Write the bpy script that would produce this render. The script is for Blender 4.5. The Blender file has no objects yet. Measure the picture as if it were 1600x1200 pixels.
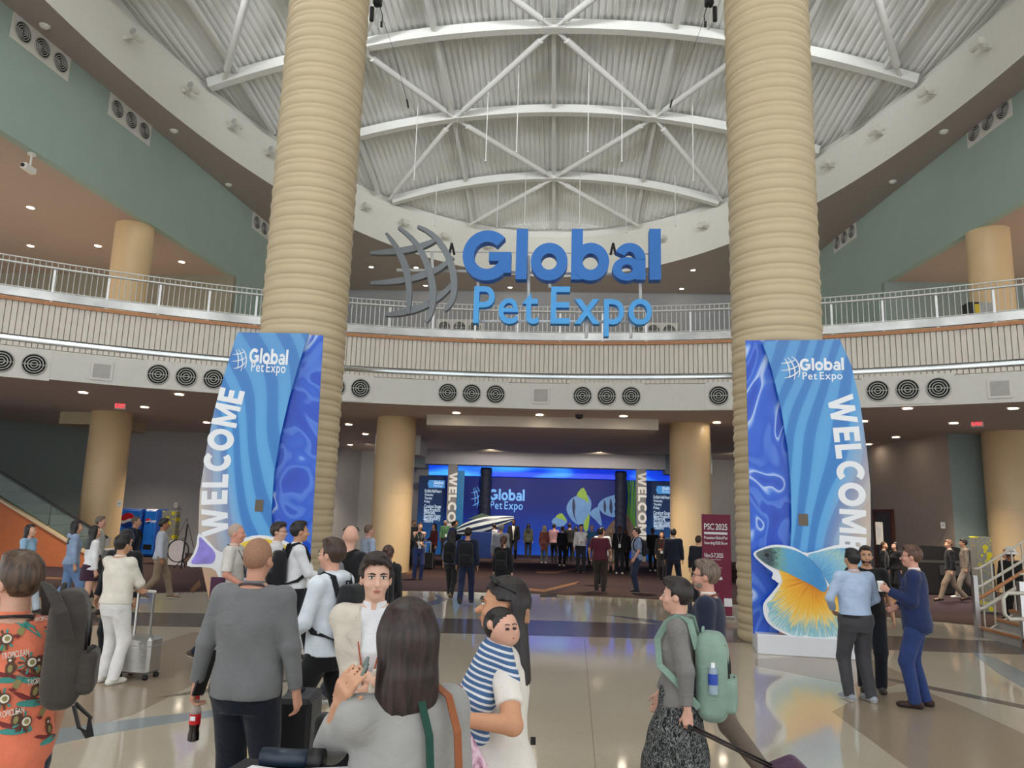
import bpy, math, random
import numpy as np
from mathutils import Vector, Matrix

random.seed(7)
rng = np.random.default_rng(7)
scene = bpy.context.scene
COL = scene.collection

# ------------------------------------------------------------------ camera
CAM_YAW, CAM_PITCH, CAM_ROLL = math.radians(3.55), math.radians(10.0), math.radians(1.7)
CAM_POS = np.array([0.44, 0.0, 2.0])
FOCAL = 1180.0                                   # pixels of a 1600 wide frame

def _basis():
    cy, sy, cp, sp = math.cos(CAM_YAW), math.sin(CAM_YAW), math.cos(CAM_PITCH), math.sin(CAM_PITCH)
    f = np.array([-sy * cp, cy * cp, sp]); r = np.array([cy, sy, 0.0]); u = np.cross(r, f)
    c, s = math.cos(CAM_ROLL), math.sin(CAM_ROLL)
    return c * r + s * u, -s * r + c * u, f
CR, CU, CF = _basis()
cam_data = bpy.data.cameras.new('camera'); cam_data.sensor_fit = 'HORIZONTAL'; cam_data.sensor_width = 36.0
cam_data.lens = FOCAL / 1600.0 * 36.0; cam_data.clip_end = 300; cam_data.clip_start = 0.05
camera = bpy.data.objects.new('camera', cam_data); COL.objects.link(camera)
camera.matrix_world = Matrix(((CR[0], CU[0], -CF[0], CAM_POS[0]), (CR[1], CU[1], -CF[1], CAM_POS[1]),
                              (CR[2], CU[2], -CF[2], CAM_POS[2]), (0, 0, 0, 1)))
scene.camera = camera

# survey helpers: where the sight line of a photo point meets a real height or a real depth
def _ray(x, y): return CF + CR * (x - 800) / FOCAL - CU * (y - 600) / FOCAL
def atZ(x, y, z): d = _ray(x, y); return CAM_POS + d * ((z - CAM_POS[2]) / d[2])
def atY(x, y, Y): d = _ray(x, y); return CAM_POS + d * ((Y - CAM_POS[1]) / d[1])
def atCyl(x, y, yc, R):
    d = _ray(x, y); ox, oy = CAM_POS[0], CAM_POS[1] - yc
    a = d[0]**2 + d[1]**2; b = 2 * (ox * d[0] + oy * d[1]); c = ox * ox + oy * oy - R * R
    t = (-b + math.sqrt(max(b * b - 4 * a * c, 0))) / (2 * a); return CAM_POS + d * t

# ------------------------------------------------------------------ world, exposure
world = bpy.data.worlds.new('daylight'); scene.world = world; world.use_nodes = True
bg = world.node_tree.nodes['Background']
bg.inputs[0].default_value = (0.93, 0.97, 1.0, 1); bg.inputs[1].default_value = 0.86
scene.view_settings.view_transform = 'Standard'; scene.view_settings.look = 'None'
scene.view_settings.gamma = 1.0; scene.view_settings.use_curve_mapping = False
scene.view_settings.exposure = 1.0

# unseen fill spots added along the near half of the ring to brighten the dome
for _a in (-168, -150, -130, -110, -90, -70, -50, -30, -12, 192 - 360 + 20):
    _t = math.radians(_a)
    _l = bpy.data.lights.new('dome_fill', 'SPOT'); _l.energy = 1750; _l.color = (.96, .985, 1.0)
    _l.spot_size = math.radians(84); _l.spot_blend = .5; _l.shadow_soft_size = .6
    _o = bpy.data.objects.new('dome_fill', _l); COL.objects.link(_o)
    _o.location = (13.6 * math.cos(_t), 17.8 + 24.2 * math.sin(_t), 16.9)
    _d = Vector((0, 27, 16.9)) - _o.location; _d.z = _d.length * .62; _o.rotation_euler = _d.to_track_quat('-Z', 'Y').to_euler()
# ------------------------------------------------------------------ materials
def lin(c):
    out = []
    for v in c[:3]:
        v = v / 255.0
        out.append(v / 12.92 if v <= 0.04045 else ((v + 0.055) / 1.055) ** 2.4)
    return (*out, 1.0)
_mats = {}
def mat(name, col, rough=0.6, metal=0.0, var=0.06, scale=6.0, bump=0.0, bscale=60.0, emit=0.0, spec=0.5, coat=0.0, alpha=1.0, trans=0.0, sheen=0.0):
    key = name
    if key in _mats: return _mats[key]
    m = bpy.data.materials.new(name); m.use_nodes = True
    nt = m.node_tree; b = nt.nodes['Principled BSDF']
    c = lin(col)
    b.inputs['Base Color'].default_value = c
    b.inputs['Roughness'].default_value = rough; b.inputs['Metallic'].default_value = metal
    b.inputs['Specular IOR Level'].default_value = spec
    if coat: b.inputs['Coat Weight'].default_value = coat; b.inputs['Coat Roughness'].default_value = 0.06
    if sheen: b.inputs['Sheen Weight'].default_value = sheen
    if trans: b.inputs['Transmission Weight'].default_value = trans
    if alpha < 1: b.inputs['Alpha'].default_value = alpha
    if emit:
        b.inputs['Emission Color'].default_value = c; b.inputs['Emission Strength'].default_value = emit
    tc = nt.nodes.new('ShaderNodeTexCoord')
    if var:
        nz = nt.nodes.new('ShaderNodeTexNoise'); nz.inputs['Scale'].default_value = scale; nz.inputs['Detail'].default_value = 3
        nt.links.new(tc.outputs['Object'], nz.inputs['Vector'])
        rp = nt.nodes.new('ShaderNodeValToRGB')
        rp.color_ramp.elements[0].position = 0.3; rp.color_ramp.elements[1].position = 0.7
        rp.color_ramp.elements[0].color = (*[max(0, v * (1 - var)) for v in c[:3]], 1)
        rp.color_ramp.elements[1].color = (*[min(1, v * (1 + var)) for v in c[:3]], 1)
        nt.links.new(nz.outputs['Fac'], rp.inputs['Fac']); nt.links.new(rp.outputs['Color'], b.inputs['Base Color'])
    if bump:
        n2 = nt.nodes.new('ShaderNodeTexNoise'); n2.inputs['Scale'].default_value = bscale; n2.inputs['Detail'].default_value = 4
        nt.links.new(tc.outputs['Object'], n2.inputs['Vector'])
        bp = nt.nodes.new('ShaderNodeBump'); bp.inputs['Strength'].default_value = bump; bp.inputs['Distance'].default_value = 0.01
        nt.links.new(n2.outputs['Fac'], bp.inputs['Height']); nt.links.new(bp.outputs['Normal'], b.inputs['Normal'])
    _mats[key] = m
    return m

class NT:
    """small node helper for the patterned materials"""
    def __init__(self, name, rough=0.5, spec=0.5, metal=0.0):
        self.m = bpy.data.materials.new(name); self.m.use_nodes = True; self.t = self.m.node_tree
        self.b = self.t.nodes['Principled BSDF']; self.b.inputs['Roughness'].default_value = rough
        self.b.inputs['Specular IOR Level'].default_value = spec; self.b.inputs['Metallic'].default_value = metal
        self.tc = self.t.nodes.new('ShaderNodeTexCoord')
    def n(self, typ, **kw):
        nd = self.t.nodes.new(typ)
        for k, v in kw.items():
            if k in nd.inputs: nd.inputs[k].default_value = v
            else: setattr(nd, k, v)
        return nd
    def l(self, a, b): self.t.links.new(a, b)
    def mapping(self, loc=(0, 0, 0), rot=(0, 0, 0), scale=(1, 1, 1), src='Object'):
        mp = self.n('ShaderNodeMapping'); mp.inputs['Location'].default_value = loc
        mp.inputs['Rotation'].default_value = rot; mp.inputs['Scale'].default_value = scale
        self.l(self.tc.outputs[src], mp.inputs['Vector']); return mp.outputs['Vector']
    def ramp(self, fac, stops, interp='LINEAR'):
        r = self.n('ShaderNodeValToRGB'); cr = r.color_ramp; cr.interpolation = interp
        while len(cr.elements) < len(stops): cr.elements.new(0.5)
        for e, (p, c) in zip(cr.elements, stops): e.position = p; e.color = lin(c)
        self.l(fac, r.inputs['Fac']); return r.outputs['Color']
    def mix(self, fac, a, b):
        mx = self.n('ShaderNodeMix', data_type='RGBA')
        if isinstance(fac, float): mx.inputs[0].default_value = fac
        else: self.l(fac, mx.inputs[0])
        for i, v in ((6, a), (7, b)):
            if isinstance(v, tuple): mx.inputs[i].default_value = lin(v)
            else: self.l(v, mx.inputs[i])
        return mx.outputs[2]
    def math(self, op, a, b=0.0):
        nd = self.n('ShaderNodeMath', operation=op)
        for i, v in ((0, a), (1, b)):
            if isinstance(v, (int, float)): nd.inputs[i].default_value = v
            else: self.l(v, nd.inputs[i])
        return nd.outputs[0]
    def sep(self, vec):
        s = self.n('ShaderNodeSeparateXYZ'); self.l(vec, s.inputs[0]); return s.outputs
    def color(self, c): self.l(c, self.b.inputs['Base Color'])

# ------------------------------------------------------------------ mesh building
class MB:
    def __init__(s): s.v = []; s.f = []; s.mi = []
    def add(s, verts, faces, mi=0):
        o = len(s.v); s.v += [tuple(map(float, p)) for p in verts]; s.f += [tuple(i + o for i in f) for f in faces]; s.mi += [mi] * len(faces); return s
    def box(s, x0, x1, y0, y1, z0, z1, mi=0):
        return s.add([(x0, y0, z0), (x1, y0, z0), (x1, y1, z0), (x0, y1, z0), (x0, y0, z1), (x1, y0, z1), (x1, y1, z1), (x0, y1, z1)],
                     [(0, 3, 2, 1), (4, 5, 6, 7), (0, 1, 5, 4), (1, 2, 6, 5), (2, 3, 7, 6), (3, 0, 4, 7)], mi)
    def bbox(s, x0, x1, y0, y1, z0, z1, r=0.01, mi=0):
        """box with chamfered edges"""
        pts = []; 
        for (sx, sy, sz) in [(a, b, c) for a in (0, 1) for b in (0, 1) for c in (0, 1)]:
            X = (x0, x1)[sx]; Y = (y0, y1)[sy]; Z = (z0, z1)[sz]
            dx = r if sx == 0 else -r; dy = r if sy == 0 else -r; dz = r if sz == 0 else -r
            pts += [(X, Y + dy, Z + dz), (X + dx, Y, Z + dz), (X + dx, Y + dy, Z)]
        import bmesh
        bm = bmesh.new()
        for p in pts: bm.verts.new(p)
        bmesh.ops.convex_hull(bm, input=bm.verts)
        bm.verts.index_update()
        s.add([v.co for v in bm.verts], [[v.index for v in f.verts] for f in bm.faces], mi); bm.free(); return s
    def prism(s, poly, d, origin=(0, 0, 0), ax=(1, 0, 0), ay=(0, 0, 1), mi=0, flip=False, back=True):
        """flat outline (2D) extruded by vector d"""
        import bmesh
        o = np.array(origin, float); ax = np.array(ax, float); ay = np.array(ay, float); d = np.array(d, float)
        n = len(poly); P = [o + ax * p[0] + ay * p[1] for p in poly]
        from mathutils.geometry import tessellate_polygon
        tris = tessellate_polygon([[Vector((p[0], p[1], 0)) for p in poly]])
        area = sum(poly[i][0] * poly[(i + 1) % n][1] - poly[(i + 1) % n][0] * poly[i][1] for i in range(n))
        V = [*P, *[p + d for p in P]]; F = []
        for t in tris:
            a, b, c = t
            cr = (poly[b][0] - poly[a][0]) * (poly[c][1] - poly[a][1]) - (poly[c][0] - poly[a][0]) * (poly[b][1] - poly[a][1])
            if cr < 0: t = (a, c, b)
            F.append(tuple(t)); 
            if back: F.append(tuple(i + n for i in reversed(t)))
        for i in range(n):
            j = (i + 1) % n
            F.append((i, i + n, j + n, j) if area > 0 else (j, j + n, i + n, i))
        return s.add(V, F, mi)
    def tube(s, pts, r, seg=8, cap=True, mi=0, closed=False):
        pts = [np.array(p, float) for p in pts]; n = len(pts)
        rs = [r] * n if not hasattr(r, '__len__') else r
        V = []; F = []; prev = None
        for i in range(n):
            if closed: t = pts[(i + 1) % n] - pts[i - 1]
            else: t = pts[min(i + 1, n - 1)] - pts[max(i - 1, 0)]
            t = t / (np.linalg.norm(t) + 1e-12)
            if prev is None:
                h = np.array([0, 0, 1.0]) if abs(t[2]) < 0.9 else np.array([1.0, 0, 0])
                u = np.cross(t, h)
            else: u = prev - t * np.dot(prev, t)
            u /= np.linalg.norm(u) + 1e-12; prev = u; w = np.cross(t, u)
            for k in range(seg):
                a = 2 * math.pi * k / seg; V.append(pts[i] + rs[i] * (math.cos(a) * u + math.sin(a) * w))
        m = n if closed else n - 1
        for i in range(m):
            for k in range(seg):
                a = i * seg + k; b = i * seg + (k + 1) % seg; j = ((i + 1) % n) * seg
                F.append((a, b, j + (k + 1) % seg, j + k))
        if cap and not closed:
            F.append(tuple(reversed(range(seg)))); F.append(tuple((n - 1) * seg + k for k in range(seg)))
        return s.add(V, F, mi)
    def bar(s, pts, w, h, up=(0, 0, 1), mi=0):
        """rectangular section swept along a polyline"""
        pts = [np.array(p, float) for p in pts]; n = len(pts); up = np.array(up, float); V = []; F = []
        for i in range(n):
            t = pts[min(i + 1, n - 1)] - pts[max(i - 1, 0)]; t /= np.linalg.norm(t) + 1e-12
            u = np.cross(t, up); u /= np.linalg.norm(u) + 1e-12; v = np.cross(u, t)
            for a, b in ((-1, -1), (1, -1), (1, 1), (-1, 1)): V.append(pts[i] + u * a * w / 2 + v * b * h / 2)
        for i in range(n - 1):
            for k in range(4): F.append((i * 4 + k, i * 4 + (k + 1) % 4, i * 4 + 4 + (k + 1) % 4, i * 4 + 4 + k))
        F.append((3, 2, 1, 0)); F.append(tuple((n - 1) * 4 + k for k in range(4)))
        return s.add(V, F, mi)
    def lathe(s, prof, c=(0, 0), seg=48, mi=0, cap=True):
        V = []; F = []; n = len(prof)
        for (r, z) in prof:
            for k in range(seg):
                a = 2 * math.pi * k / seg; V.append((c[0] + r * math.cos(a), c[1] + r * math.sin(a), z))
        for i in range(n - 1):
            for k in range(seg):
                F.append((i * seg + k, i * seg + (k + 1) % seg, (i + 1) * seg + (k + 1) % seg, (i + 1) * seg + k))
        if cap: F.append(tuple(reversed(range(seg)))); F.append(tuple((n - 1) * seg + k for k in range(seg)))
        return s.add(V, F, mi)
    def grid(s, rows, mi=0):
        """rows of points -> quads"""
        nr, nc = len(rows), len(rows[0]); V = [p for r in rows for p in r]
        F = [(i * nc + j, i * nc + j + 1, (i + 1) * nc + j + 1, (i + 1) * nc + j) for i in range(nr - 1) for j in range(nc - 1)]
        return s.add(V, F, mi)
    def ellipsoid(s, c, r, seg=16, rings=10, mi=0, rot=None):
        V = []; F = []
        for i in range(rings + 1):
            th = math.pi * i / rings
            for k in range(seg):
                a = 2 * math.pi * k / seg
                p = np.array([r[0] * math.sin(th) * math.cos(a), r[1] * math.sin(th) * math.sin(a), -r[2] * math.cos(th)])
                if rot is not None: p = rot @ p
                V.append(p + np.array(c))
        for i in range(rings):
            for k in range(seg):
                F.append((i * seg + k, i * seg + (k + 1) % seg, (i + 1) * seg + (k + 1) % seg, (i + 1) * seg + k))
        return s.add(V, F, mi)
    def mesh(s, name, mats, smooth=False):
        me = bpy.data.meshes.new(name); me.from_pydata(s.v, [], s.f); 
        for m in (mats if isinstance(mats, (list, tuple)) else [mats]): me.materials.append(m)
        if any(s.mi): me.polygons.foreach_set('material_index', s.mi)
        if smooth:
            me.polygons.foreach_set('use_smooth', [True] * len(me.polygons))
            if smooth == 'auto':
                try: me.set_sharp_from_angle(angle=math.radians(40))
                except Exception: pass
        me.update(); return me
    def build(s, name, mats, parent=None, smooth=False, loc=None, rz=0.0, **tags):
        return place(name, s.mesh(name, mats, smooth), parent, loc, rz, **tags)

def place(name, me, parent=None, loc=None, rz=0.0, **tags):
    o = bpy.data.objects.new(name, me); COL.objects.link(o)
    if parent is not None: o.parent = parent
    if loc is not None: o.location = loc
    if rz: o.rotation_euler = (0, 0, rz)
    return tag(o, **tags)
def tag(o, label=None, cat=None, group=None, kind=None):
    if label: o['label'] = label
    if cat: o['category'] = cat
    if group: o['group'] = group
    if kind: o['kind'] = kind
    return o
def empty(name, loc=(0, 0, 0), rz=0.0, **tags):
    o = bpy.data.objects.new(name, None); COL.objects.link(o); o.location = loc; o.rotation_euler = (0, 0, rz)
    o.empty_display_size = 0.2
    return tag(o, **tags)
def copy_tree(o, parent=None, loc=None, rz=None, **tags):
    c = o.copy(); COL.objects.link(c)
    if parent is not None: c.parent = parent
    if loc is not None: c.location = loc
    if rz is not None: c.rotation_euler = (0, 0, rz)
    tag(c, **tags)
    for ch in list(o.children): copy_tree(ch, c)
    return c

# ------------------------------------------------------------------ lettering
GLY = {}
def make_glyphs(chars, key, off):
    objs = {}
    for ch in chars:
        cu = bpy.data.curves.new('g', 'FONT'); cu.body = ch; cu.offset = off; cu.resolution_u = 4; cu.fill_mode = 'FRONT'
        o = bpy.data.objects.new('g', cu); COL.objects.link(o); objs[ch] = o
    bpy.context.view_layer.update(); dg = bpy.context.evaluated_depsgraph_get()
    for ch, o in objs.items():
        me = o.evaluated_get(dg).to_mesh()
        V = np.array([v.co[:2] for v in me.vertices]) if len(me.vertices) else np.zeros((0, 2))
        F = [tuple(p.vertices) for p in me.polygons]
        # boundary edges for side walls
        cnt = {}
        for f in F:
            for a, b in zip(f, f[1:] + f[:1]): cnt[(a, b)] = 1
        B = [(a, b) for (a, b) in cnt if (b, a) not in cnt]
        GLY[(key, ch)] = (V, F, B)
        o.evaluated_get(dg).to_mesh_clear()
    for o in objs.values():
        cu = o.data; bpy.data.objects.remove(o); bpy.data.curves.remove(cu)

def arc(cx, cy, r, a0, a1, n=24, ry=None):
    ry = r if ry is None else ry
    return [(cx + r * math.cos(math.radians(a0 + (a1 - a0) * i / n)), cy + ry * math.sin(math.radians(a0 + (a1 - a0) * i / n))) for i in range(n + 1)]
def sector(cx, cy, ro, ri, a0, a1, n=28, roy=None, riy=None):
    return arc(cx, cy, ro, a0, a1, n, roy) + list(reversed(arc(cx, cy, ri, a0, a1, n, riy)))
def ring2(cx, cy, ro, ri, roy=None, riy=None):
    return [sector(cx, cy, ro, ri, 0, 180, 20, roy, riy), sector(cx, cy, ro, ri, 180, 360, 20, roy, riy)]
def rect(x0, x1, y0, y1): return [(x0, y0), (x1, y0), (x1, y1), (x0, y1)]
# heavy geometric letters: outlines (list of polygons) and width; cap height 1
HEAVY = {
 'G': ([sector(.52, .5, .53, .285, 44, 345, 40), rect(.56, 1.04, .38, .57), rect(.80, 1.04, .13, .40)], 1.06),
 'l': ([rect(0, .24, 0, 1.06)], .24),
 'o': (ring2(.39, .37, .395, .17, .395, .17), .78),
 'b': ([rect(0, .24, 0, 1.06)] + ring2(.41, .37, .395, .17), .80),
 'a': ([rect(.48, .69, 0, .46)] + ring2(.30, .22, .31, .12, .245, .09) + [sector(.355, .42, .335, .12, 0, 152, 20, .34, .155)], .69),
 'W': ([[(0, 1), (.26, 1), (.44, .38), (.58, 1), (.82, 1), (.96, .38), (1.14, 1), (1.40, 1), (1.09, 0), (.84, 0), (.70, .58), (.56, 0), (.31, 0)]], 1.40),
 'E': ([[(0, 0), (.70, 0), (.70, .22), (.26, .22), (.26, .40), (.64, .40), (.64, .61), (.26, .61), (.26, .78), (.69, .78), (.69, 1), (0, 1)]], .70),
 'L': ([[(0, 0), (.66, 0), (.66, .23), (.26, .23), (.26, 1), (0, 1)]], .66),
 'C': ([sector(.52, .5, .53, .27, 48, 312, 36)], .88),
 'O': (ring2(.55, .5, .55, .28, .52, .26), 1.10),
 'M': ([[(0, 0), (.24, 0), (.24, .58), (.46, .10), (.64, .10), (.86, .58), (.86, 0), (1.10, 0), (1.10, 1), (.84, 1), (.55, .40), (.26, 1), (0, 1)]], 1.10),
 ' ': ([], .35)}
def text_width(s, heavy, gap):
    return sum(HEAVY[c][1] + gap for c in s) - gap
def letters(s, heavy=True, key='r', gap=.09, space=.3):
    """yields (char, x offset, polygons or glyph) for cap height 1"""
    x = 0; out = []
    for c in s:
        if heavy:
            polys, w = HEAVY[c]; out.append((c, x, polys, w)); x += w + gap
        else:
            if c == ' ': x += space; continue
            V, F, B = GLY[(key, c)]
            if len(V) == 0: continue
            k = 1 / 0.69; mn = V[:, 0].min(); w = (V[:, 0].max() - mn) * k
            out.append((c, x - mn * k, (V * k, F, B), w)); x += w + gap
    return out, x - gap
def text_mesh(s, h, depth, heavy=True, key='r', gap=.09, space=.3, ax=(1, 0, 0), ay=(0, 0, 1), ad=(0, 1, 0), origin=(0, 0, 0), width=None, mb=None, one=None):
    """one mesh for a printed word (flat lettering), or one letter when `one` is an index"""
    mb = mb or MB(); L, W = letters(s, heavy, key, gap, space)
    ax, ay, ad, o = (np.array(v, float) for v in (ax, ay, ad, origin))
    sx = h if width is None else width / W
    for i, (c, x, g, w) in enumerate(L):
        if one is not None and i != one: continue
        if heavy:
            for pi, p in enumerate(g): mb.prism([((x + q[0]) * sx, q[1] * h) for q in p], ad * depth, o - ad * (min(.004, depth * .25) * pi), ax, ay)
        else:
            V, F, B = g; n = len(V)
            P = [o + ax * (x + p[0]) * sx + ay * p[1] * h for p in V]
            Fs = [tuple(f) for f in F]
            if depth:
                P = P + [p + ad * depth for p in P]; Fs = Fs + [(a, a + n, b + n, b) for a, b in B] + [tuple(i2 + n for i2 in reversed(f)) for f in F]
            mb.add(P, Fs)
    return mb
make_glyphs('PetExpoGlbaW', 'r', 0.0)
make_glyphs('0123456789PSC.,-:&abcdefghijklmnopqrstuvwxyzABDEFGHIJKLMNOQRTUVWXYZ', 'b', 0.016)
# ------------------------------------------------------------------ shared materials
M_WHITE = mat('white plaster', (214, 212, 205), .75, var=.02)
M_RING = mat('white painted ring', (222, 220, 212), .7, var=.02)
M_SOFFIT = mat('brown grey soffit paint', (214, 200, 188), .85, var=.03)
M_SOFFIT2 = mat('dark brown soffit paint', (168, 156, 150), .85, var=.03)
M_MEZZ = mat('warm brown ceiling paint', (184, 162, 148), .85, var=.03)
M_GREEN = mat('sage green wall paint', (160, 178, 168), .85, var=.03, scale=1.2)
M_DGREEN = mat('dark green grey wall paint', (142, 156, 152), .85, var=.04)
M_DGREY = mat('charcoal wall paint', (162, 162, 164), .85, var=.04)
M_TAUPE = mat('taupe wall paint', (190, 174, 160), .85, var=.03)
M_OLIVE = mat('olive grey wall paint', (150, 144, 126), .85, var=.03)
M_STEEL = mat('brushed steel', (205, 205, 205), .28, 1.0, var=.05, scale=20)
M_MIRROR = mat('polished steel', (222, 230, 236), .12, 1.0, var=.12, scale=1.3)
M_KICK = mat('dull steel plate', (190, 190, 188), .3, 1.0, var=.25, scale=1.1)
M_RAIL = mat('satin white steel', (214, 214, 212), .35, .6, var=0)
M_WOOD = mat('orange wood edging', (186, 128, 84), .5, var=.12, scale=9)
M_BLACK = mat('black plastic', (22, 22, 24), .5, var=0)
M_DARK = mat('dark void', (14, 14, 15), .9, var=0)
M_LAMP = mat('lamp lens', (255, 240, 216), .4, var=0, emit=14.0)
M_TRIM = mat('white lamp trim', (228, 226, 220), .5, var=0)

# floor
def floor_material():
    k = NT('polished terrazzo', .16, .6); v = k.mapping()
    vo = k.n('ShaderNodeTexVoronoi', Scale=95.0); k.l(v, vo.inputs['Vector'])
    nz = k.n('ShaderNodeTexNoise', Scale=.5, Detail=3.0); k.l(v, nz.inputs['Vector'])
    base = k.ramp(nz.outputs['Fac'], [(.3, (182, 171, 153)), (.7, (194, 184, 166))])
    sp = k.ramp(vo.outputs['Color'], [(0, (152, 140, 122)), (.25, (196, 183, 162)), (1, (208, 197, 178))])
    k.color(k.mix(.35, base, sp)); 
    r = k.ramp(nz.outputs['Fac'], [(.3, (62, 62, 62)), (.7, (84, 84, 84))]); k.l(r, k.b.inputs['Roughness'])
    k.b.inputs['Roughness'].default_value = .16
    return k.m
M_FLOOR = floor_material()
def stone(name, col): return mat(name, col, .17, var=.07, scale=40, spec=.6)
M_BROWN, M_DBAND, M_SLATE, M_OLIVEST = stone('brown terrazzo', (158, 142, 122)), stone('dark grey terrazzo', (104, 95, 90)), stone('slate blue terrazzo', (142, 152, 156)), stone('olive terrazzo', (118, 112, 98))
FLOOR = MB().box(-34, 34, -14, 47, -.3, 0).build('floor', M_FLOOR, kind='structure')
def inlay(px, m, z=.002, name='inlay_band'):
    P = [atZ(x, y, 0) for x, y in px]
    return MB().prism([(p[0], p[1]) for p in P], (0, 0, -.004), (0, 0, z), (1, 0, 0), (0, 1, 0)).build(name, m, FLOOR)
inlay([(-60, 956), (219, 957), (480, 961), (672, 966), (870, 970), (1044, 976), (1375, 993), (1640, 1006), (1640, 1024), (1534, 1021), (1375, 1015), (1042, 999), (870, 994), (676, 989), (480, 984), (219, 978), (-60, 976)], M_DBAND)
inlay([(300, 988), (231, 1010), (140, 1072), (60, 1142), (60, 1160), (115, 1143), (210, 1116), (330, 1056), (420, 1020), (430, 990)], M_BROWN)
inlay([(-40, 1160), (76, 1141), (229, 1121), (321, 1111), (560, 1085), (560, 1094), (319, 1122), (181, 1144), (72, 1166), (-40, 1186)], M_SLATE, .003)
inlay([(236, 1092), (316, 1077), (470, 1060), (470, 1063), (316, 1083)], M_OLIVEST, .003)
inlay([(1300, 1112), (1345, 1088), (1440, 1078), (1509, 1105), (1640, 1165), (1640, 1260), (1500, 1260)], M_BROWN)
inlay([(1340, 1020), (1375, 1036), (1431, 1063), (1370, 1078), (1180, 1040), (1180, 1030)], M_BROWN)
inlay([(1380, 1058), (1472, 1076), (1640, 1110), (1640, 1116), (1472, 1081), (1380, 1062)], M_DBAND, .003)
inlay([(1516, 1018), (1560, 1030), (1640, 1072), (1640, 1098), (1560, 1052)], M_SLATE, .003)
inlay([(620, 950), (660, 943), (684, 936), (676, 927), (700, 936), (684, 944), (660, 949)], M_DBAND, .003)
inlay([(943, 960), (1044, 971), (1044, 978)], M_DBAND, .003)
inlay([(913, 1000), (914, 1000), (931, 1200), (929.5, 1200)], M_BROWN, .003, 'floor_joint')
for (x, y, w, h) in ((833, 1158, 4, 6), (857, 931, 13, 2)):
    inlay([(x - w, y - h), (x + w, y - h), (x + w, y + h), (x - w, y + h)], M_DARK, .004, 'floor_socket')

# carpet beyond the terrazzo
def carpet_material():
    k = NT('patterned purple carpet', .95, .1); v = k.mapping()
    vo = k.n('ShaderNodeTexVoronoi', Scale=.28); k.l(v, vo.inputs['Vector'])
    c1 = k.ramp(vo.outputs['Color'], [(0, (66, 50, 56)), (.4, (58, 47, 52)), (.7, (76, 58, 52)), (1, (50, 44, 54))])
    nz = k.n('ShaderNodeTexNoise', Scale=60.0); k.l(v, nz.inputs['Vector'])
    k.color(k.mix(.25, c1, k.ramp(nz.outputs['Fac'], [(.3, (38, 32, 38)), (.7, (96, 78, 78))]))); return k.m
def fan(yc, R0, R1, a0, a1, n, z):
    mb = MB(); rows = []
    for R in (R0, R1): rows.append([(R * math.sin(a0 + (a1 - a0) * i / n), yc + R * math.cos(a0 + (a1 - a0) * i / n), z) for i in range(n + 1)])
    return mb, rows
poly = [(14.8 * math.sin(a), 6.1 + 14.8 * math.cos(a)) for a in np.linspace(-1.45, 1.45, 60)] + [(33, 10), (33, 46), (-33, 46), (-33, 10)]
CARPET = MB().prism(poly, (0, 0, -.012), (0, 0, .012), (1, 0, 0), (0, 1, 0)).build('carpet', carpet_material(), kind='structure')
M_CSTRIPE = mat('orange carpet stripe', (112, 76, 48), .95, var=.1)
for px in ([(838, 893), (868, 893), (908, 886), (903, 889), (868, 896), (838, 895)], [(818, 918), (850, 921), (905, 908), (898, 913), (850, 925), (815, 922)],
           [(640, 890), (680, 884), (720, 886), (680, 887)], [(66, 901), (150, 905), (160, 908), (66, 904)], [(296, 922), (312, 906), (314, 915), (302, 925)],
           [(1372, 925), (1400, 938), (1396, 945), (1372, 933)], [(636, 888), (648, 893), (636, 898)]):
    P = [atZ(x, y, .016) for x, y in px]
    MB().prism([(p[0], p[1]) for p in P], (0, 0, -.004), (0, 0, .016), (1, 0, 0), (0, 1, 0)).build('carpet_stripe', M_CSTRIPE, CARPET)

# ------------------------------------------------------------------ balcony ring
BYC, BR = -2.9, 26.6
A0, A1 = math.radians(-62), math.radians(62)
def bpt(a, r=0.0, z=0.0): return (( BR + r) * math.sin(a), BYC + (BR + r) * math.cos(a), z)
def arcwall(prof, n=96, a0=A0, a1=A1):
    """profile of (radial offset, z) swept round the balcony"""
    mb = MB(); mb.grid([[bpt(a0 + (a1 - a0) * i / n, r, z) for r, z in prof] for i in range(n + 1)]); return mb
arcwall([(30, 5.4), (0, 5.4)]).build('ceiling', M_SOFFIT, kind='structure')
FASCIA = arcwall([(0, 5.4), (0, 6.2), (.06, 6.2), (.06, 6.24), (.14, 6.24), (.14, 7.5), (0, 7.5), (0, 7.61), (30, 7.61)]).build('wall_balcony', M_WHITE, kind='structure')
M_SLAT = mat('off white slat', (222, 214, 203), .7, var=.03, scale=2)
sl = MB(); step = .146 / BR; na = int((A1 - A0) / step)
for i in range(na):
    a = A0 + i * step
    for z0, z1 in ((6.25, 6.37), (6.565, 7.5)):
        p = [bpt(a + step * .05, .04, 0), bpt(a + step * .92, .04, 0), bpt(a + step * .92, .13, 0), bpt(a + step * .05, .13, 0)]
        V = [(q[0], q[1], z0) for q in p] + [(q[0], q[1], z1) for q in p]
        sl.add(V, [(0, 1, 5, 4), (1, 2, 6, 5), (3, 0, 4, 7), (4, 5, 6, 7), (0, 3, 2, 1)])
sl.build('slat_cladding', M_SLAT, FASCIA, kind='stuff')
arcwall([(.05, 6.37), (.03, 6.375), (.06, 6.56), (.09, 6.565)], 160).build('polished_strip', M_MIRROR, FASCIA, True)
arcwall([(.02, 7.5), (-.03, 7.5), (-.03, 7.6), (.02, 7.6)]).build('wood_edge', M_WOOD, FASCIA)

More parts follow.
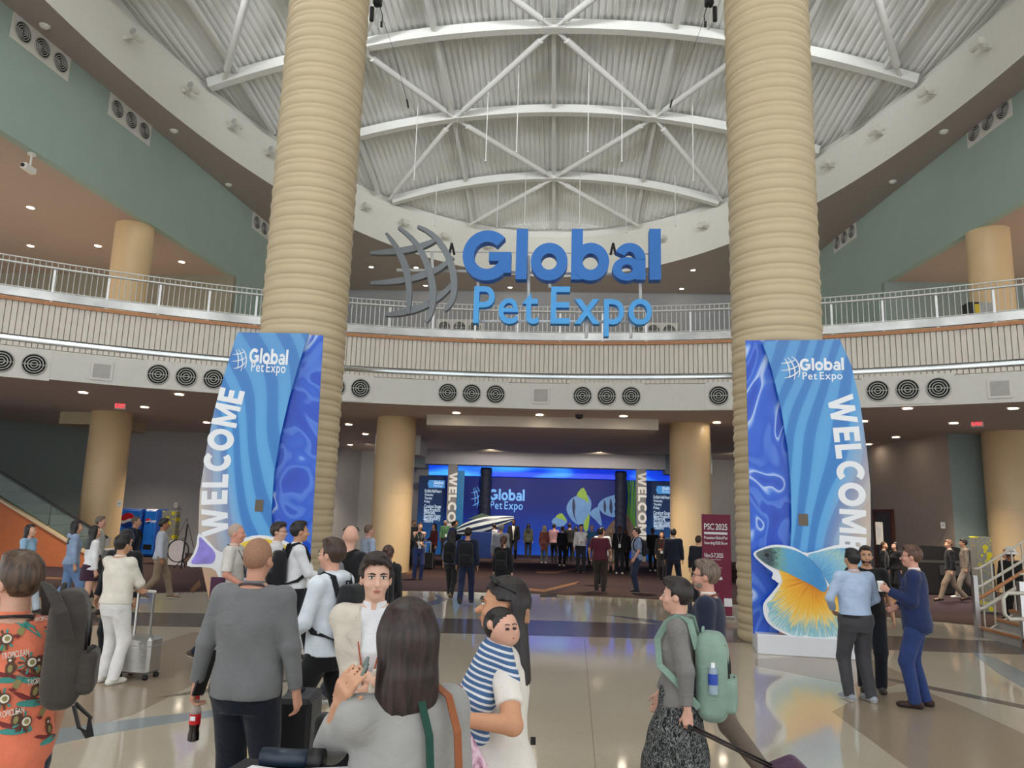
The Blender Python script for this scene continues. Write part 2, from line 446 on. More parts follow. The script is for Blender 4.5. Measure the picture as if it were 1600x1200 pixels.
# railing
RAIL = empty('balcony_railing', bpt(0, 0, 7.61), label='long curved steel balcony railing with thin balusters above the white fascia', cat='railing')
def rel(mb, base): mb.v = [tuple(np.array(p) - np.array(base)) for p in mb.v]; return mb
RB = RAIL.location[:]
rel(arcwall([(0, 7.63), (-.012, 7.64), (-.012, 7.88), (0, 7.89), (.02, 7.88), (.02, 7.63)], 200), RB).build('kick_plate', M_KICK, RAIL)
def railtube(r, z, rad, name):
    pts = [bpt(A0 + (A1 - A0) * i / 160, r, z) for i in range(161)]
    rel(MB().tube(pts, rad, 6), RB).build(name, M_RAIL, RAIL, True)
railtube(.02, 8.76, .02, 'top_rail'); railtube(-.03, 8.58, .035, 'hand_rail'); railtube(.02, 7.91, .018, 'bottom_rail')
bl = MB()
for i in range(na):
    a = A0 + (i + .5) * step; x, y, _ = bpt(a, .02); bl.box(x - .009, x + .009, y - .009, y + .009, 7.89, 8.76)
rel(bl, RB).build('baluster', M_RAIL, RAIL, kind='stuff')
pm = MB().box(-.03, .03, -.03, .03, 0, .97).mesh('post', M_STEEL)
pst = 1.37 / BR
for i in range(int((A1 - A0) / pst)):
    a = A0 + (i + .35) * pst; x, y, _ = bpt(a, .03)
    place('post', pm, RAIL, (x - RB[0], y - RB[1], 0), -a)

# ------------------------------------------------------------------ upper level
H1, H2, H3 = 12.7, 16.4, 18.6
def gx(Y): return 15.9 - (Y - 20) * .09
for s, side in ((-1, 'left'), (1, 'right')):
    ys = [-9, 33]; 
    mb = MB()
    mb.prism([(s * gx(-9), -9), (s * gx(33), 33), (s * (gx(33) + .3), 33), (s * (gx(-9) + .3), -9)], (0, 0, H2 + .05 - H1), (0, 0, H1), (1, 0, 0), (0, 1, 0))
    mb.build('wall_' + side, M_GREEN, kind='structure')
    MB().prism([(s * gx(33), 33), (s * gx(47), 47), (s * (gx(47) + .3), 47), (s * (gx(33) + .3), 33)], (0, 0, H2 + .05 - 7.6), (0, 0, 7.6), (1, 0, 0), (0, 1, 0)).build('wall_%s_far' % side, M_GREEN, kind='structure')
    x0, x1 = sorted((s * (gx(-9) - .3), s * 34))
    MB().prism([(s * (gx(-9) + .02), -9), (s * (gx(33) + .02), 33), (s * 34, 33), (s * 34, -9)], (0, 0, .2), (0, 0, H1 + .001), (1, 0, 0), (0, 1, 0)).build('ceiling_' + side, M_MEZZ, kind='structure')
    x0, x1 = sorted((s * (gx(33) - .02), s * 34))
    MB().box(x0, x1, 32.9, 33.2, 7.6, H1).build('wall_%s_back' % side, (M_OLIVE if s < 0 else M_DGREEN), kind='structure')
MB().box(-16, 16, 47, 47.3, 7.6, H2).build('wall_back_upper', M_DGREY, kind='structure')
# flat ceiling with the elliptical opening
EB = (17.76, 14.67, 26.2); ET = (18.6, 14.67, 24.4)
def ept(e, a, z, k=1.0): return (e[1] * k * math.cos(a), e[0] + e[2] * k * math.sin(a), z)
rows = []; N = 160
for i in range(N + 1):
    a = 2 * math.pi * i / N; p = np.array(ept(EB, a, H2)); d = p[:2] - np.array([0, EB[0]])
    t = 1e9
    for ax_, lo, hi in ((0, -18.7, 18.7), (1, -9 - EB[0], 47.2 - EB[0])):
        if d[ax_] > 1e-9: t = min(t, hi / d[ax_])
        elif d[ax_] < -1e-9: t = min(t, lo / d[ax_])
    q = np.array([0, EB[0]]) + d * max(t, 1.0); rows.append([(q[0], q[1], H2), tuple(p)])
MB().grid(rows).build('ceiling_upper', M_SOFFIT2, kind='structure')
prof = [(0, 0), (.06, .02), (.9, .02), (.9, .035), (1, .035)]
rows = []
for i in range(N + 1):
    a = 2 * math.pi * i / N; b, t = np.array(ept(EB, a, H2)), np.array(ept(ET, a, H3))
    row = []
    for k in (0, .25, .5, .75, .88): row.append(tuple(b + (t - b) * k))
    q = b + (t - b) * .88; dirn = np.array([math.cos(a), math.sin(a), 0]) * .14
    row += [tuple(q + dirn), tuple(t + dirn), tuple(t + dirn * 3 + np.array([0, 0, .02])), tuple(t + dirn * 3 + np.array([0, 0, 1.2]))]
    rows.append(row)
MB().grid(rows).build('ring_beam', M_RING, smooth='auto', kind='structure')

# dome: corrugated deck, transverse ribs, diagonals and purlins
def dw(Y): 
    u = (Y - ET[0]) / ET[2]; return ET[1] * math.sqrt(max(1 - u * u, 0))
def drise(Y): return 2.65 * (dw(Y) / ET[1]) ** 1.2
def dz(x, Y):
    w = max(dw(Y), .01); u = min(abs(x / w), 1.0); return H3 + drise(Y) * (1 - u * u)
M_DECK = mat('white corrugated deck', (220, 221, 218), .7, var=.04, scale=.6)
M_TRUSS = mat('white painted steel', (214, 214, 210), .55, var=.02)
per = .26; xs = []
for i in range(int(14.7 / per) + 1):
    for s0, h in ((0, 0), (.10, 0), (.13, .05), (.23, .05)): xs.append((i * per + s0, h))
xs = sorted([(-x, h) for x, h in xs if x > 0] + xs)
mb = MB(); ysd = np.concatenate([np.linspace(-5.7, 36, 34), np.linspace(36.8, 42.98, 16)])
rows = []
for Y in ysd:
    w = dw(Y) + .5
    rows.append([(max(-w, min(w, x)), Y, dz(x, Y) + .42 + h) for x, h in xs])
ROOF = mb.grid(rows).build('ceiling_dome', M_DECK, kind='structure')
MB().prism([(p[0], p[1]) for p in [ept(ET, a, 0, 1.06) for a in np.linspace(0, 2 * math.pi, 90)[:-1]]], (0, 0, .1), (0, 0, 22.2), (1, 0, 0), (0, 1, 0)).build('roof_slab', M_DECK, kind='structure')
FRAME = empty('roof_truss', (0, 27, H3), label='white steel dome framing of arched ribs, purlins and diagonal braces under the corrugated deck', cat='roof frame')
FB = (0, 27, H3)
RIBY = [10.2, 15.8, 21.4, 27.0, 32.6, 38.2]
for Y in RIBY:
    w = dw(Y); pts = [(w * u, Y, dz(w * u, Y) + .12) for u in np.linspace(-1, 1, 41)]
    mb = MB().bar(pts, .36, .40); 
    rel(mb, FB).build('arch_rib', M_TRUSS, FRAME)
def strut(a, b, r=.135, name='diagonal_brace'):
    a, b = np.array(a, float), np.array(b, float); d = b - a; L = np.linalg.norm(d); d /= L
    mb = MB().tube([a + d * .15, a + d * .8], [.075, .075], 8).tube([a + d * .8, b - d * .8], r, 10).tube([b - d * .8, b - d * .15], .075, 8)
    rel(mb, FB).build(name, M_TRUSS, FRAME, 'auto')
def nd(x, Y): return (x, Y, dz(x, Y) + .02)
def ringpt(x):
    Y = ET[0] + ET[2] * math.sqrt(1 - (x / ET[1]) ** 2); return (x, Y, H3 + .05)
for s in (-1, 1):
    for a, b in (((0, 27.0), (4.65, 32.6)), ((4.65, 32.6), (0, 38.2)), ((7.8, 27.0), (4.65, 32.6)), ((0, 27.0), (4.65, 21.4)), ((7.8, 27), (4.65, 21.4)), ((0, 15.8), (4.65, 21.4)), ((13.2, 27.0), (9.6, 21.4)), ((7.8, 27), (9.6, 21.4)), ((7.8, 15.8), (9.6, 21.4)), ((13.4, 15.8), (9.6, 21.4))):
        strut(nd(s * a[0], a[1]), nd(s * b[0], b[1]))
    strut(nd(s * 4.65, 32.6), ringpt(s * 8.9)); strut(nd(0, 38.2), ringpt(s * 5.0)); strut(nd(s * 7.8, 27.0), ringpt(s * 11.6))
    for x, Y in ((4.65, 32.6), (7.8, 27.0), (4.65, 21.4)):
        z = dz(x, Y); rel(MB().box(s * x - .42, s * x + .42, Y - .24, Y + .24, z - .07, z - .03).box(s * x - .42, s * x + .42, Y - .24, Y + .24, z + .27, z + .31), FB).build('node_plate', M_TRUSS, FRAME)
for Y in (27.0, 38.2, 15.8):
    z = dz(0, Y); rel(MB().box(-.45, .45, Y - .24, Y + .24, z - .07, z - .03).box(-.45, .45, Y - .24, Y + .24, z + .27, z + .31), FB).build('node_plate', M_TRUSS, FRAME)
edges = RIBY + [44]
for x in (-12.6, -9.3, -4.75, 0, 4.75, 9.3, 12.6):
    for i in range(len(RIBY)):
        y0 = RIBY[i] + .25; y1 = (RIBY[i + 1] if i + 1 < len(RIBY) else ET[0] + ET[2] * math.sqrt(max(1 - (x / ET[1]) ** 2, 0))) - .25
        if abs(x) > dw(y0) - .3: continue
        y1 = min(y1, ET[0] + ET[2] * math.sqrt(max(1 - (x / ET[1]) ** 2, 0)) - .15)
        if y1 - y0 < .6: continue
        rel(MB().bar([(x, y, dz(x, y) + .18) for y in np.linspace(y0, y1, 7)], .17, .22), FB).build('purlin', M_TRUSS, FRAME)
for (x, Y, L) in ((-6.2, 31.5, 3.0), (-2.9, 30.6, 3.0), (-1.5, 29.6, 3.2), (1.5, 29.6, 3.2), (3.0, 30.6, 3.0), (6.2, 31.5, 3.0), (-3.0, 38.4, 2.2), (-1.5, 38.0, 2.4), (1.4, 38.0, 2.4), (3.9, 38.4, 2.3), (-6.2, 37.4, 2.2), (6.3, 37.2, 2.2)):
    z = dz(x, Y) + .3; L *= 1.25; rel(MB().tube([(x, Y, z), (x, Y, z - L)], .022, 6).tube([(x, Y, z - L), (x, Y, z - L - .05)], .05, 8), FB).build('hanger_rod', M_TRUSS, FRAME)

# ------------------------------------------------------------------ lower level walls
def wallseg(a, b, z0, z1, m, name, th=.2):
    a, b = np.array(a, float), np.array(b, float); d = (b - a) / np.linalg.norm(b - a); n = np.array([-d[1], d[0]]) * th
    return MB().prism([tuple(a), tuple(b), tuple(b + n), tuple(a + n)], (0, 0, z1 - z0), (0, 0, z0), (1, 0, 0), (0, 1, 0)).build(name, m, kind='structure')
wallseg((-27, 25), (-20.5, 33.5), 0, 5.4, M_DGREEN, 'wall_left_stair')
wallseg((-20.5, 33.5), (-13.6, 33.5), 0, 5.4, M_DGREY, 'wall_left_lower')
wallseg((-13.6, 33.5), (-10.4, 41.5), 0, 5.4, M_DGREY, 'wall_left_return')
wallseg((-10.4, 41.5), (-6.6, 41.5), 0, 5.4, M_DGREY, 'wall_left_inner')
WR = wallseg((7.0, 41.5), (10.2, 41.5), 0, 5.4, M_DGREY, 'wall_right_inner')
wallseg((10.2, 41.5), (13.65, 32.7), 0, 5.4, M_DGREY, 'wall_right_return')
wallseg((13.65, 32.7), (14.35, 27.7), 0, 5.4, M_TAUPE, 'wall_right_lower')
wallseg((14.35, 27.7), (30, 27.7), 0, 5.4, M_DGREEN, 'wall_right_end')
MB().box(-12, 12, 46.5, 46.8, 0, 5.4).build('wall_back', M_DGREY, kind='structure')
# pale canopy over the way in, bulkhead behind it
M_CANOPY = mat('pale beige canopy', (208, 198, 182), .7, var=.02)
MB().prism([(-4.05, 25.6), (3.85, 25.6), (4.2, 36), (-4.6, 36)], (0, 0, .36), (0, 0, 5.04), (1, 0, 0), (0, 1, 0)).build('ceiling_canopy', M_CANOPY, kind='structure')
M_BULK = mat('lavender grey bulkhead', (178, 180, 192), .8, var=.02)
MB().box(-6.4, 6.0, 39.2, 40.2, 4.62, 5.4).build('wall_bulkhead', M_BULK, kind='structure')
M_BLUEGREY = mat('blue grey bulkhead side', (124, 138, 148), .8, var=.02)
MB().prism([(-8.2, 38.6), (-6.4, 39.2), (-6.4, 40.2), (-8.4, 40.2)], (0, 0, 1.0), (0, 0, 4.4), (1, 0, 0), (0, 1, 0)).build('wall_bulkhead_side', M_BLUEGREY, kind='structure')
MB().prism([(6.0, 39.2), (8.2, 38.4), (8.4, 40.2), (6.0, 40.2)], (0, 0, 1.0), (0, 0, 4.4), (1, 0, 0), (0, 1, 0)).build('wall_bulkhead_side', M_BLUEGREY, kind='structure')
MB().box(-7.5, -5.5, 32.6, 34.4, 4.55, 5.4).build('wall_duct_box', M_WHITE, kind='structure')
MB().box(5.6, 7.0, 32.6, 34.4, 4.5, 5.4).build('wall_duct_box', M_WHITE, kind='structure')
p0 = atY(95, 640, 27); p1 = atY(140, 663, 27)
MB().box(p0[0], p1[0] + .5, 27, 30, p1[2], 5.4).build('wall_beam_box', mat('cream beam box', (186, 170, 138), .8), kind='structure')
MB().prism([(-34, 26.6), (-34, 46), (34, 46), (34, 26.6)], (0, 0, -.05), (0, 0, 7.6), (1, 0, 0), (0, 1, 0)).build('floor_balcony', M_SOFFIT2, kind='structure')

# ------------------------------------------------------------------ columns
M_RIBCOL = mat('tan ribbed cladding', (197, 179, 146), .5, var=.03, scale=.8)
M_COL = mat('tan painted column', (220, 190, 146), .38, var=.05, scale=.7)
prof = []
for t in np.linspace(0, 1, 15):
    if t < .60: r = .795 + .028 * math.sin(math.pi * t / .60) ** .7
    elif t < .66: r = .795
    elif t < .94: r = .797 + .013 * math.sin(math.pi * (t - .66) / .28) ** .7
    else: r = .795
    prof.append((r - .0, t * .29))
band = MB().lathe(prof, seg=56, cap=False).mesh('rib_band', M_RIBCOL, True)
for x, lab in ((-4.54, 'massive tan ribbed column left of the hanging sign'), (4.52, 'massive tan ribbed column right of the hanging sign')):
    c = empty('ribbed_column', (x, 14.1, 0), label=lab, cat='column')
    for i in range(72): place('rib_band', band, c, (0, 0, i * .29))
for (x, y, z1, lab) in ((-16.1, 27.0, H1, 'smooth tan column at far left rising through the balcony'), (-5.34, 26.8, 5.4, 'smooth tan column left of the entrance canopy'),
                    (5.1, 26.8, 5.4, 'smooth tan column right of the entrance canopy'), (15.9, 27.0, H1, 'smooth tan column at far right rising through the balcony')):
    c = empty('round_column', (x, y, 0), label=lab, cat='column')
    MB().lathe([(.70, 0), (.70, 2.69), (.695, 2.695), (.695, 2.705), (.70, 2.71), (.70, 5.36), (.68, 5.4)], seg=40).build('shaft', M_COL, c, 'auto')
    if z1 > 6: MB().lathe([(.70, 7.6), (.70, z1)], seg=40).build('upper_shaft', M_COL, c, 'auto')
# ------------------------------------------------------------------ lamps
def downlight_mesh(r=.13):
    return MB().lathe([(r, 0), (r * 1.25, -.004), (r * 1.25, -.012), (r, -.02), (r * .96, -.004)], seg=20, cap=False).mesh('trim', M_TRIM), MB().lathe([(r * .97, -.006), (.01, -.008)], seg=20, cap=False).mesh('lens', M_LAMP)
DT, DLn = downlight_mesh()
ORD = 'first second third fourth fifth sixth seventh eighth ninth tenth eleventh twelfth thirteenth fourteenth fifteenth sixteenth seventeenth eighteenth'.split()
def nth(lst, it): return ORD[sorted(lst).index(it)]
def downlight(p, label, group):
    o = empty('downlight', tuple(p), label=label, cat='downlight', group=group); place('trim', DT, o); place('lens', DLn, o); return o
DL1 = ((130, 613), (280, 616), (226, 636), (323, 660), (1418, 638), (1490, 661), (1400, 683), (1583, 638), (1349, 658), (1357, 694), (713, 645), (843, 648), (974, 650), (545, 663), (571, 678), (547, 695), (1120, 660))
for x, y in DL1:
    downlight(atZ(x, y, 5.395), 'lit downlight in the ceiling under the balcony, %s from the left' % nth(DL1, (x, y)), 'downlights under the balcony')
DL2 = {(48, 324): 'topmost', (48, 384): 'at the left edge just above the railing', (153, 384): 'left of the tan column', (284, 409): 'right of the tan column'}
for (x, y), w_ in DL2.items():
    downlight(atZ(x, y, H1 - .003), 'lit downlight in the left upper ceiling, ' + w_, 'downlights above the left balcony')
DL3 = ((580, 417), (650, 418), (665, 446), (797, 449), (1065, 451), (1083, 422))
for x, y in DL3:
    p = atZ(x, y, H2 - .003)
    if p[1] < 46.5: downlight(p, 'lit downlight in the dark ceiling behind the hanging sign, %s from the left' % nth(DL3, (x, y)), 'downlights behind the hanging sign')
# two wall washers on the taupe wall at right
for x, y in ((1386, 700), (1452, 690)):
    l = bpy.data.lights.new('wall_washer', 'SPOT'); l.energy = 420; l.color = (1, .8, .55); l.spot_size = math.radians(75); l.spot_blend = .7; l.shadow_soft_size = .08
    lo = bpy.data.objects.new('wall_washer', l); COL.objects.link(lo); p = atZ(x, y, 5.35); lo.location = (p[0] - .25, p[1], 5.3)
    lo.rotation_euler = (0, math.radians(-22), 0)
# small spotlights fixed to the white ring
def spot_parts():
    arm = MB().box(-.04, .04, -.10, .0, -.05, .05).bar([(0, -.08, 0), (0, -.34, -.03)], .05, .05).mesh('arm', M_WHITE)
    R = Matrix.Rotation(math.radians(60), 3, 'Z')
    hd = MB().tube([(-.17, -.34, .03), (.17, -.34, .03)], [.10, .085], 12).box(-.05, .05, -.37, -.31, -.08, .02).mesh('lamp_head', M_WHITE, 'auto')
    ln = MB().tube([(-.18, -.34, .03), (-.172, -.34, .03)], .085, 12).mesh('lens', M_STEEL, 'auto')
    return arm, hd, ln
SA, SH, SL = spot_parts()
SPX = ((197, 60), (283, 137), (357, 198), (415, 245), (562, 328), (626, 352), (690, 373), (757, 390), (1040, 380), (1105, 357), (1305, 253), (1380, 200), (1460, 135), (1545, 58))
for x, y in SPX:
    # meet the ring surface midway up
    best = None
    for k in range(721):
        a = 2 * math.pi * k / 720; q = (np.array(ept(EB, a, H2)) * .45 + np.array(ept(ET, a, H3)) * .55)
        d = q - CAM_POS; z = d @ CF
        if z < 1: continue
        u, v = 800 + FOCAL * (d @ CR) / z, 600 - FOCAL * (d @ CU) / z
        e = (u - x) ** 2 + (v - y) ** 2 * .05
        if best is None or e < best[0]: best = (e, a, q)
    a, q = best[1], best[2]
    o = empty('ring_spotlight', tuple(q), math.atan2(math.sin(a) / EB[2], math.cos(a) / EB[1]) - math.pi / 2, label='small white spotlight on the white ring, %s from the left' % nth(SPX, (x, y)), cat='spotlight', group='spotlights along the white ring')
    o.scale = (1.45, 1.45, 1.45); place('arm', SA, o); place('lamp_head', SH, o); place('lens', SL, o)

# ------------------------------------------------------------------ air vents
M_VENTP = mat('white vent panel', (216, 213, 206), .6, var=.02)
M_VGREY = mat('grey vent metal', (178, 178, 174), .45, .3, var=0)
def disc(mb, r0, r1, y, seg=28, mi=0):
    mb.grid([[(r * math.cos(2 * math.pi * k / seg), y, r * math.sin(2 * math.pi * k / seg)) for r in (r0, r1)] for k in range(seg + 1)], mi); return mb
def vent_meshes(r):
    pan = lambda n: MB().bbox(-r * 1.35 * n, r * 1.35 * n, -.02, .0, -r * 1.45, r * 1.45, .006).mesh('panel', M_VENTP)
    back = disc(MB(), .001, r, -.024).mesh('backing', M_DARK)
    rg = MB()
    for k in (1.0, .76, .52, .28): 
        pts = [(r * k * math.cos(t), -.045, r * k * math.sin(t)) for t in np.linspace(0, 2 * math.pi, 29)[:-1]]
        rg.tube(pts, r * .06, 6, closed=True)
    rg.box(-r, r, -.055, -.04, -r * .045, r * .045)
    return pan(3), pan(2), back, rg.mesh('louvre_rings', M_VGREY, True)
VP3, VP2, VB, VR = vent_meshes(.29)
def vent(p, rz, n, label, group=None, sc=1.0):
    o = empty('air_vent', tuple(p), rz, label=label, cat='vent', group=group); o.scale = (sc, sc, sc)
    place('panel', VP3 if n == 3 else VP2, o)
    for i in range(n):
        x = (i - (n - 1) / 2) * .76
        b = place('grille', VB, o, (x, 0, 0)); place('louvre_rings', VR, b)
def on_fascia(x, y):
    p = atCyl(x, y, BYC, BR); a = math.atan2(p[0], p[1] - BYC); return bpt(a, -.003, p[2]), -a
for (x, y, n, lab) in ((28, 567, 2, 'white vent panel of two round grilles on the fascia at far left'), (291, 589, 3, 'white vent panel of three round grilles on the fascia beside the left welcome banner'), (544, 606, 2, 'white vent panel just right of the left ribbed column'),
                  (737, 615, 3, 'white vent panel of three round grilles under the word Pet'), (948, 619, 3, 'white vent panel of three round grilles under the word Expo'), (1143, 618, 2, 'white vent panel mostly hidden behind the right ribbed column'), (1418, 609, 3, 'white vent panel of three round grilles beside the right welcome banner')):
    p, rz = on_fascia(x, y); vent(p, rz, n, lab)
M_SPK = mat('grey speaker mesh', (176, 174, 168), .7, bump=.3, bscale=200)
for x, y, lab in ((159, 580, 'square speaker grille on the fascia at left'), (845, 618, 'square speaker grille at the middle of the fascia'), (1562, 607, 'square speaker grille on the fascia at right')):
    p, rz = on_fascia(x, y); o = empty('wall_speaker', p, rz, label=lab, cat='speaker')
    MB().bbox(-.29, .29, -.03, 0, -.27, .27, .008).build('frame', M_VENTP, o); MB().box(-.22, .22, -.036, -.031, -.20, .20).build('grille', M_SPK, o)
def on_green(x, y):
    s = -1 if x < 800 else 1; d = _ray(x, y)
    # X = s*(17.7-.09*Y)
    t = (s * 17.7 - CAM_POS[0]) / (d[0] + s * .09 * d[1]); p = CAM_POS + d * t
    return p, (math.pi / 2 - .09 if s < 0 else -math.pi / 2 + .09)
for x, y, lab in ((65, 75, 'white panel of three vent grilles high on the left green wall, nearest'), (204, 188, 'white panel of three vent grilles high on the left green wall, second'), (412, 357, 'small vent panel at the far end of the left green wall'),
             (1545, 190, 'white panel of three vent grilles high on the right green wall, nearest'), (1320, 371, 'white panel of three vent grilles at the far end of the right green wall')):
    p, rz = on_green(x, y); vent(p, rz, 3, lab, sc=1.02)
for x, y, lab in ((718, 512, 'dim vent panel behind the railing left of the word Pet'), (1021, 517, 'dim vent panel behind the railing under the last letter')):
    p = atY(x, y, 46.985); vent(p, 0, 3, lab, sc=1.3)
# exit signs, security camera, ceiling sensors
M_EXIT = mat('red exit letters', (235, 50, 62), .5, var=0, emit=1.2)
for x, y, s, lab in ((188, 634, 1, 'small lit red exit sign under the ceiling at left'), (1527, 661, -1, 'small lit red exit sign under the ceiling at right')):
    p = atY(x, y, 24.6 if s > 0 else 24.6); o = empty('exit_sign', tuple(p), s * .5, label=lab, cat='exit sign')
    MB().bbox(-.17, .17, -.03, .03, -.13, .13, .01).build('housing', M_VENTP, o); MB().tube([(0, 0, .12), (0, 0, 5.4 - p[2])], .02, 6).build('stem', M_VENTP, o)
    text_mesh('EXIT', .15, .006, False, 'b', .08, origin=(-.15, -.032, -.075), ad=(0, -1, 0), width=.30).build('lettering', M_EXIT, o)
p = atZ(50, 240, H1); o = empty('security_camera', tuple(p), label='white security camera on the brown ceiling at upper left', cat='camera')
MB().tube([(0, 0, 0), (0, 0, -.45)], .03, 8).lathe([(.12, -.0), (.12, -.05)], seg=14).build('mount', M_TRIM, o)
MB().bbox(-.1, .1, -.3, .2, -.62, -.42, .03).build('housing', M_TRIM, o); MB().tube([(0, -.3, -.52), (0, -.33, -.52)], .06, 10).build('lens', M_BLACK, o)
for x, y, w_ in ((357, 288, 'left side, farthest'), (70, 40, 'left side, nearest'), (272, 204, 'left side, middle'), (1395, 283, 'right side, farther'), (1475, 205, 'right side, nearer')):
    p = atZ(x, y, H2); MB().lathe([(.16, -.0), (.14, -.05), (.06, -.1)], seg=14).build('ceiling_sensor', M_TRIM, loc=tuple(p), label='small white sensor on the soffit below the ring, ' + w_, cat='sensor', group='ceiling sensors')
p = atZ(905, 648, 5.4); MB().lathe([(.14, 0), (.12, -.1), (.05, -.14)], seg=14).build('dome_camera', M_BLACK, loc=tuple(p), label='small black dome camera in the ceiling above the canopy', cat='camera')

# ------------------------------------------------------------------ hanging sign
M_SBLUE = mat('bright blue sign face', (38, 116, 200), .45, var=.02)
M_SLIGHT = mat('light blue sign face', (76, 168, 240), .45, var=.02)
M_GLOBE = mat('grey sign bars', (126, 132, 138), .5, var=.03)
SY = 16.0
SIGN = empty('hanging_sign', tuple(atY(870, 440, SY)), label='hanging blue lettered sign with grey globe bars reading Global Pet Expo', cat='sign'); SB = SIGN.location[:]
def sp(x, y, dy=0.0): return atY(x, y, SY + dy)
def sign_word(word, x0, x1, yb0, yb1, ytop, heavy, m, gap, ymid_h=None):
    b0, b1 = sp(x0, yb0), sp(x1, yb1); t = sp(x0, ytop); ax = b1 - b0; W = np.linalg.norm(ax); ax /= W
    h = (t - b0)[2]
    L, w0 = letters(word, heavy, 'r', gap, .34)
    for i, (c, *_r) in enumerate(L):
        rel(text_mesh(word, h, .26, heavy, 'r', gap, .34, ax=ax, ay=(0, 0, 1), ad=(0, 1, 0), origin=b0, width=W, one=i), SB).build('letter', m, SIGN)
sign_word('Global', 722, 1033, 436, 437, 362, True, M_SBLUE, .085)
# thicker strokes for the light letters: font outlines with a little weight
make_glyphs('PetExpo', 'm', 0.008)
def sign_word2():
    b0, b1 = sp(739, 504), sp(1019, 506); t = sp(739, 447); ax = b1 - b0; W = np.linalg.norm(ax); ax /= W; h = (t - b0)[2]
    L, w0 = letters('Pet Expo', False, 'm', .13, .24)
    for i in range(len(L)):
        rel(text_mesh('Pet Expo', h, .2, False, 'm', .13, .24, ax=ax, origin=b0, width=W, one=i), SB).build('letter', M_SLIGHT, SIGN)
sign_word2()
def globe_bars(paths, w, dep, m, parent, base, name='globe_bar'):
    for pts in paths:
        P = [np.array(sp(*p)) for p in pts]
        # smooth the path
        t = np.linspace(0, 1, len(P)); tt = np.linspace(0, 1, 14)
        C3 = np.stack([np.polyval(np.polyfit(t, [p[i] for p in P], min(3, len(P) - 1)), tt) for i in range(3)], 1)
        k = np.sin(np.pi * np.clip(tt * .84 + .08, 0, 1)) ** .6
        V = []; F = []
        for i, c in enumerate(C3):
            d = C3[min(i + 1, 13)] - C3[max(i - 1, 0)]; d /= np.linalg.norm(d); n = np.array([-d[2], 0, d[0]]) * w * .5 * k[i]
            V += [c + n, c - n, c - n + (0, dep, 0), c + n + (0, dep, 0)]
            if i: o = 4 * i; F += [(o - 4 + j, o - 4 + (j + 1) % 4, o + (j + 1) % 4, o + j) for j in range(4)]
        F += [(0, 3, 2, 1), (52, 53, 54, 55)]
        V = [np.array(v) + (0, .012 * paths.index(pts), 0) for v in V]; rel(MB().add(V, F), base).build(name, m, parent)
globe_bars([[(603, 364), (624, 395), (637, 435), (637, 490)], [(622, 355), (654, 385), (672, 430), (676, 470), (665, 503)], [(652, 353), (686, 375), (706, 420), (708, 455), (694, 485)],
            [(578, 394), (620, 391), (655, 384), (686, 370)], [(578, 441), (630, 436), (675, 423), (707, 400)], [(600, 490), (640, 484), (680, 466), (712, 434)]], .15, .14, M_GLOBE, SIGN, SB)
M_PIPE = mat('white pipe', (228, 228, 226), .5, var=0)
def pipe(a, b, r=.035, name='frame_pipe'): rel(MB().tube([sp(*a), sp(*b)], r, 8), SB).build(name, M_PIPE, SIGN, True)
for a, b in (((620, 422, .3), (1030, 430, .3)), ((675, 393, .3), (677, 470, .3)), ((747, 430, .3), (747, 450, .25)), ((826, 400, .3), (826, 470, .3)), ((859, 430, .3), (859, 450, .25)), ((1000, 430, .3), (1001, 476, .3)), ((740, 502, .25), (988, 503, .25)), ((986, 503, .25), (986, 528, .25)), ((916, 495, .25), (916, 528, .25))):
    pipe(a, b)
pipe((640, 393, .32), (1030, 397, .32), .012, 'frame_wire')
for x in (706, 958):
    rel(MB().tube([sp(x - 4, 398, .3), sp(x, 380, .3)], .03, 6).tube([sp(x + 4, 398, .3), sp(x, 380, .3)], .03, 6), SB).build('shackle', M_BLACK, SIGN)
for x0, y0 in ((706, 380), (958, 380)):
    a_ = sp(x0, y0, .3); rel(MB().tube([a_, (a_[0], a_[1], dz(a_[0], SY) + .3)], .003, 5), SB).build('hanging_wire', M_STEEL, SIGN)
for x, lab in ((590, 'black chain hoist hanging at the top beside the left ribbed column'), (1108, 'black chain hoist hanging at the top beside the right ribbed column')):
    s = 1 if x < 800 else -1
    p = sp(x, 0, .3); o = empty('chain_hoist', tuple(p), label=lab, cat='hoist'); 
    def hq(px, py): return np.array(sp(x + s * px, py, .3)) - p
    c = hq(0, 2)
    MB().bbox(c[0] - .10, c[0] + .10, -.1, .1, c[2] - .12, c[2] + .35, .03).build('motor', M_BLACK, o)
    c = hq(-9, 22); MB().bbox(c[0] - .05, c[0] + .05, -.05, .05, c[2] - .2, c[2] + .2, .025).build('chain_bag', M_BLACK, o)
    MB().tube([hq(4, 12), hq(8, 25), hq(6, 40)], .012, 6).tube([hq(6, 34), hq(6, 42)], .03, 8).build('control_cable', M_BLACK, o)
    MB().tube([hq(1, 10), hq(1, 42)], .008, 5).ellipsoid(hq(1, 44), (.03, .03, .035)).build('hook', M_STEEL, o)
    MB().tube([hq(8, 30), hq(26, 80), hq(46 if s > 0 else 58, 158)], .005, 5).tube([hq(46 if s > 0 else 58, 156), hq(48 if s > 0 else 61, 168)], .022, 6).build('loose_cable', M_BLACK, o)
    MB().tube([hq(0, 0), (hq(0, 0)[0], 0, dz(p[0], SY) + .3 - p[2])], .02, 6).build('load_chain', M_STEEL, o)
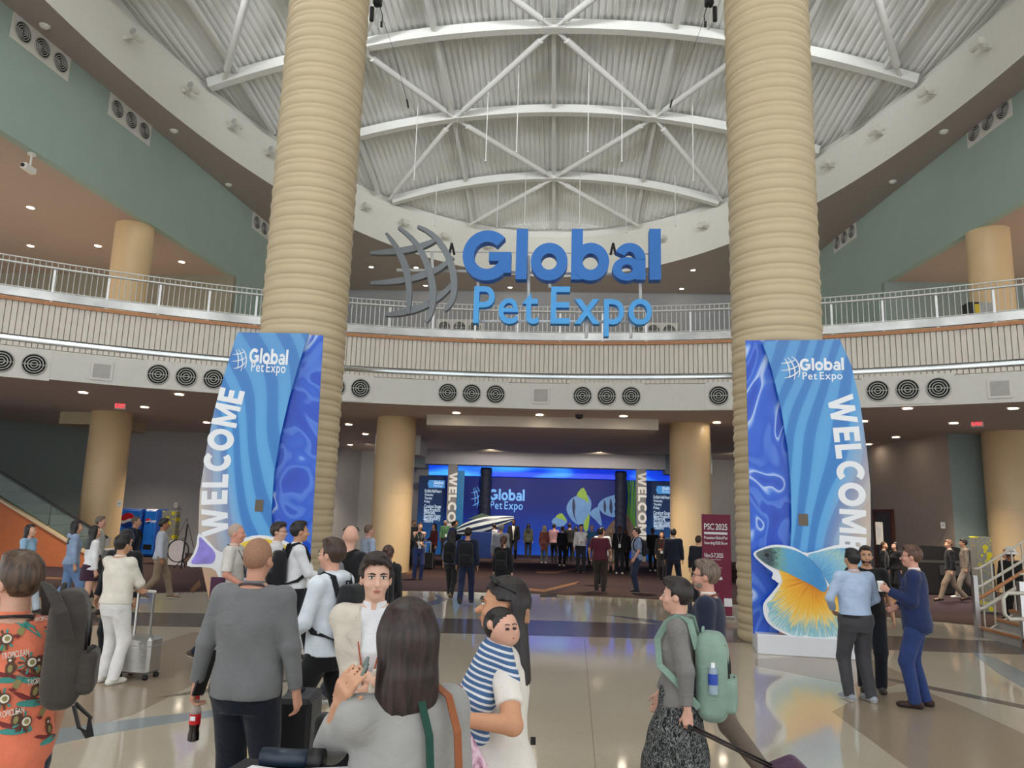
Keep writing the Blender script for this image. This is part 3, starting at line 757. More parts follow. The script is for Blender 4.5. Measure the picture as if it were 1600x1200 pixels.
# real light of the downlights under the balcony
for x, y in ((130, 613), (323, 660), (1418, 638), (1490, 661), (713, 645), (974, 650), (545, 694)):
    l = bpy.data.lights.new('downlight_and_fill', 'SPOT'); l.energy = 650; l.color = (1, .86, .68); l.spot_size = math.radians(110); l.spot_blend = .8; l.shadow_soft_size = .12
    lo = bpy.data.objects.new('downlight_and_fill', l); COL.objects.link(lo); p = atZ(x, y, 5.34); lo.location = tuple(p)
for X, Y, Z, E in ((-2.6, 34.5, 5.0, 700), (2.4, 34.5, 5.0, 700), (-9, 37, 5.3, 110), (9, 37, 5.3, 110), (-17.5, 30, 5.3, 500), (-19, 22, H1 - .1, 420), (-18, 29, H1 - .1, 420), (19, 22, H1 - .1, 420), (18, 29, H1 - .1, 420), (-6, 43, H2 - .1, 700), (6, 43, H2 - .1, 700)):  # extra fill spots added to brighten the mural area, side walls and upper ceilings
    l = bpy.data.lights.new('downlight_and_fill', 'SPOT'); l.energy = E; l.color = (1, .86, .68); l.spot_size = math.radians(120); l.spot_blend = .8; l.shadow_soft_size = .15
    lo = bpy.data.objects.new('downlight_and_fill', l); COL.objects.link(lo); lo.location = (X, Y, Z); lo.rotation_euler = (math.radians(48 if Y in (34.5, 37) else 0), 0, 0)

# ------------------------------------------------------------------ welcome banners
def panel_light_mat(name, s):
    k = NT(name, .55, .35); o = k.sep(k.mapping())
    v = k.mapping(rot=(0, math.radians(-28 * s), 0), scale=(1, 1, .55))
    wv = k.n('ShaderNodeTexWave', Scale=1.1, Distortion=9.0, Detail=.2); wv.inputs['Detail Scale'].default_value = .75; wv.bands_direction = 'X'; k.l(v, wv.inputs['Vector'])
    st = k.ramp(wv.outputs['Fac'], [(0, (70, 134, 204)), (.42, (72, 138, 208)), (.55, (96, 168, 226)), (1, (102, 174, 230))])
    top = k.math('MULTIPLY', k.math('SUBTRACT', o[2], 3.2), .30)
    col = k.mix(k.ramp(top, [(0, (0, 0, 0)), (1, (200, 200, 200))]), st, (108, 134, 188))
    # outer lower edge fades to sand and orange ink
    e = k.math('ADD', k.math('MULTIPLY', k.math('MULTIPLY', o[0], s), 1.15), k.math('MULTIPLY', k.math('SUBTRACT', 2.6, o[2]), .34))
    col = k.mix(k.ramp(k.math('SUBTRACT', e, .25), [(.05, (0, 0, 0)), (.75, (235, 235, 235))]), col, (214, 190, 160))
    lo = k.math('SUBTRACT', 1.5, o[2])
    k.color(k.mix(k.ramp(lo, [(.1, (0, 0, 0)), (.9, (225, 225, 225))]), col, (236, 172, 112))); return k.m
def panel_blue_mat():
    k = NT('royal blue swirl print', .25, .5); v = k.mapping(scale=(1, 1, .7))
    wv = k.n('ShaderNodeTexNoise', Scale=1.15, Detail=1.0, Distortion=1.6); k.l(v, wv.inputs['Vector'])
    k.color(k.ramp(wv.outputs['Fac'], [(.25, (6, 62, 188)), (.38, (16, 80, 204)), (.40, (78, 126, 226)), (.45, (58, 112, 220)), (.47, (20, 84, 208)), (.54, (38, 100, 218)), (.56, (112, 158, 238)), (.585, (196, 216, 250)), (.60, (40, 100, 216)), (.68, (10, 70, 196)), (.8, (66, 120, 224))])); return k.m
M_PBLUE = panel_blue_mat()
M_INK = mat('white ink', (240, 242, 246), .6, var=0)
M_BASEW = mat('white laminate', (226, 228, 234), .35, var=.01)
def atPlane(x, y, p0, n):
    d = _ray(x, y); return CAM_POS + d * (np.dot(np.array(p0) - CAM_POS, n) / np.dot(d, n))

class Board:
    """an upright flat face: local x along it, local z up, outlines surveyed from photo points"""
    def __init__(s, p0, ax, off=0.0):
        s.ax = np.array([*ax, 0.0]); s.ax /= np.linalg.norm(s.ax); s.n = np.array([-s.ax[1], s.ax[0], 0.0]); s.o = np.array([p0[0], p0[1], 0.0]) + s.n * off
    def loc(s, x, y): p = atPlane(x, y, s.o, s.n); return (float(np.dot(p - s.o, s.ax)), float(p[2]))
    def rz(s): return math.atan2(s.ax[1], s.ax[0])
    def outline(s, px): return [s.loc(*p) for p in px]
def local_prism(poly, th, mi=0, y0=0.0): return MB().prism(poly, (0, th, 0), (0, y0, 0), (1, 0, 0), (0, 0, 1), mi)
def smooth_poly(pts, n=6):
    """Catmull-Rom through a closed outline"""
    out = []; m = len(pts)
    for i in range(m):
        p0, p1, p2, p3 = (np.array(pts[(i + k - 1) % m], float) for k in range(4))
        for t in np.arange(n) / n:
            out.append(tuple(.5 * (2 * p1 + (p2 - p0) * t + (2 * p0 - 5 * p1 + 4 * p2 - p3) * t * t + (3 * p1 - p0 - 3 * p2 + p3) * t ** 3)))
    return out
def stroke(pts, w, n=16):
    t = np.linspace(0, 1, len(pts)); tt = np.linspace(0, 1, n); d = min(3, len(pts) - 1)
    C = np.stack([np.polyval(np.polyfit(t, [p[i] for p in pts], d), tt) for i in range(2)], 1)
    T = np.gradient(C, axis=0); T /= np.linalg.norm(T, axis=1)[:, None]; Nn = np.stack([-T[:, 1], T[:, 0]], 1)
    k = (.35 + .65 * np.sin(np.pi * tt))[:, None]
    return [tuple(p) for p in C + Nn * w / 2 * k] + [tuple(p) for p in (C - Nn * w / 2 * k)[::-1]]
GLOBE = [[(.19, .96), (.36, .72), (.44, .42), (.44, .06)], [(.34, 1.0), (.58, .78), (.70, .48), (.74, .24), (.66, -.04)], [(.56, 1.02), (.82, .86), (.97, .55), (.98, .3), (.88, .1)],
         [(0, .72), (.32, .75), (.58, .80), (.82, .90)], [(0, .40), (.40, .44), (.74, .53), (.98, .68)], [(.16, .07), (.46, .12), (.77, .25), (1.0, .46)]]
def logo(board, parent, gx0, gx1, gy0, gy1, tx0, tx1, ty0, ty1, ux0, ux1, uy0, uy1, y, m):
    a, b = board.loc(gx0, gy1), board.loc(gx1, gy0); mb = MB()
    for gi, g in enumerate(GLOBE): mb.prism(stroke([(a[0] + p[0] * (b[0] - a[0]), a[1] + p[1] * (b[1] - a[1])) for p in g], (b[0] - a[0]) * .07), (0, .004, 0), (0, y - .001 * gi, 0), (1, 0, 0), (0, 0, 1))
    mb.build('globe_emblem', m, parent)
    a, b = board.loc(tx0, ty1), board.loc(tx1, ty0)
    text_mesh('Global', (b[1] - a[1]), .004, True, 'r', .085, origin=(a[0], y, a[1]), width=b[0] - a[0]).build('lettering', m, parent)
    a, b = board.loc(ux0, uy1), board.loc(ux1, uy0)
    text_mesh('Pet Expo', (b[1] - a[1]), .004, False, 'm', .12, .24, origin=(a[0], y, a[1]), width=b[0] - a[0]).build('lettering', m, parent)
def welcome_banner(s, FL, FR, depth, bh, blue_px, light_px, path, off_b, off_l, label, logo_px, sq):
    FL, FR = np.array(FL), np.array(FR); ax = (FR - FL) / np.linalg.norm(FR - FL); W = np.linalg.norm(FR - FL)
    front = Board(FL, ax); root = empty('welcome_banner', (*FL, 0), front.rz(), label=label, cat='banner')
    MB().bbox(0, W, 0, depth, 0, bh, .012).build('base', M_BASEW, root)
    B = Board(FL, ax, off_b); local_prism(B.outline(blue_px), .05, y0=off_b).build('blue_panel', M_PBLUE, root)
    L = Board(FL, ax, off_l); lp = L.outline(light_px); cx = np.mean([p[0] for p in lp])
    pn = MB().prism([(p[0] - cx, p[1]) for p in lp], (0, .05, 0), (0, 0, 0), (1, 0, 0), (0, 0, 1)).build('curved_panel', panel_light_mat('wavy light blue print ' + ('right' if s > 0 else 'left'), s), root, loc=(cx, off_l, 0))
    yy = off_l - .005
    # WELCOME set along the curved edge, letter by letter
    P = np.array([L.loc(*p) for p in path]); seg = np.r_[0, np.cumsum(np.linalg.norm(np.diff(P, axis=0), axis=1))]
    def at(u): return np.array([np.interp(u, seg, P[:, 0]), np.interp(u, seg, P[:, 1])])
    Lt, Wt = letters('WELCOME', True, 'r', .12); hgt = .40; k = seg[-1] / Wt
    for c, x, polys, w in Lt:
        u0, u1 = x * k, (x + w) * k; a, b = at(u0), at(u1); ad = (b - a) / np.linalg.norm(b - a); up = np.array([-ad[1], ad[0]])
        mb = MB()
        for pi, pl in enumerate(polys): mb.prism([tuple(a + ad * q[0] * (u1 - u0) / w + up * q[1] * hgt) for q in pl], (0, .004, 0), (0, yy - .001 * pi, 0), (1, 0, 0), (0, 0, 1))
        mb.build('letter', M_INK, root)
    logo(L, root, *logo_px, yy, M_INK)
    a, b = L.loc(sq[0] - 7, sq[1] + 9), L.loc(sq[0] + 7, sq[1] - 9)
    MB().box(a[0], b[0], off_l - .012, off_l - .001, a[1], b[1]).build('floor_box_cover', mat('bronze cover plate', (104, 92, 76), .5), root)
    return root, front, L
BAN_R, FRR, LR = welcome_banner(1, (3.64, 12.60), (5.12, 12.38), .75, .30,
    [(1165, 532), (1300, 531), (1306, 994), (1177, 990)],
    smooth_poly([(1190, 533)], 1) + [(1199, 556), (1207, 580), (1221, 640), (1231, 700), (1236, 760), (1237, 820), (1234, 880), (1226, 940), (1217, 993), (1350, 997), (1357, 920), (1361, 840), (1360, 760), (1354, 700), (1344, 630), (1330, 570), (1312, 530)],
    [(1292, 620), (1301, 668), (1307, 720), (1311, 780), (1312, 820), (1311, 860)], .30, .16,
    'tall blue welcome banner with a betta fish cutout before the right ribbed column', (1221, 1249, 558, 593, 1250, 1318, 560, 579, 1254, 1316, 581, 593), (1255, 812))
BAN_L, FRL, LL = welcome_banner(-1, (-4.62, 11.15), (-3.20, 11.45), 1.4, .40,
    [(400, 520), (505, 524), (478, 992), (392, 985)],
    [(371, 519), (352, 580), (335, 640), (321, 710), (312, 770), (310, 830), (314, 880), (325, 930), (340, 985), (452, 990), (436, 930), (426, 870), (424, 800), (428, 740), (438, 680), (452, 620), (468, 565), (482, 521)],
    [(357, 836), (355, 780), (358, 730), (366, 680), (383, 612)], 1.0, .86,
    'tall blue welcome banner beside the left ribbed column', (361, 387, 546, 578, 389, 451, 548, 567, 392, 447, 568, 580), (405, 790))

# betta fish cutout on the right banner
def fin_mat(name, stops, x0, z0, R):
    k = NT(name, .5, .35); o = k.sep(k.mapping())
    dx, dzv = k.math('SUBTRACT', o[0], x0), k.math('SUBTRACT', o[2], z0)
    r = k.math('DIVIDE', k.math('SQRT', k.math('ADD', k.math('MULTIPLY', dx, dx), k.math('MULTIPLY', dzv, dzv))), R)
    an = k.math('ARCTAN2', dx, dzv); nz = k.n('ShaderNodeTexNoise', Scale=9.0, Detail=3.0); nz.noise_dimensions = '2D'
    cb = k.n('ShaderNodeCombineXYZ'); k.l(k.math('MULTIPLY', an, 4.0), cb.inputs[0]); k.l(k.math('MULTIPLY', r, .25), cb.inputs[1]); k.l(cb.outputs[0], nz.inputs['Vector'])
    f = k.math('ADD', r, k.math('MULTIPLY', k.math('SUBTRACT', nz.outputs['Fac'], .5), .7)); k.color(k.ramp(f, stops)); return k.m
FB_ = Board((3.64, 12.60), (5.12 - 3.64, 12.38 - 12.60), .06)
fish_root = empty('betta_fish_cutout', (*FB_.o[:2], .30), FB_.rz(), label='blue and yellow betta fish cutout standing on the right banner base', cat='cutout')
def fo(px): return [(p[0], p[1] - .30) for p in FB_.outline(px)]
body_px = [(1181, 866), (1192, 859), (1213, 855), (1236, 858), (1257, 867), (1275, 882), (1287, 900), (1292, 918), (1286, 925), (1270, 915), (1250, 905), (1230, 895), (1214, 889), (1196, 880)]
vent_px = [(1217, 889), (1222, 905), (1221, 913), (1210, 929), (1206, 936), (1198, 944), (1202, 953), (1200, 963), (1207, 974), (1216, 981), (1226, 986), (1238, 992), (1250, 995), (1258, 992), (1270, 996), (1285, 997), (1300, 994), (1315, 996), (1324, 985), (1326, 960), (1322, 930), (1300, 915), (1288, 920), (1270, 914), (1250, 904), (1232, 896)]
dors_px = [(1262, 868), (1280, 862), (1305, 857), (1330, 857), (1346, 866), (1350, 890), (1345, 920), (1328, 935), (1300, 918), (1288, 900), (1276, 882)]
allp = [(1177, 866), (1192, 856), (1213, 851), (1240, 855), (1262, 864), (1305, 852), (1334, 852), (1351, 864), (1356, 892), (1350, 924), (1334, 945), (1332, 985), (1320, 1000), (1300, 998), (1270, 1000), (1250, 999), (1225, 990), (1205, 978), (1195, 964), (1193, 944), (1207, 926), (1217, 911), (1206, 904), (1208, 895), (1194, 884)]
local_prism(smooth_poly(fo(allp), 3), .03).build('white_border', M_INK, fish_root)
vp = fo([(1270, 905)])[0]; vq = fo([(1215, 980)])[0]
M_VFIN = fin_mat('yellow orange fin print', [(.05, (210, 120, 40)), (.25, (240, 164, 48)), (.48, (248, 196, 70)), (.62, (236, 220, 150)), (.74, (120, 188, 206)), (.9, (196, 224, 228)), (1, (238, 244, 244))], vp[0], vp[1], 1.05)
M_DFIN = fin_mat('pale blue fin print', [(.05, (70, 140, 200)), (.4, (120, 186, 226)), (.62, (170, 206, 200)), (.85, (90, 160, 210)), (1, (230, 240, 244))], vp[0], vp[1], .9)
def body_mat():
    k = NT('blue fish body print', .45, .4); o = k.sep(k.mapping()); nz = k.n('ShaderNodeTexNoise', Scale=22.0); k.l(k.mapping(), nz.inputs['Vector'])
    hx = fo([(1181, 866)])[0][0]
    f = k.math('ADD', k.math('MULTIPLY', k.math('SUBTRACT', o[0], hx), .85), k.math('MULTIPLY', k.math('SUBTRACT', nz.outputs['Fac'], .5), .25))
    k.color(k.ramp(f, [(.02, (92, 110, 116)), (.20, (58, 74, 82)), (.30, (120, 170, 160)), (.42, (94, 168, 214)), (.8, (66, 140, 204)), (1, (104, 178, 226))])); return k.m
local_prism(smooth_poly(fo(dors_px), 3), .008, y0=-.006).build('tail_fin', M_DFIN, fish_root)
local_prism(smooth_poly(fo(vent_px), 3), .008, y0=-.010).build('ventral_fin', M_VFIN, fish_root)
local_prism(smooth_poly(fo(body_px), 3), .008, y0=-.016).build('fish_body', body_mat(), fish_root)
local_prism(smooth_poly(fo([(1213, 896), (1219, 898), (1221, 906), (1217, 911), (1211, 906)]), 3), .008, y0=-.014).build('pectoral_fin', M_INK, fish_root)
ec = fo([(1198, 867)])[0]
MB().ellipsoid((ec[0], -.018, ec[1]), (.032, .006, .032)).build('eye', M_BLACK, fish_root)

# goldfish style cutout on the left banner
FB2 = Board((-4.62, 11.15), (1.42, .30), .10)
gf = empty('fish_cutout', (*FB2.o[:2], .40), FB2.rz(), label='purple tailed yellow fish cutout standing on the left banner base', cat='cutout')
def g2(px): return [(p[0], p[1] - .40) for p in FB2.outline(px)]
M_PURP = mat('lilac tail print', (150, 138, 226), .5, var=.25, scale=5); M_YEL = mat('yellow fish print', (236, 206, 60), .5, var=.1); M_PALE = mat('pale fish print', (206, 214, 236), .5, var=.12, scale=5)
local_prism(smooth_poly(g2([(310, 834), (322, 842), (345, 863), (372, 845), (405, 836), (445, 845), (478, 868), (490, 895), (474, 925), (430, 950), (385, 948), (352, 925), (337, 892), (318, 886), (292, 884), (302, 865), (307, 850)]), 3), .03).build('white_border', M_INK, gf)
local_prism(smooth_poly(g2([(312, 839), (322, 848), (336, 864), (333, 879), (318, 881), (299, 880), (306, 866), (311, 852)]), 3), .008, y0=-.008).build('tail_fin', M_PURP, gf)
local_prism(smooth_poly(g2([(350, 866), (375, 850), (405, 841), (440, 849), (470, 869), (440, 880), (390, 878)]), 3), .008, y0=-.008).build('dorsal_fin', M_YEL, gf)
local_prism(smooth_poly(g2([(352, 872), (390, 880), (440, 882), (472, 872), (482, 895), (468, 920), (430, 943), (388, 941), (358, 920), (346, 892)]), 3), .008, y0=-.008).build('fish_body', M_PALE, gf)

# ------------------------------------------------------------------ mural wall at the back
def mural_mat():
    k = NT('deep blue mural print', .5, .3); o = k.sep(k.mapping()); nz = k.n('ShaderNodeTexNoise', Scale=.5, Detail=4.0); k.l(k.mapping(), nz.inputs['Vector'])
    f = k.math('ADD', k.math('MULTIPLY', o[2], -.16), k.math('MULTIPLY', nz.outputs['Fac'], .35))
    c = k.ramp(k.math('ADD', f, .72), [(.1, (6, 22, 92)), (.5, (8, 34, 122)), (.75, (14, 62, 176)), (1, (26, 96, 220))])
    k.color(c); k.l(c, k.b.inputs['Emission Color']); k.b.inputs['Emission Strength'].default_value = .14; return k.m
MY = 42.0
mroot = empty('mural_wall', (0, MY, 0), label='deep blue illuminated mural wall with fish and the Global Pet Expo logo at the back', cat='mural')
MBd = Board((0, MY), (1, 0))
MB().box(-6.4, 6.4, 0, .1, 0, 4.18).build('mural_panel', mural_mat(), mroot)
M_COVE = NT('blue cove light'); _o = M_COVE.sep(M_COVE.mapping()); _n = M_COVE.n('ShaderNodeTexNoise', Scale=.25, Detail=1.0); M_COVE.l(M_COVE.mapping(scale=(1, 1, 4)), _n.inputs['Vector'])
_c = M_COVE.ramp(_n.outputs['Fac'], [(.35, (16, 50, 200)), (.5, (20, 70, 226)), (.62, (70, 170, 250))]); M_COVE.color(_c); M_COVE.l(_c, M_COVE.b.inputs['Emission Color']); M_COVE.b.inputs['Emission Strength'].default_value = .5
MB().box(-7.0, 7.0, -.4, .1, 4.19, 5.0).build('cove_light', M_COVE.m, mroot)
def emis(name, c, e=.5): return mat(name, c, .5, var=.12, scale=3, emit=e)
M_MLOGO = emis('pale blue logo print', (104, 168, 232), .3)
def mp(px): return MBd.outline(px)
logo(MBd, mroot, 735, 752, 762, 792, 764, 820, 766, 781, 766, 817, 784, 795, -.01, M_MLOGO)
M_F1, M_F2, M_F3 = emis('striped fish print', (92, 136, 186), .16), emis('lime fin print', (128, 164, 56), .16), emis('fish stripe print', (22, 38, 84), .1)
def mprint(px, m, y=-.012, name='printed_fish'): local_prism(smooth_poly(mp(px), 3), .004, y0=y).build(name, m, mroot)
mprint([(885, 796), (890, 782), (902, 774), (916, 772), (924, 785), (922, 800), (918, 814), (905, 820), (893, 812)], M_F1)
mprint([(901, 774), (912, 762), (920, 785), (912, 780)], M_F2, -.016, 'printed_fin'); mprint([(912, 818), (921, 803), (919, 826), (914, 830)], M_F2, -.016, 'printed_fin')
mprint([(921, 802), (934, 792), (938, 806), (940, 822), (930, 812)], M_F1, -.016, 'printed_fin'); mprint([(896, 778), (899, 790), (898, 806), (902, 816), (897, 808), (894, 792)], M_F3, -.018, 'printed_stripe')
mprint([(934, 790), (942, 780), (955, 775), (962, 776), (962, 806), (950, 806), (940, 800)], M_F1)
mprint([(944, 781), (947, 790), (946, 801), (943, 796)], M_F3, -.018, 'printed_stripe'); mprint([(954, 778), (957, 790), (956, 803), (952, 795)], M_F3, -.018, 'printed_stripe')
mprint([(862, 815), (868, 808), (880, 806), (886, 814), (880, 822), (868, 822)], M_F1); mprint([(868, 808), (878, 802), (886, 816), (880, 812)], M_F2, -.016, 'printed_fin')
M_GRASS = emis('green weed print', (62, 112, 42), .2); M_ROCK = emis('brown rock print', (84, 66, 60), .25)
for x0, x1, w in ((985, 981, 1.3), (989, 987, 1.8), (994, 991, 1.6), (999, 996, 1.4), (981, 984, 1.2)):
    mprint([(x0 - w, 752), (x0 + w, 752), (x1 + w, 800), (x1 + 3, 845), (x1 - 3, 845), (x1 - w, 800)], M_GRASS, -.013, 'printed_weed')
mprint([(940, 850), (948, 826), (962, 810), (976, 800), (990, 822), (1004, 850)], M_ROCK, -.014, 'printed_rock')
# dark textured pillars before the mural
M_PIL = mat('dark blue textured pillar', (26, 34, 62), .7, var=.35, scale=5, bump=.8, bscale=6)
for x, lab in ((759, 'dark textured pillar before the mural, beside the left of its logo'), (970, 'dark textured pillar before the mural, beside the printed weed')):
    p = atY(x, 760, 41.0); MB().lathe([(.31 + .02 * math.sin(i * 1.9), z) for i, z in enumerate(np.linspace(0, 4.6, 40))], seg=20).build('textured_pillar', M_PIL, loc=(p[0], 41.0, 0), smooth=True, label=lab, cat='pillar')
# grey welcome posts and dark information panels either side
M_POST = mat('grey post', (132, 134, 138), .6); M_INFO = NT('dark blue information print', .5, .3); _o = M_INFO.sep(M_INFO.mapping())
_c = M_INFO.ramp(M_INFO.math('MULTIPLY', _o[2], .25), [(.1, (18, 74, 132)), (.6, (20, 42, 82)), (1, (18, 34, 66))]); M_INFO.color(_c); M_INFO.l(_c, M_INFO.b.inputs['Emission Color']); M_INFO.b.inputs['Emission Strength'].default_value = .25
M_PALEINK = emis('pale printed text', (176, 196, 216), .35)
TEXTS = [('Exhibit Hall Hours', .30, .16), ('Wednesday', .37, .12), ('Thursday', .44, .12), ('Friday', .51, .12), ('Catalyst Stage', .62, .17), ('New Products', .69, .17), ('Showcase', .74, .17), ('Spotlight Stage', .81, .17), ('Sustainability', .87, .17), ('Theatre', .92, .17)]
for s, px0, px1, pt, lab in ((-1, 655, 697, 743, 'left'), (1, 1011, 1053, 752, 'right')):
    a = atY(px0, pt, 39.6); b = atY(px1, pt, 39.6); W = b[0] - a[0]
    r = empty('information_panel', (a[0], 39.6, 0), label='dark blue information panel listing hours and stages at %s of the mural' % lab, cat='information panel')
    MB().bbox(0, W, 0, .12, 0, a[2], .01).build('panel', M_INFO.m, r)
    top = a[2]; 
    local_prism([(W * .38, top - .62), (W * .33, top - .42), (W * .38, top - .22), (W * .97, top - .22), (W * .97, top - .62)], .004, y0=-.008).build('logo_patch', emis('light blue patch', (58, 128, 190), .35), r)
    text_mesh('Global', .16, .003, True, origin=(W * .56, -.013, top - .42), width=W * .36).build('lettering', M_PALEINK, r)
    text_mesh('Pet Expo', .11, .003, False, 'm', .12, .24, origin=(W * .57, -.013, top - .56), width=W * .33).build('lettering', M_PALEINK, r)
    for t, fy, hh in TEXTS:
        w0 = min(W * .62, len(t) * hh * .42)
        text_mesh(t, hh, .003, False, 'b', .10, .3, origin=(W * .24, -.008, top * (1 - fy * .62) - .12), width=w0).build('lettering', M_PALEINK, r)
    x = 707 if s < 0 else 1002; p = atY(x, 744, 39.0); hp = p[2] + .30
    r = empty('welcome_post', (p[0], 39.0, 0), label='grey post with white vertical WELCOME lettering at %s of the mural' % lab, cat='sign post')
    MB().bbox(-.24, .24, 0, .3, 0, 4.62, .01).build('post', M_POST, r); MB().box(.25, .62, .05, .1, 0, hp) .build('blue_side', emis('teal blue print', (20, 92, 140), .2), r) if s < 0 else None
    Lt, Wt = letters('WELCOME', True, 'r', .12); k = 3.55 / Wt; y0 = hp - .1
    for c, xx, polys, w in Lt:
        mb = MB()
        for pl in polys: mb.prism([(q[1] * .42 - .21 + .05, y0 - (xx + q[0]) * k) for q in pl], (0, .02, 0), (0, -.022, 0), (1, 0, 0), (0, 0, 1))
        mb.build('letter', M_INK, r)

# zebra striped fish sculpture on a blue plinth
a, b = atY(714, 830, 37.5), atY(803, 810, 37.5); r = empty('fish_sculpture', ((a[0] + b[0]) / 2, 37.5, 0), label='large zebra striped fish sculpture on a blue plinth before the mural', cat='sculpture')
rows = []; n = 20
for i in range(n + 1):
    t = i / n; c = (a + (b - a) * t) - np.array([(a[0] + b[0]) / 2, 37.5, 0]); h = .42 * math.sin(math.pi * (.06 + .88 * t) ** .8) ** .8
    rows.append([(c[0], .55 * h * math.cos(q), c[2] + h * math.sin(q)) for q in np.linspace(0, 2 * math.pi, 33)])
for band in range(16):      # alternate dark and pale bands running along the body
    rr_ = [[row[(2 * band + j) % 32] for j in range(3)] for row in rows]
    MB().grid(rr_).build('body_stripe', mat('pale fish stripe', (206, 216, 220), .35) if band % 2 else mat('navy fish stripe', (28, 42, 78), .35), r, True)
zc = (a[2] + b[2]) / 2
local_prism([(-.9, zc + .25), (-.2, zc + .55), (.3, zc + .42), (.1, zc + .3)], .06, y0=-.03).build('dorsal_fin', mat('olive fin', (70, 92, 78), .5, var=.2), r)
local_prism([(-1.3, zc - .12), (-1.75, zc + .12), (-1.62, zc - .18), (-1.7, zc - .48)], .06, y0=-.03).build('tail_fin', mat('olive fin', (70, 92, 78), .5), r)
MB().bbox(-.9, .7, -.35, .35, 0, zc - .34, .03).build('plinth', mat('navy plinth', (22, 50, 116), .5), r)
# show banner stand beside the right ribbed column
r = empty('banner_stand', (3.63, 17, 0), label='maroon pull-up banner reading PSC 2025 beside the right ribbed column', cat='banner')
M_MAR = mat('maroon banner print', (122, 36, 66), .6, var=.06, scale=2)
MB().box(0, .62, 0, .012, .05, 2.19).build('banner_sheet', M_MAR, r); MB().bbox(-.03, .65, -.12, .13, 0, .06, .01).build('foot', M_STEEL, r)
for t, x, z, h, w in (('PSC 2025', .05, 1.86, .13, .50), ('Premium Global Pet', .05, 1.66, .06, .50), ('Sourcing B2B Show', .05, 1.55, .06, .50), ('Nov.5-7,2025', .05, 1.27, .09, .40)):
    text_mesh(t, h, .002, False, 'b', .06, .25, origin=(x, -.003, z), ad=(0, -1, 0), width=w).build('lettering', M_INK, r)
MB().box(.05, .55, -.003, -.001, 1.76, 1.81).box(.05, .4, -.003, -.001, 1.22, 1.228).box(.2, .42, -.003, -.001, 1.05, 1.06).box(.2, .40, -.003, -.001, 1.0, 1.01).box(.22, .42, -.003, -.001, .8, .86).box(.45, .62, -.003, -.001, .25, .42).build('printed_bars', M_INK, r, kind='stuff')

# ------------------------------------------------------------------ left corner: vending machines, posters, stair
M_PEP = mat('vending machine blue', (18, 58, 128), .35, var=.2, scale=1.5, emit=.08); M_RED = mat('emblem red', (206, 36, 48), .4, var=0); M_EBLUE = mat('emblem blue', (24, 60, 150), .4, var=0)
def emblem(parent, cx, cz, R, y):
    t = np.linspace(0, 1, 15)
    top = [(cx + R * math.cos(q), cz + R * math.sin(q)) for q in np.linspace(math.radians(8), math.radians(172), 20)] + [(cx - R * .98 + R * 1.96 * u, cz + R * (.12 + .16 * math.sin(2 * math.pi * u + 3.6))) for u in t]
    bot = [(cx + R * math.cos(q), cz + R * math.sin(q)) for q in np.linspace(math.radians(-172), math.radians(-8), 20)] + [(cx + R * .97 - R * 1.94 * u, cz + R * (-.26 + .16 * math.sin(2 * math.pi * (1 - u) + 3.6))) for u in t]
    local_prism([(cx + R * math.cos(q), cz + R * math.sin(q)) for q in np.linspace(0, 2 * math.pi, 33)[:-1]], .004, y0=y).build('emblem_white', M_INK, parent)
    local_prism(top, .003, y0=y - .004).build('emblem_red', M_RED, parent); local_prism(bot, .003, y0=y - .004).build('emblem_blue', M_EBLUE, parent)
for x0, w, er, lab in ((-17.25, 1.05, .31, 'large blue vending machine with round red white and blue emblem by the far left column'), (-16.1, .55, .11, 'narrow blue drinks vending machine beside the larger one')):
    r = empty('vending_machine', (x0, 30, 0), label=lab, cat='vending machine')
    MB().bbox(0, w, 0, .85, .05, 1.9, .03).build('cabinet', M_PEP, r); MB().bbox(.04, w - .04, -.03, .0, .12, 1.84, .015).build('door', mat('vending door print', (30, 96, 176), .3, var=.35, scale=2, emit=.1), r)
    emblem(r, w * (.48 if er > .2 else .36), 1.42, er, -.036); MB().box(.1, w - .1, -.035, -.02, .3, .5).build('delivery_flap', M_BLACK, r)
    if er < .2: text_mesh('pepsi', .11, .003, False, 'b', .08, origin=(w * .60, -.036, 1.38), width=.2).build('lettering', M_INK, r)
    else: local_prism([(w * .2, .62), (w * .62, .78), (w * .8, .72), (w * .5, .58)], .003, y0=-.036).build('white_swoosh', M_INK, r)
def dots_mat():
    k = NT('grey poster with yellow dots', .6, .3); vo = k.n('ShaderNodeTexVoronoi', Scale=4.2); k.l(k.mapping(scale=(1, 0.01, 1)), vo.inputs['Vector'])
    k.color(k.ramp(vo.outputs['Distance'], [(.30, (226, 208, 40)), (.34, (150, 148, 142)), (.5, (146, 144, 140)), (.54, (204, 190, 70)), (.58, (150, 148, 142))], 'CONSTANT')); return k.m
M_DOTS = dots_mat()
for x, y, w, lab in ((-13.9, 27.2, .55, 'grey poster pillar with yellow dots beside the vending machines'), (10.98, 20, .38, 'grey poster pillar with yellow dots beside the stair at right')):
    r = empty('poster_pillar', (x, y, 0), label=lab, cat='poster stand'); MB().bbox(0, w, 0, .3, .03, 1.86, .008).build('printed_body', M_DOTS, r); MB().box(-.03, w + .03, -.03, .33, 0, .035).build('foot', M_BLACK, r)
r = empty('equipment_stand', tuple(atY(283, 886, 25) * (1, 1, 0)), label='black tripod stand with hoop beside a white board near the left wall', cat='stand')
MB().tube([(0, 0, 0), (.05, 0, 1.0), (0.07, 0, 1.45)], .03, 8).build('pole', M_BLACK, r)
for dx, dy in ((.28, .1), (-.28, .05), (0, .3)): MB().tube([(.02, 0, .3), (dx, dy, .012)], .015, 6).build('leg', M_BLACK, r)
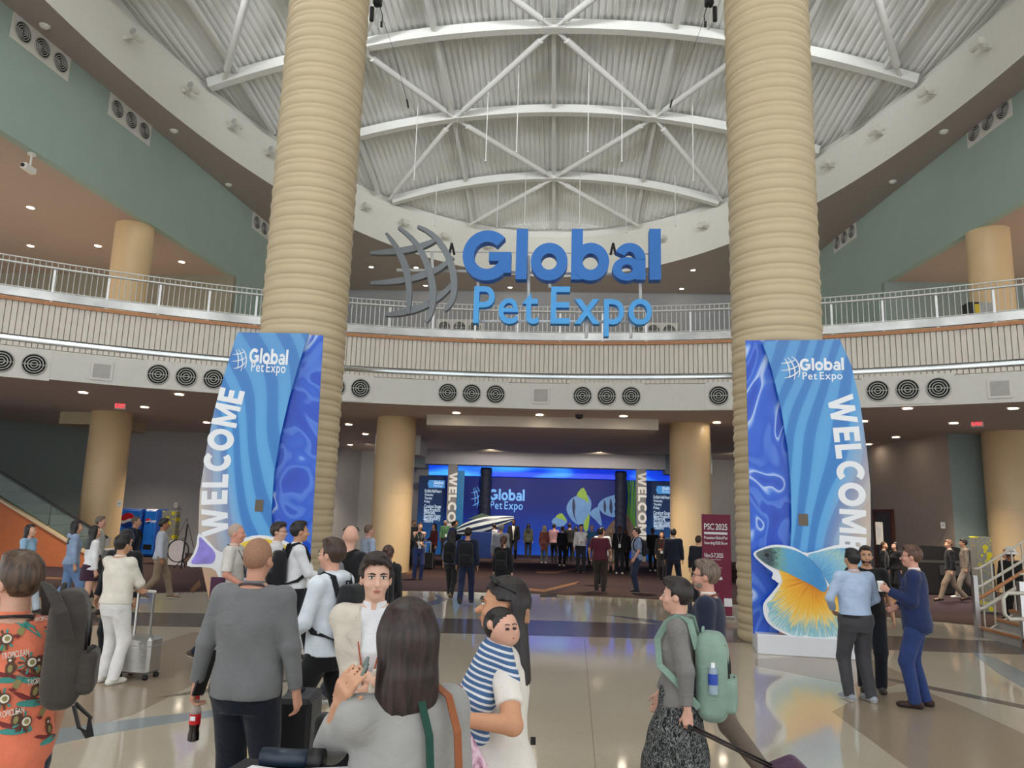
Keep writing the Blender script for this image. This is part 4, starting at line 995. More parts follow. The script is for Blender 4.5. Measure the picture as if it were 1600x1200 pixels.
MB().tube([(-.15 + .36 * math.cos(q), -.03, .58 + .36 * math.sin(q)) for q in np.linspace(0, 2 * math.pi, 33)[:-1]], .022, 6, closed=True).build('hoop', M_BLACK, r)
MB().tube([(.05, 0, 1.0), (-.3, .02, .9), (.03, 0, 1.62), (.35, .02, .7)], .012, 6).build('cable', M_BLACK, r)
p = atY(262, 876, 26.2); MB().bbox(0, .58, 0, .05, .02, .86, .01).build('white_board', mat('off white board', (206, 196, 198), .5), loc=(p[0], 26.2, 0), label='white board leaning by the black tripod stand at left', cat='board')
for x, y, Y in ((187, 787, 26.2), (275, 789, 33.3), (1473, 821, 28.0)):
    p = atY(x, y, Y); MB().bbox(-.08, .08, -.03, 0, -.11, .11, .01).box(-.04, .04, -.034, -.03, -.03, .04, 1).build('wall_box', [M_TRIM, M_VGREY], loc=tuple(p), label={187: 'small white wall box on the far left column', 275: 'small white wall box on the charcoal wall at left', 1473: 'small white wall box on the taupe wall at right'}[x], cat='wall box')
# stair side wall with glass balustrade, far left
r = empty('staircase', (-17.7, 24, 0), label='stair with orange side wall and glass balustrade at far left', cat='staircase')
M_OR = mat('burnt orange wall', (176, 98, 56), .75, var=.05); sl_ = (2.03 - .70) / (17.71 - 15.09)
def sx(X): return X + 17.7
def sz(X): return .70 + (-15.09 - X) * sl_
MB().prism([(sx(-24), 0), (sx(-14.0), 0), (sx(-14.0), max(sz(-14.0), .12)), (sx(-24), sz(-24))], (0, .25, 0), (0, 0, 0), (1, 0, 0), (0, 0, 1)).build('side_wall', M_OR, r)
MB().bar([(sx(-24), .1, sz(-24) + .04), (sx(-14.0), .1, sz(-14.0) + .04)], .3, .07).build('stringer_cap', mat('pale stringer', (190, 170, 140), .5), r)
k = NT('green tinted glass', .05, .5); k.b.inputs['Base Color'].default_value = lin((70, 96, 88)); k.b.inputs['Alpha'].default_value = .4; M_GLASS = k.m
for i in range(5):
    xa, xb = -24 + i * 2.0, -24 + (i + 1) * 2.0 - .04
    MB().prism([(sx(xa), sz(xa) + .08), (sx(xb), sz(xb) + .08), (sx(xb), sz(xb) + .78), (sx(xa), sz(xa) + .78)], (0, .015, 0), (0, .1, 0), (1, 0, 0), (0, 0, 1)).build('glass_pane', M_GLASS, r)
MB().bar([(sx(-24), .11, sz(-24) + .82), (sx(-14.0), .11, sz(-14.0) + .82)], .08, .07).build('hand_rail', M_BLACK, r)
for i in range(14):
    X = -24 + i * .7; MB().box(sx(X), sx(X) + .72, .27, 1.8, max(sz(X) - .35, 0), max(sz(X) - .05, .1)).build('step', M_DGREY, r)
# wood board with three dark openings on the inner left wall
a, b = atY(523, 838, 41.4), atY(550, 797, 41.4)
r = empty('wood_notice_board', (a[0], 41.38, a[2]), label='slatted wood board with three dark arches on the dark inner wall at left', cat='board'); W, Hh = b[0] - a[0], b[2] - a[2]
M_WB = mat('brown wood board', (132, 92, 62), .6, var=.1); 
for i in range(9): MB().bbox(0, W, 0, .05, Hh * i / 9 + .01, Hh * (i + 1) / 9, .01).build('board_slat', M_WB, r)
for i in range(3): local_prism([(W * (.2 + .23 * i), Hh * .25)] + [(W * (.2 + .23 * i + .08) - W * .08 * math.cos(q), Hh * .45 + W * .08 * math.sin(q)) for q in np.linspace(0, math.pi, 8)] + [(W * (.36 + .23 * i), Hh * .25)], .02, y0=-.015).build('dark_arch', M_BLACK, r)
# door in the taupe wall, sign on it, dark counter
d = np.array([14.35 - 13.65, 27.7 - 32.7]); d /= np.linalg.norm(d)
r = empty('door_1', (13.62, 32.6, 0), math.atan2(d[1], d[0]), kind='structure'); M_DFR = mat('reddish wood door frame', (112, 66, 50), .5, var=.1)
MB().box(.02, .12, -.08, .02, 0, 2.75).box(1.25, 1.40, -.08, .02, 0, 2.75).box(.02, 1.40, -.08, .02, 2.62, 2.75).build('door_frame', M_DFR, r); MB().box(.12, 1.25, -.03, .01, 0, 2.62).build('door_leaf', mat('grey door', (92, 88, 84), .6), r)
p = atY(1374, 834, 26); r = empty('sign_stand', (p[0], 26, 0), label='slim white sign on a black stand beside the right banner', cat='sign'); MB().bbox(-.12, .12, -.01, .01, p[2] - .35, p[2] + .38, .004).build('sign_board', mat('pale sign card', (190, 184, 178), .6), r); MB().tube([(-.0, .02, 0), (0, .02, p[2] - .3)], .02, 6).box(-.16, .16, -.13, .17, 0, .02).build('stand_pole', M_BLACK, r)
local_prism([(-.05, p[2] - .1), (.05, p[2] - .1), (.05, p[2] + .2), (-.05, p[2] + .2)], .002, y0=-.014).build('printed_mark', M_VGREY, r)
r = empty('covered_counter', (12.6, 25.4, 0), label='dark covered counter behind the seated people at right', cat='counter')
MB().bbox(-1.5, 1.5, -.5, .5, 0, 1.05, .06).build('cover', mat('black cloth', (26, 25, 27), .9, bump=.3, bscale=5), r); MB().prism([(-1.3, 1.03), (1.3, 1.03), (1.2, 1.30), (.5, 1.48), (-.6, 1.5), (-1.2, 1.25)], (0, .5, 0), (0, -.2, 0), (1, 0, 0), (0, 0, 1)).build('raised_hood', mat('black cloth', (26, 25, 27), .9), r)
MB().box(-.2, .45, -.53, -.50, .62, .92).build('panel', mat('charcoal panel', (60, 58, 58), .5), r)

# balcony display by the right column
p = atY(1516, 502, 23.2); q = atY(1550, 472, 23.2)
r = empty('display_box', (p[0], 23.2, 7.6), label='small black and yellow display box behind the right railing', cat='display box'); W = q[0] - p[0]; Hh = q[2] - 7.6
MB().bbox(0, W * .48, 0, .5, 0, Hh, .01).build('dark_face', M_BLACK, r); MB().bbox(W * .48, W, .02, .5, 0, Hh, .01).build('grey_side', mat('grey display side', (166, 166, 162), .6, var=.1), r)
MB().box(W * .24, W * .46, -.01, 0, Hh * .55, Hh * .95).build('yellow_patch', mat('yellow patch', (214, 184, 40), .5), r); text_mesh('0', .24, .004, False, 'b', origin=(W * .05, -.008, Hh * .52), width=.1).build('lettering', mat('yellow ink', (222, 200, 60), .5), r)

# ------------------------------------------------------------------ right stair with its railing
r = empty('stair_railing', (8.60, 15.0, 0), label='pale stair with steel and wood railing at the right edge', cat='staircase')
M_PALE_ST = mat('pale painted steel', (206, 200, 188), .45, .2, var=0); M_CONC = mat('pale concrete tread', (176, 172, 166), .8)
sl2 = .62
for i in range(6):
    MB().box(.05 + .30 * i, 2.6, -.9, .7, .17 * i, .17 * (i + 1)).build('step', M_CONC, r); MB().box(.03 + .30 * i, .12 + .30 * i, -.92, .7, .17 * (i + 1) - .03, .17 * (i + 1) + .012).build('wood_nosing', M_WOOD, r)
MB().box(-.08, .02, -1.0, -.92, 0, .18).box(-.08, 2.6, -1.0, -.92, .13, .20).build('wood_edge', M_WOOD, r); MB().box(0, 2.6, -.99, -.93, 0, .13).build('dark_plinth', M_DGREY, r)
for y in (-.88, .6):
    MB().box(-.06, .02, y - .05, y + .05, .0, 1.15).build('newel_post', M_STEEL, r)
    for k2, rr, nm, mm in ((1.62, .02, 'top_rail', M_PALE_ST), (1.28, .028, 'upper_rail', M_PALE_ST), (1.08, .035, 'wood_rail', M_WOOD), (.86, .04, 'hand_rail', M_PALE_ST), (.42, .02, 'bottom_rail', M_PALE_ST)):
        MB().tube([(-.02, y, k2 - .35), (.1, y, k2 - .33), (2.5, y, k2 - .33 + 2.4 * sl2)], rr, 8).build(nm, mm, r, True)
    for i in range(12):
        x = .12 + i * .2; MB().box(x - .012, x + .012, y - .012, y + .012, .12 + (x - .1) * sl2, 1.27 + (x - .1) * sl2).build('baluster', M_PALE_ST, r)
MB().tube([(.1, -.94, .53), (-.28, -.94, .51), (-.36, -.94, .6), (-.36, -.94, .86), (-.28, -.94, .95), (.1, -.94, .96)], .035, 8).build('rail_return', M_PALE_ST, r, True)
# ------------------------------------------------------------------ figures: implicit surfaces meshed into one skin each
def surface_nets(f, org, h):
    nx, ny, nz = f.shape
    ins = f < 0
    c = np.zeros((nx - 1, ny - 1, nz - 1), np.int8)
    for i in (0, 1):
        for j in (0, 1):
            for k in (0, 1): c += ins[i:nx - 1 + i, j:ny - 1 + j, k:nz - 1 + k]
    act = (c > 0) & (c < 8); idx = np.argwhere(act)
    if len(idx) == 0: return np.zeros((0, 3)), np.zeros((0, 4), int)
    num = -np.ones(act.shape, np.int64); num[act] = np.arange(len(idx))
    acc = np.zeros((len(idx), 3)); cnt = np.zeros(len(idx))
    I, J, K = idx.T
    for ax in range(3):
        for u in (0, 1):
            for v in (0, 1):
                o0 = [0, 0, 0]; a1, a2 = [(1, 2), (0, 2), (0, 1)][ax]; o0[a1] = u; o0[a2] = v; o1 = list(o0); o1[ax] = 1
                f0 = f[I + o0[0], J + o0[1], K + o0[2]]; f1 = f[I + o1[0], J + o1[1], K + o1[2]]
                m = (f0 < 0) != (f1 < 0); t = np.where(m, f0 / np.where(m, f0 - f1, 1), 0)
                p = np.tile(np.array(o0, float), (len(idx), 1)); p[:, ax] = t
                acc += p * m[:, None]; cnt += m
    V = org + (idx + acc / np.maximum(cnt, 1)[:, None]) * h
    quads = []
    for ax in range(3):
        a1, a2 = [(1, 2), (2, 0), (0, 1)][ax]
        s0 = [slice(None)] * 3; s1 = [slice(None)] * 3
        s0[ax] = slice(0, f.shape[ax] - 1); s1[ax] = slice(1, f.shape[ax])
        A, B = ins[tuple(s0)], ins[tuple(s1)]
        e = np.argwhere(A != B)
        if len(e) == 0: continue
        ok = (e[:, a1] > 0) & (e[:, a2] > 0) & (e[:, a1] < f.shape[a1] - 1) & (e[:, a2] < f.shape[a2] - 1); e = e[ok]
        def cell(d1, d2):
            q = e.copy(); q[:, a1] += d1; q[:, a2] += d2; return num[q[:, 0], q[:, 1], q[:, 2]]
        q = np.stack([cell(-1, -1), cell(0, -1), cell(0, 0), cell(-1, 0)], 1)
        fl = ~A[tuple(e.T)]; q[fl] = q[fl][:, ::-1]; quads.append(q)
    return V, np.concatenate(quads)

class SDF:
    """smooth union of rounded shapes in a person's own frame (x right, y forward, z up)"""
    def __init__(s): s.pr = []; s.cut = []
    def cone(s, a, b, ra, rb=None, k=.02, clip=None):
        s.pr.append(('c', np.array(a, float), np.array(b, float), ra, ra if rb is None else rb, k, clip)); return s
    def ell(s, c, r, k=.02, R=None): s.pr.append(('e', np.array(c, float), np.array(r, float), R, k)); return s
    def loft(s, sec, k=.03): s.pr.append(('l', np.array(sec, float), k)); return s      # rows z, cx, cy, rx, ry
    def rbox(s, c, b, r, k=.01, R=None): s.pr.append(('b', np.array(c, float), np.array(b, float), r, R, k)); return s
    def sub(s, fn): s.cut.append(fn); return s
    def _bb(s, p):
        if p[0] == 'c':
            r = max(p[3], p[4]); return np.minimum(p[1], p[2]) - r, np.maximum(p[1], p[2]) + r
        if p[0] == 'e':
            r = p[2] if p[3] is None else np.full(3, p[2].max()); return p[1] - r, p[1] + r
        if p[0] == 'b':
            r = (p[2] if p[4] is None else np.full(3, np.linalg.norm(p[2]))) + p[3]; return p[1] - r, p[1] + r
        S = p[1]; return np.array([(S[:, 1] - S[:, 3]).min(), (S[:, 2] - S[:, 4]).min(), S[:, 0].min()]), np.array([(S[:, 1] + S[:, 3]).max(), (S[:, 2] + S[:, 4]).max(), S[:, 0].max()])
    def field(s, p, X, Y, Z):
        if p[0] == 'c':
            a, b, ra, rb = p[1:5]; d = b - a; L2 = max(d @ d, 1e-9)
            t = np.clip(((X - a[0]) * d[0] + (Y - a[1]) * d[1] + (Z - a[2]) * d[2]) / L2, 0, 1)
            q = np.sqrt((X - a[0] - t * d[0]) ** 2 + (Y - a[1] - t * d[1]) ** 2 + (Z - a[2] - t * d[2]) ** 2) - (ra + (rb - ra) * t)
            if p[6] is not None:                      # flat cut at the b end
                dn = d / math.sqrt(L2); q = np.maximum(q, (X - b[0]) * dn[0] + (Y - b[1]) * dn[1] + (Z - b[2]) * dn[2])
            return q
        if p[0] in 'eb':
            c = p[1]; R = p[3] if p[0] == 'e' else p[4]
            x, y, z = X - c[0], Y - c[1], Z - c[2]
            if R is not None: x, y, z = (R[0][i] * x + R[1][i] * y + R[2][i] * z for i in range(3))
            if p[0] == 'e':
                r = p[2]; k0 = np.sqrt((x / r[0]) ** 2 + (y / r[1]) ** 2 + (z / r[2]) ** 2)
                return (k0 - 1) * r.min() if False else k0 * (k0 - 1) / np.maximum(np.sqrt((x / r[0] ** 2) ** 2 + (y / r[1] ** 2) ** 2 + (z / r[2] ** 2) ** 2), 1e-6)
            b, rr = p[2], p[3]; qx, qy, qz = np.abs(x) - b[0], np.abs(y) - b[1], np.abs(z) - b[2]
            return np.sqrt(np.maximum(qx, 0) ** 2 + np.maximum(qy, 0) ** 2 + np.maximum(qz, 0) ** 2) + np.minimum(np.maximum(qx, np.maximum(qy, qz)), 0) - rr
        S = p[1]; z1 = Z[0, 0, :]
        cx, cy, rx, ry = (np.interp(z1, S[:, 0], S[:, i]) for i in (1, 2, 3, 4))
        k0 = np.sqrt(((X - cx) / rx) ** 2 + ((Y - cy) / ry) ** 2)
        return np.maximum((k0 - 1) * np.minimum(rx, ry), np.maximum(S[0, 0] - Z, Z - S[-1, 0]))
    def mesh(s, h, wr=0.0, seed=0):
        bbs = [s._bb(p) for p in s.pr]; lo = np.min([b[0] for b in bbs], 0) - 2.5 * h - wr; hi = np.max([b[1] for b in bbs], 0) + 2.5 * h + wr
        n = np.ceil((hi - lo) / h).astype(int) + 1
        ax = [lo[i] + np.arange(n[i]) * h for i in range(3)]
        f = np.full(n, .3)
        for p, (b0, b1) in zip(s.pr, bbs):
            k = p[5] if p[0] in 'cb' else (p[4] if p[0] == 'e' else p[2]); m = k + 3 * h
            i0 = np.maximum(((b0 - m - lo) / h).astype(int), 0); i1 = np.minimum(((b1 + m - lo) / h).astype(int) + 2, n)
            sl = tuple(slice(a, b) for a, b in zip(i0, i1))
            X, Y, Z = ax[0][sl[0]][:, None, None], ax[1][sl[1]][None, :, None], ax[2][sl[2]][None, None, :]
            d = s.field(p, X, Y, np.broadcast_to(Z, (1, 1, Z.shape[2])) if p[0] == 'l' else Z)
            g = f[sl]
            if k > 0:
                hh = np.clip(.5 + .5 * (g - d) / k, 0, 1); f[sl] = np.minimum(g * (1 - hh) + d * hh - k * hh * (1 - hh), np.minimum(g, d))
            else: f[sl] = np.minimum(g, d)
        X, Y, Z = ax[0][:, None, None], ax[1][None, :, None], ax[2][None, None, :]
        if wr:
            r = np.random.default_rng(seed); w = 0
            for fq in (9, 15, 24):
                a = r.normal(size=3); a /= np.linalg.norm(a); a[2] *= 1.6; b = r.normal(size=3)
                w = w + np.sin(fq * (a[0] * X + a[1] * Y + a[2] * Z) + r.uniform(0, 6) + 1.5 * np.sin(fq * .4 * (b[0] * X + b[1] * Y + b[2] * Z))) * (9 / fq)
            f = f + wr * .5 * w
        for fn in s.cut: f = np.maximum(f, fn(X, Y, Z))
        f[0], f[-1], f[:, 0], f[:, -1], f[:, :, 0], f[:, :, -1] = (.1,) * 6
        return surface_nets(f, lo, h)

def mesh_obj(name, VF, m, parent, mats2=None, pick=None):
    V, F = VF
    if len(F) == 0: return None
    me = bpy.data.meshes.new(name); me.vertices.add(len(V)); me.vertices.foreach_set('co', V.astype(np.float32).ravel())
    me.loops.add(F.size); me.loops.foreach_set('vertex_index', F.astype(np.int32).ravel())
    me.polygons.add(len(F)); me.polygons.foreach_set('loop_start', np.arange(len(F), dtype=np.int32) * 4)
    me.polygons.foreach_set('use_smooth', np.ones(len(F), bool))
    me.materials.append(m)
    if mats2 is not None:
        for q in mats2: me.materials.append(q)
        me.polygons.foreach_set('material_index', pick(V[F].mean(1)).astype(np.int32))
    me.update(calc_edges=True); me.validate()
    return place(name, me, parent)

def unit(v): v = np.array(v, float); return v / (np.linalg.norm(v) + 1e-9)
def ik(a, t, l1, l2, pole):
    a, t = np.array(a, float), np.array(t, float); d = t - a; L = np.linalg.norm(d); L2 = min(max(L, .05), (l1 + l2) * .995)
    u = d / max(L, 1e-6); t = a + u * L2; x = (l1 * l1 - l2 * l2 + L2 * L2) / (2 * L2); y = math.sqrt(max(l1 * l1 - x * x, 0))
    p = np.array(pole, float); p = p - u * (p @ u); p = unit(p); return a + u * x + p * y, t

_skin = {}
def skin_mat(c):
    return mat('skin %d %d %d' % tuple(c), c, .55, var=.06, scale=14, spec=.35)
def cloth(c, name='cloth', **kw):
    key = '%s %d %d %d' % (name, *c)
    if key in _mats: return _mats[key]
    k = NT(key, kw.get('rough', .85), .2); k.b.inputs['Sheen Weight'].default_value = .15
    n1 = k.n('ShaderNodeTexNoise', Scale=5.0, Detail=3.0); k.l(k.mapping(), n1.inputs['Vector'])
    k.color(k.ramp(n1.outputs['Fac'], [(.3, tuple(v * .94 for v in c)), (.7, tuple(min(255, v * 1.05) for v in c))]))
    n2 = k.n('ShaderNodeTexNoise', Scale=7.0, Detail=2.5, Distortion=1.8); k.l(k.mapping(scale=(1, 1, 1.5)), n2.inputs['Vector'])
    b1 = k.n('ShaderNodeBump', Strength=.28, Distance=.03); k.l(n2.outputs['Fac'], b1.inputs['Height'])
    n3 = k.n('ShaderNodeTexNoise', Scale=kw.get('bscale', 160.0), Detail=2.0); k.l(k.mapping(), n3.inputs['Vector'])
    b2 = k.n('ShaderNodeBump', Strength=.2, Distance=.006); k.l(n3.outputs['Fac'], b2.inputs['Height']); k.l(b1.outputs[0], b2.inputs['Normal']); k.l(b2.outputs[0], k.b.inputs['Normal'])
    _mats[key] = k.m; return k.m
def hair_mat(c):
    key = 'hair %d %d %d' % tuple(c)
    if key in _mats: return _mats[key]
    k = NT(key, .42, .45); nz = k.n('ShaderNodeTexNoise', Scale=60.0, Detail=3.0); k.l(k.mapping(scale=(1, 1, .08)), nz.inputs['Vector'])
    k.color(k.ramp(nz.outputs['Fac'], [(.3, tuple(int(v * .6) for v in c)), (.7, tuple(min(255, int(v * 1.35 + 6)) for v in c))]))
    bp = k.n('ShaderNodeBump', Strength=.5, Distance=.006); k.l(nz.outputs['Fac'], bp.inputs['Height']); k.l(bp.outputs[0], k.b.inputs['Normal']); _mats[key] = k.m; return k.m
M_EYEW = mat('eye white', (226, 222, 216), .25, var=0); M_IRIS = mat('dark iris', (38, 26, 20), .2, var=0); M_LIP = mat('lips', (184, 118, 106), .5, var=.05)
M_WSOLE = mat('white sole', (220, 218, 212), .7, var=.03); M_LAN = cloth((44, 40, 44), 'lanyard'); M_BADGE = mat('white badge', (232, 232, 230), .4, var=0)

LIGHT, TAN, MEDIUM, DARKSKIN = (216, 168, 142), (196, 148, 118), (170, 120, 90), (92, 62, 48)

def person(label, pos, h=1.75, face=0.0, res=.018, skin=LIGHT, hair='short', hairc=(50, 36, 28), sex='m', girth=1.0,
           top=None, jacket=None, legs=None, shoes=((60, 52, 48), False), sleeve=1.0, tuck=False, hem=.90,
           hands=(None, None), poles=(None, None), curl=(.5, .5), feet=None, turn=0.0, nod=0.0, lean=0.0, skirt=None, hood=None,
           collar=None, lanyard=None, badge=False, glasses=False, beard=None, wr=.004, group=None, seed=None, tmat=None, smat=None, jopen=True, belt=None, thumb=(None, None), faceparts=None, hang=.0, sit=False, hairlen=None, swept=False):
    seed = int(abs(pos[0] * 131 + pos[1] * 57)) % 9973 if seed is None else seed
    root = empty('person', (pos[0], pos[1], pos[2] if len(pos) > 2 else 0), -math.radians(face), label=label, cat='person', group=group)
    k = h / 1.75; g = girth; fem = sex == 'f'
    sw = (.155 if fem else .178) * k * (1 + (g - 1) * .4); hw = .09 * k
    def ln(z): return lean * (z - .93 * k)
    SHz, NKz, PLz = 1.425 * k, 1.475 * k, .93 * k
    # torso sections z, rx, ry, cy
    if fem: T = [(.80, .12, .10, -.01), (.88, .172, .118, -.012), (.96, .165, .115, -.01), (1.06, .132, .098, .0), (1.16, .135, .10, .005), (1.27, .150, .118, .018), (1.37, .145, .10, .0), (1.44, .105, .07, -.01), (1.49, .052, .052, -.012)]
    else: T = [(.80, .12, .10, -.01), (.88, .165, .115, -.01), (.96, .165, .117, -.002), (1.06, .155, .115, .006), (1.16, .160, .115, .006), (1.28, .178, .12, .006), (1.38, .165, .105, -.004), (1.45, .115, .075, -.012), (1.49, .06, .055, -.014)]
    gz = lambda z: 1 + (g - 1) * (1.25 if .9 < z < 1.3 else .9)
    def torso(inf, z0=None, z1=None, flare=0.0):
        S = []
        for z, rx, ry, cy in T:
            S.append((z * k, 0, cy * k + ln(z * k), rx * k * gz(z) + inf, ry * k * gz(z) + inf))
        S = np.array(S)
        lo = S[0, 0] if z0 is None else z0; hi = S[-1, 0] if z1 is None else z1
        zs = np.unique(np.r_[lo, S[(S[:, 0] > lo) & (S[:, 0] < hi), 0], hi])
        out = np.stack([zs] + [np.interp(zs, S[:, 0], S[:, i]) for i in range(1, 5)], 1)
        if flare: 
            t = np.clip((1.1 * k - out[:, 0]) / (1.1 * k - lo), 0, 1); out[:, 3] += flare * t; out[:, 4] += flare * t
        return out
    sh = [np.array([s * sw, -.005 * k + ln(SHz), SHz]) for s in (-1, 1)]
    hp = [np.array([s * hw, 0, .90 * k]) for s in (-1, 1)]
    ft = feet or ((-.10, .02), (.10, -.02))
    an = []
    for i, s in enumerate((-1, 1)):
        fx, fy = ft[i][0] * k, ft[i][1] * k; up = ft[i][2] if len(ft[i]) > 2 else 0.0
        an.append(np.array([fx, fy, .085 * k + up]))
    if sit:
        hp = [np.array([s * hw, 0, .48]) for s in (-1, 1)]
    kn = []
    for i in (0, 1):
        K, A = ik(hp[i], an[i], .43 * k, .41 * k, (.12 * (-1, 1)[i], 1, .1)); kn.append(K); an[i] = A
    wrst, elb, fdir = [], [], []
    for i, s in enumerate((-1, 1)):
        t = hands[i]
        t = np.array([s * (sw / k + .075 + hang + max(0, (g - 1)) * .18), .03 + lean * .3, .84]) * k if t is None else np.array(t, float) * k
        pl = poles[i] if poles[i] is not None else (s * .5, -1, -.3)
        E, Wt = ik(sh[i], t, .285 * k, .255 * k, pl); elb.append(E); wrst.append(Wt); fdir.append(unit(Wt - E))
    # head frame
    HC = np.array([0, .012 * k + ln(1.63 * k), 1.50 * k]); ct, st = math.cos(-math.radians(turn)), math.sin(-math.radians(turn)); cn, sn = math.cos(math.radians(nod)), math.sin(math.radians(nod))
    Rt = np.array([[ct, -st, 0], [st, ct, 0], [0, 0, 1]]); Rn = np.array([[1, 0, 0], [0, cn, sn], [0, -sn, cn]]); HR = Rt @ Rn      # nod > 0 looks down
    def hd(x, y, z): return HC + HR @ (np.array([x, y, z - 1.50]) * k)
    HRl = HR.tolist()
    # body, one continuous skin
    B = SDF(); B.loft(torso(0), .04)
    for i, s in enumerate((-1, 1)):
        B.cone((s * .05 * k, ln(SHz), 1.43 * k), sh[i] + (0, 0, -.01), .055 * k, .054 * k, .03)
        B.cone(sh[i], elb[i], .050 * k * (1 + (g - 1) * .6), .040 * k, .02); B.cone(elb[i], wrst[i], .040 * k, .026 * k, .015)
        B.cone(hp[i], kn[i], .088 * k * g, .056 * k, .03); B.cone(kn[i] + (0, -.008, 0), an[i], .054 * k, .036 * k, .02)
        B.cone(an[i] + (0, -.03 * k, -.04 * k), an[i] + (0, .13 * k, -.055 * k), .034 * k, .028 * k, .02)
        d = fdir[i]; th = thumb[i] if thumb[i] is not None else (0, 1, .8); tv = unit(np.array(th) - d * (np.array(th) @ d)); nv = np.cross(d, tv)
        if nv[0] * s > 0 and thumb[i] is None: nv = -nv
        elif thumb[i] is not None and nv[0] * s > 0: nv = -nv
        w = wrst[i]; pc = w + d * .05 * k
        R = np.stack([tv, nv, d], 1).tolist()
        B.rbox(pc, (.024 * k, .004 * k, .034 * k), .011 * k, .012, R)
        fr = max(.0085 * k, res * .55); c = curl[i]
        for j, (o, L) in enumerate(((.026, .072), (.009, .082), (-.009, .076), (-.026, .060))):
            b0 = w + d * .088 * k + tv * o * k
            a1 = math.radians(65 * c); d1 = d * math.cos(a1) + nv * math.sin(a1); b1 = b0 + d1 * L * .5 * k
            a2 = math.radians(65 * c + 75 * c); d2 = d * math.cos(a2) + nv * math.sin(a2); b2 = b1 + d2 * L * .5 * k
            B.cone(b0, b1, fr, fr * .95, .004); B.cone(b1, b2, fr * .95, fr * .8, .003)
        t0 = w + d * .03 * k + tv * .028 * k; d1 = unit(d * .75 + tv * .6 + nv * .35); t1 = t0 + d1 * .042 * k; t2 = t1 + unit(d + nv * .5 * c + tv * .1) * .032 * k
        B.cone(t0, t1, fr * 1.2, fr * 1.05, .006); B.cone(t1, t2, fr * 1.05, fr * .9, .003)
    B.cone((0, -.012 * k + ln(1.44 * k), 1.44 * k), hd(0, -.012, 1.57), .056 * k * (1 + (g - 1) * .6), .050 * k, .03)
    B.ell(hd(0, -.012, 1.655), np.array((.074, .094, .095)) * k, .02, HRl); B.ell(hd(0, .026, 1.595), np.array((.056, .066, .070)) * k, .03, HRl)
    B.ell(hd(0, .062, 1.545), np.array((.028, .026, .022)) * k, .03, HRl)
    B.cone(hd(0, .088, 1.632), hd(0, .112, 1.604), .009 * k, .0145 * k, .014)
    for s in (-1, 1):
        B.ell(hd(s * .076, -.008, 1.622), np.array((.010, .022, .032)) * k, .008, HRl); B.ell(hd(s * .03, .085, 1.655), np.array((.024, .012, .009)) * k, .012, HRl)
        B.ell(hd(s * .04, .062, 1.602), np.array((.026, .026, .022)) * k, .02, HRl)
    B.ell(hd(0, .089, 1.572), np.array((.024, .011, .010)) * k, .01, HRl)
    ms = skin_mat(skin); fp = faceparts if faceparts is not None else res < .0125
    body = mesh_obj('body', B.mesh(res if res > .0102 else .007), ms, root)
    if fp:
        for s in (-1, 1):
            mb = MB().ellipsoid((0, 0, 0), (.0135 * k, .009 * k, .0085 * k), 12, 8).ellipsoid((0, .0055 * k, 0), (.0062 * k, .0048 * k, .0066 * k), 10, 6, 1)
            o = mb.build('eye', [M_EYEW, M_IRIS], root, True); p = hd(s * .031, .0865, 1.640); o.location = p; o.rotation_euler = Matrix(HRl).to_euler()
            bw = MB().tube([hd(s * .012, .1, 1.657), hd(s * .03, .0985, 1.663), hd(s * .052, .083, 1.657)], [.004 * k, .005 * k, .003 * k], 6).build('eyebrow', hair_mat(hairc), root, True)
            ld = MB().tube([hd(s * .016, .0965, 1.6475), hd(s * .031, .0985, 1.6500), hd(s * .047, .0865, 1.6460)], [.0022 * k] * 3, 5).build('eyelash', M_BLACK, root, True)
        MB().ellipsoid((0, 0, 0), (.0225 * k, .006 * k, .0045 * k), 12, 6).ellipsoid((0, -.001, -.008 * k), (.018 * k, .006 * k, .005 * k), 12, 6).build('lips', M_LIP, root, True, loc=hd(0, .0985, 1.5745)).rotation_euler = Matrix(HRl).to_euler()
    # garments
    def sleeves(S, inf, frac, kk=.03, cuff=1.0, girthy=1.0):
        for i, s in enumerate((-1, 1)):
            S.cone((s * .05 * k, ln(SHz), 1.425 * k), sh[i] + (0, 0, -.008), .058 * k + inf, .058 * k + inf, .03)
            u = min(frac / .5, 1.0); e = sh[i] + (elb[i] - sh[i]) * u
            S.cone(sh[i], e, .054 * k * (1 + (g - 1) * .6) + inf, (.046 * k + inf) * (1.08 if u < 1 else 1), kk, clip=True if u < 1 else None)
            if frac > .5:
                v = (frac - .5) / .5; e2 = elb[i] + (wrst[i] - elb[i]) * v; S.cone(elb[i], e2, .046 * k + inf, (.034 * k + inf) * cuff, .02, clip=True)
    hemz = hem * k
    if top is not None:
        S = SDF(); S.loft(torso(.012 if not jacket else .006, hemz if not tuck else .95 * k, 1.475 * k, .0 if tuck else .015), .03)
        if sleeve > 0: sleeves(S, .008 if not jacket else .003, sleeve if not jacket else .5, girthy=g)
        if hood: S.ell((0, -.085 * k + ln(1.45 * k), 1.46 * k), np.array((.10, .055, .06)) * k, .03); S.cone((-.07 * k, -.02, 1.47 * k), (.07 * k, -.02, 1.47 * k), .045 * k, .045 * k, .03)
        mesh_obj('shirt', S.mesh(res, wr if not jacket else wr * .4, seed), tmat or cloth(top, 'shirt'), root)
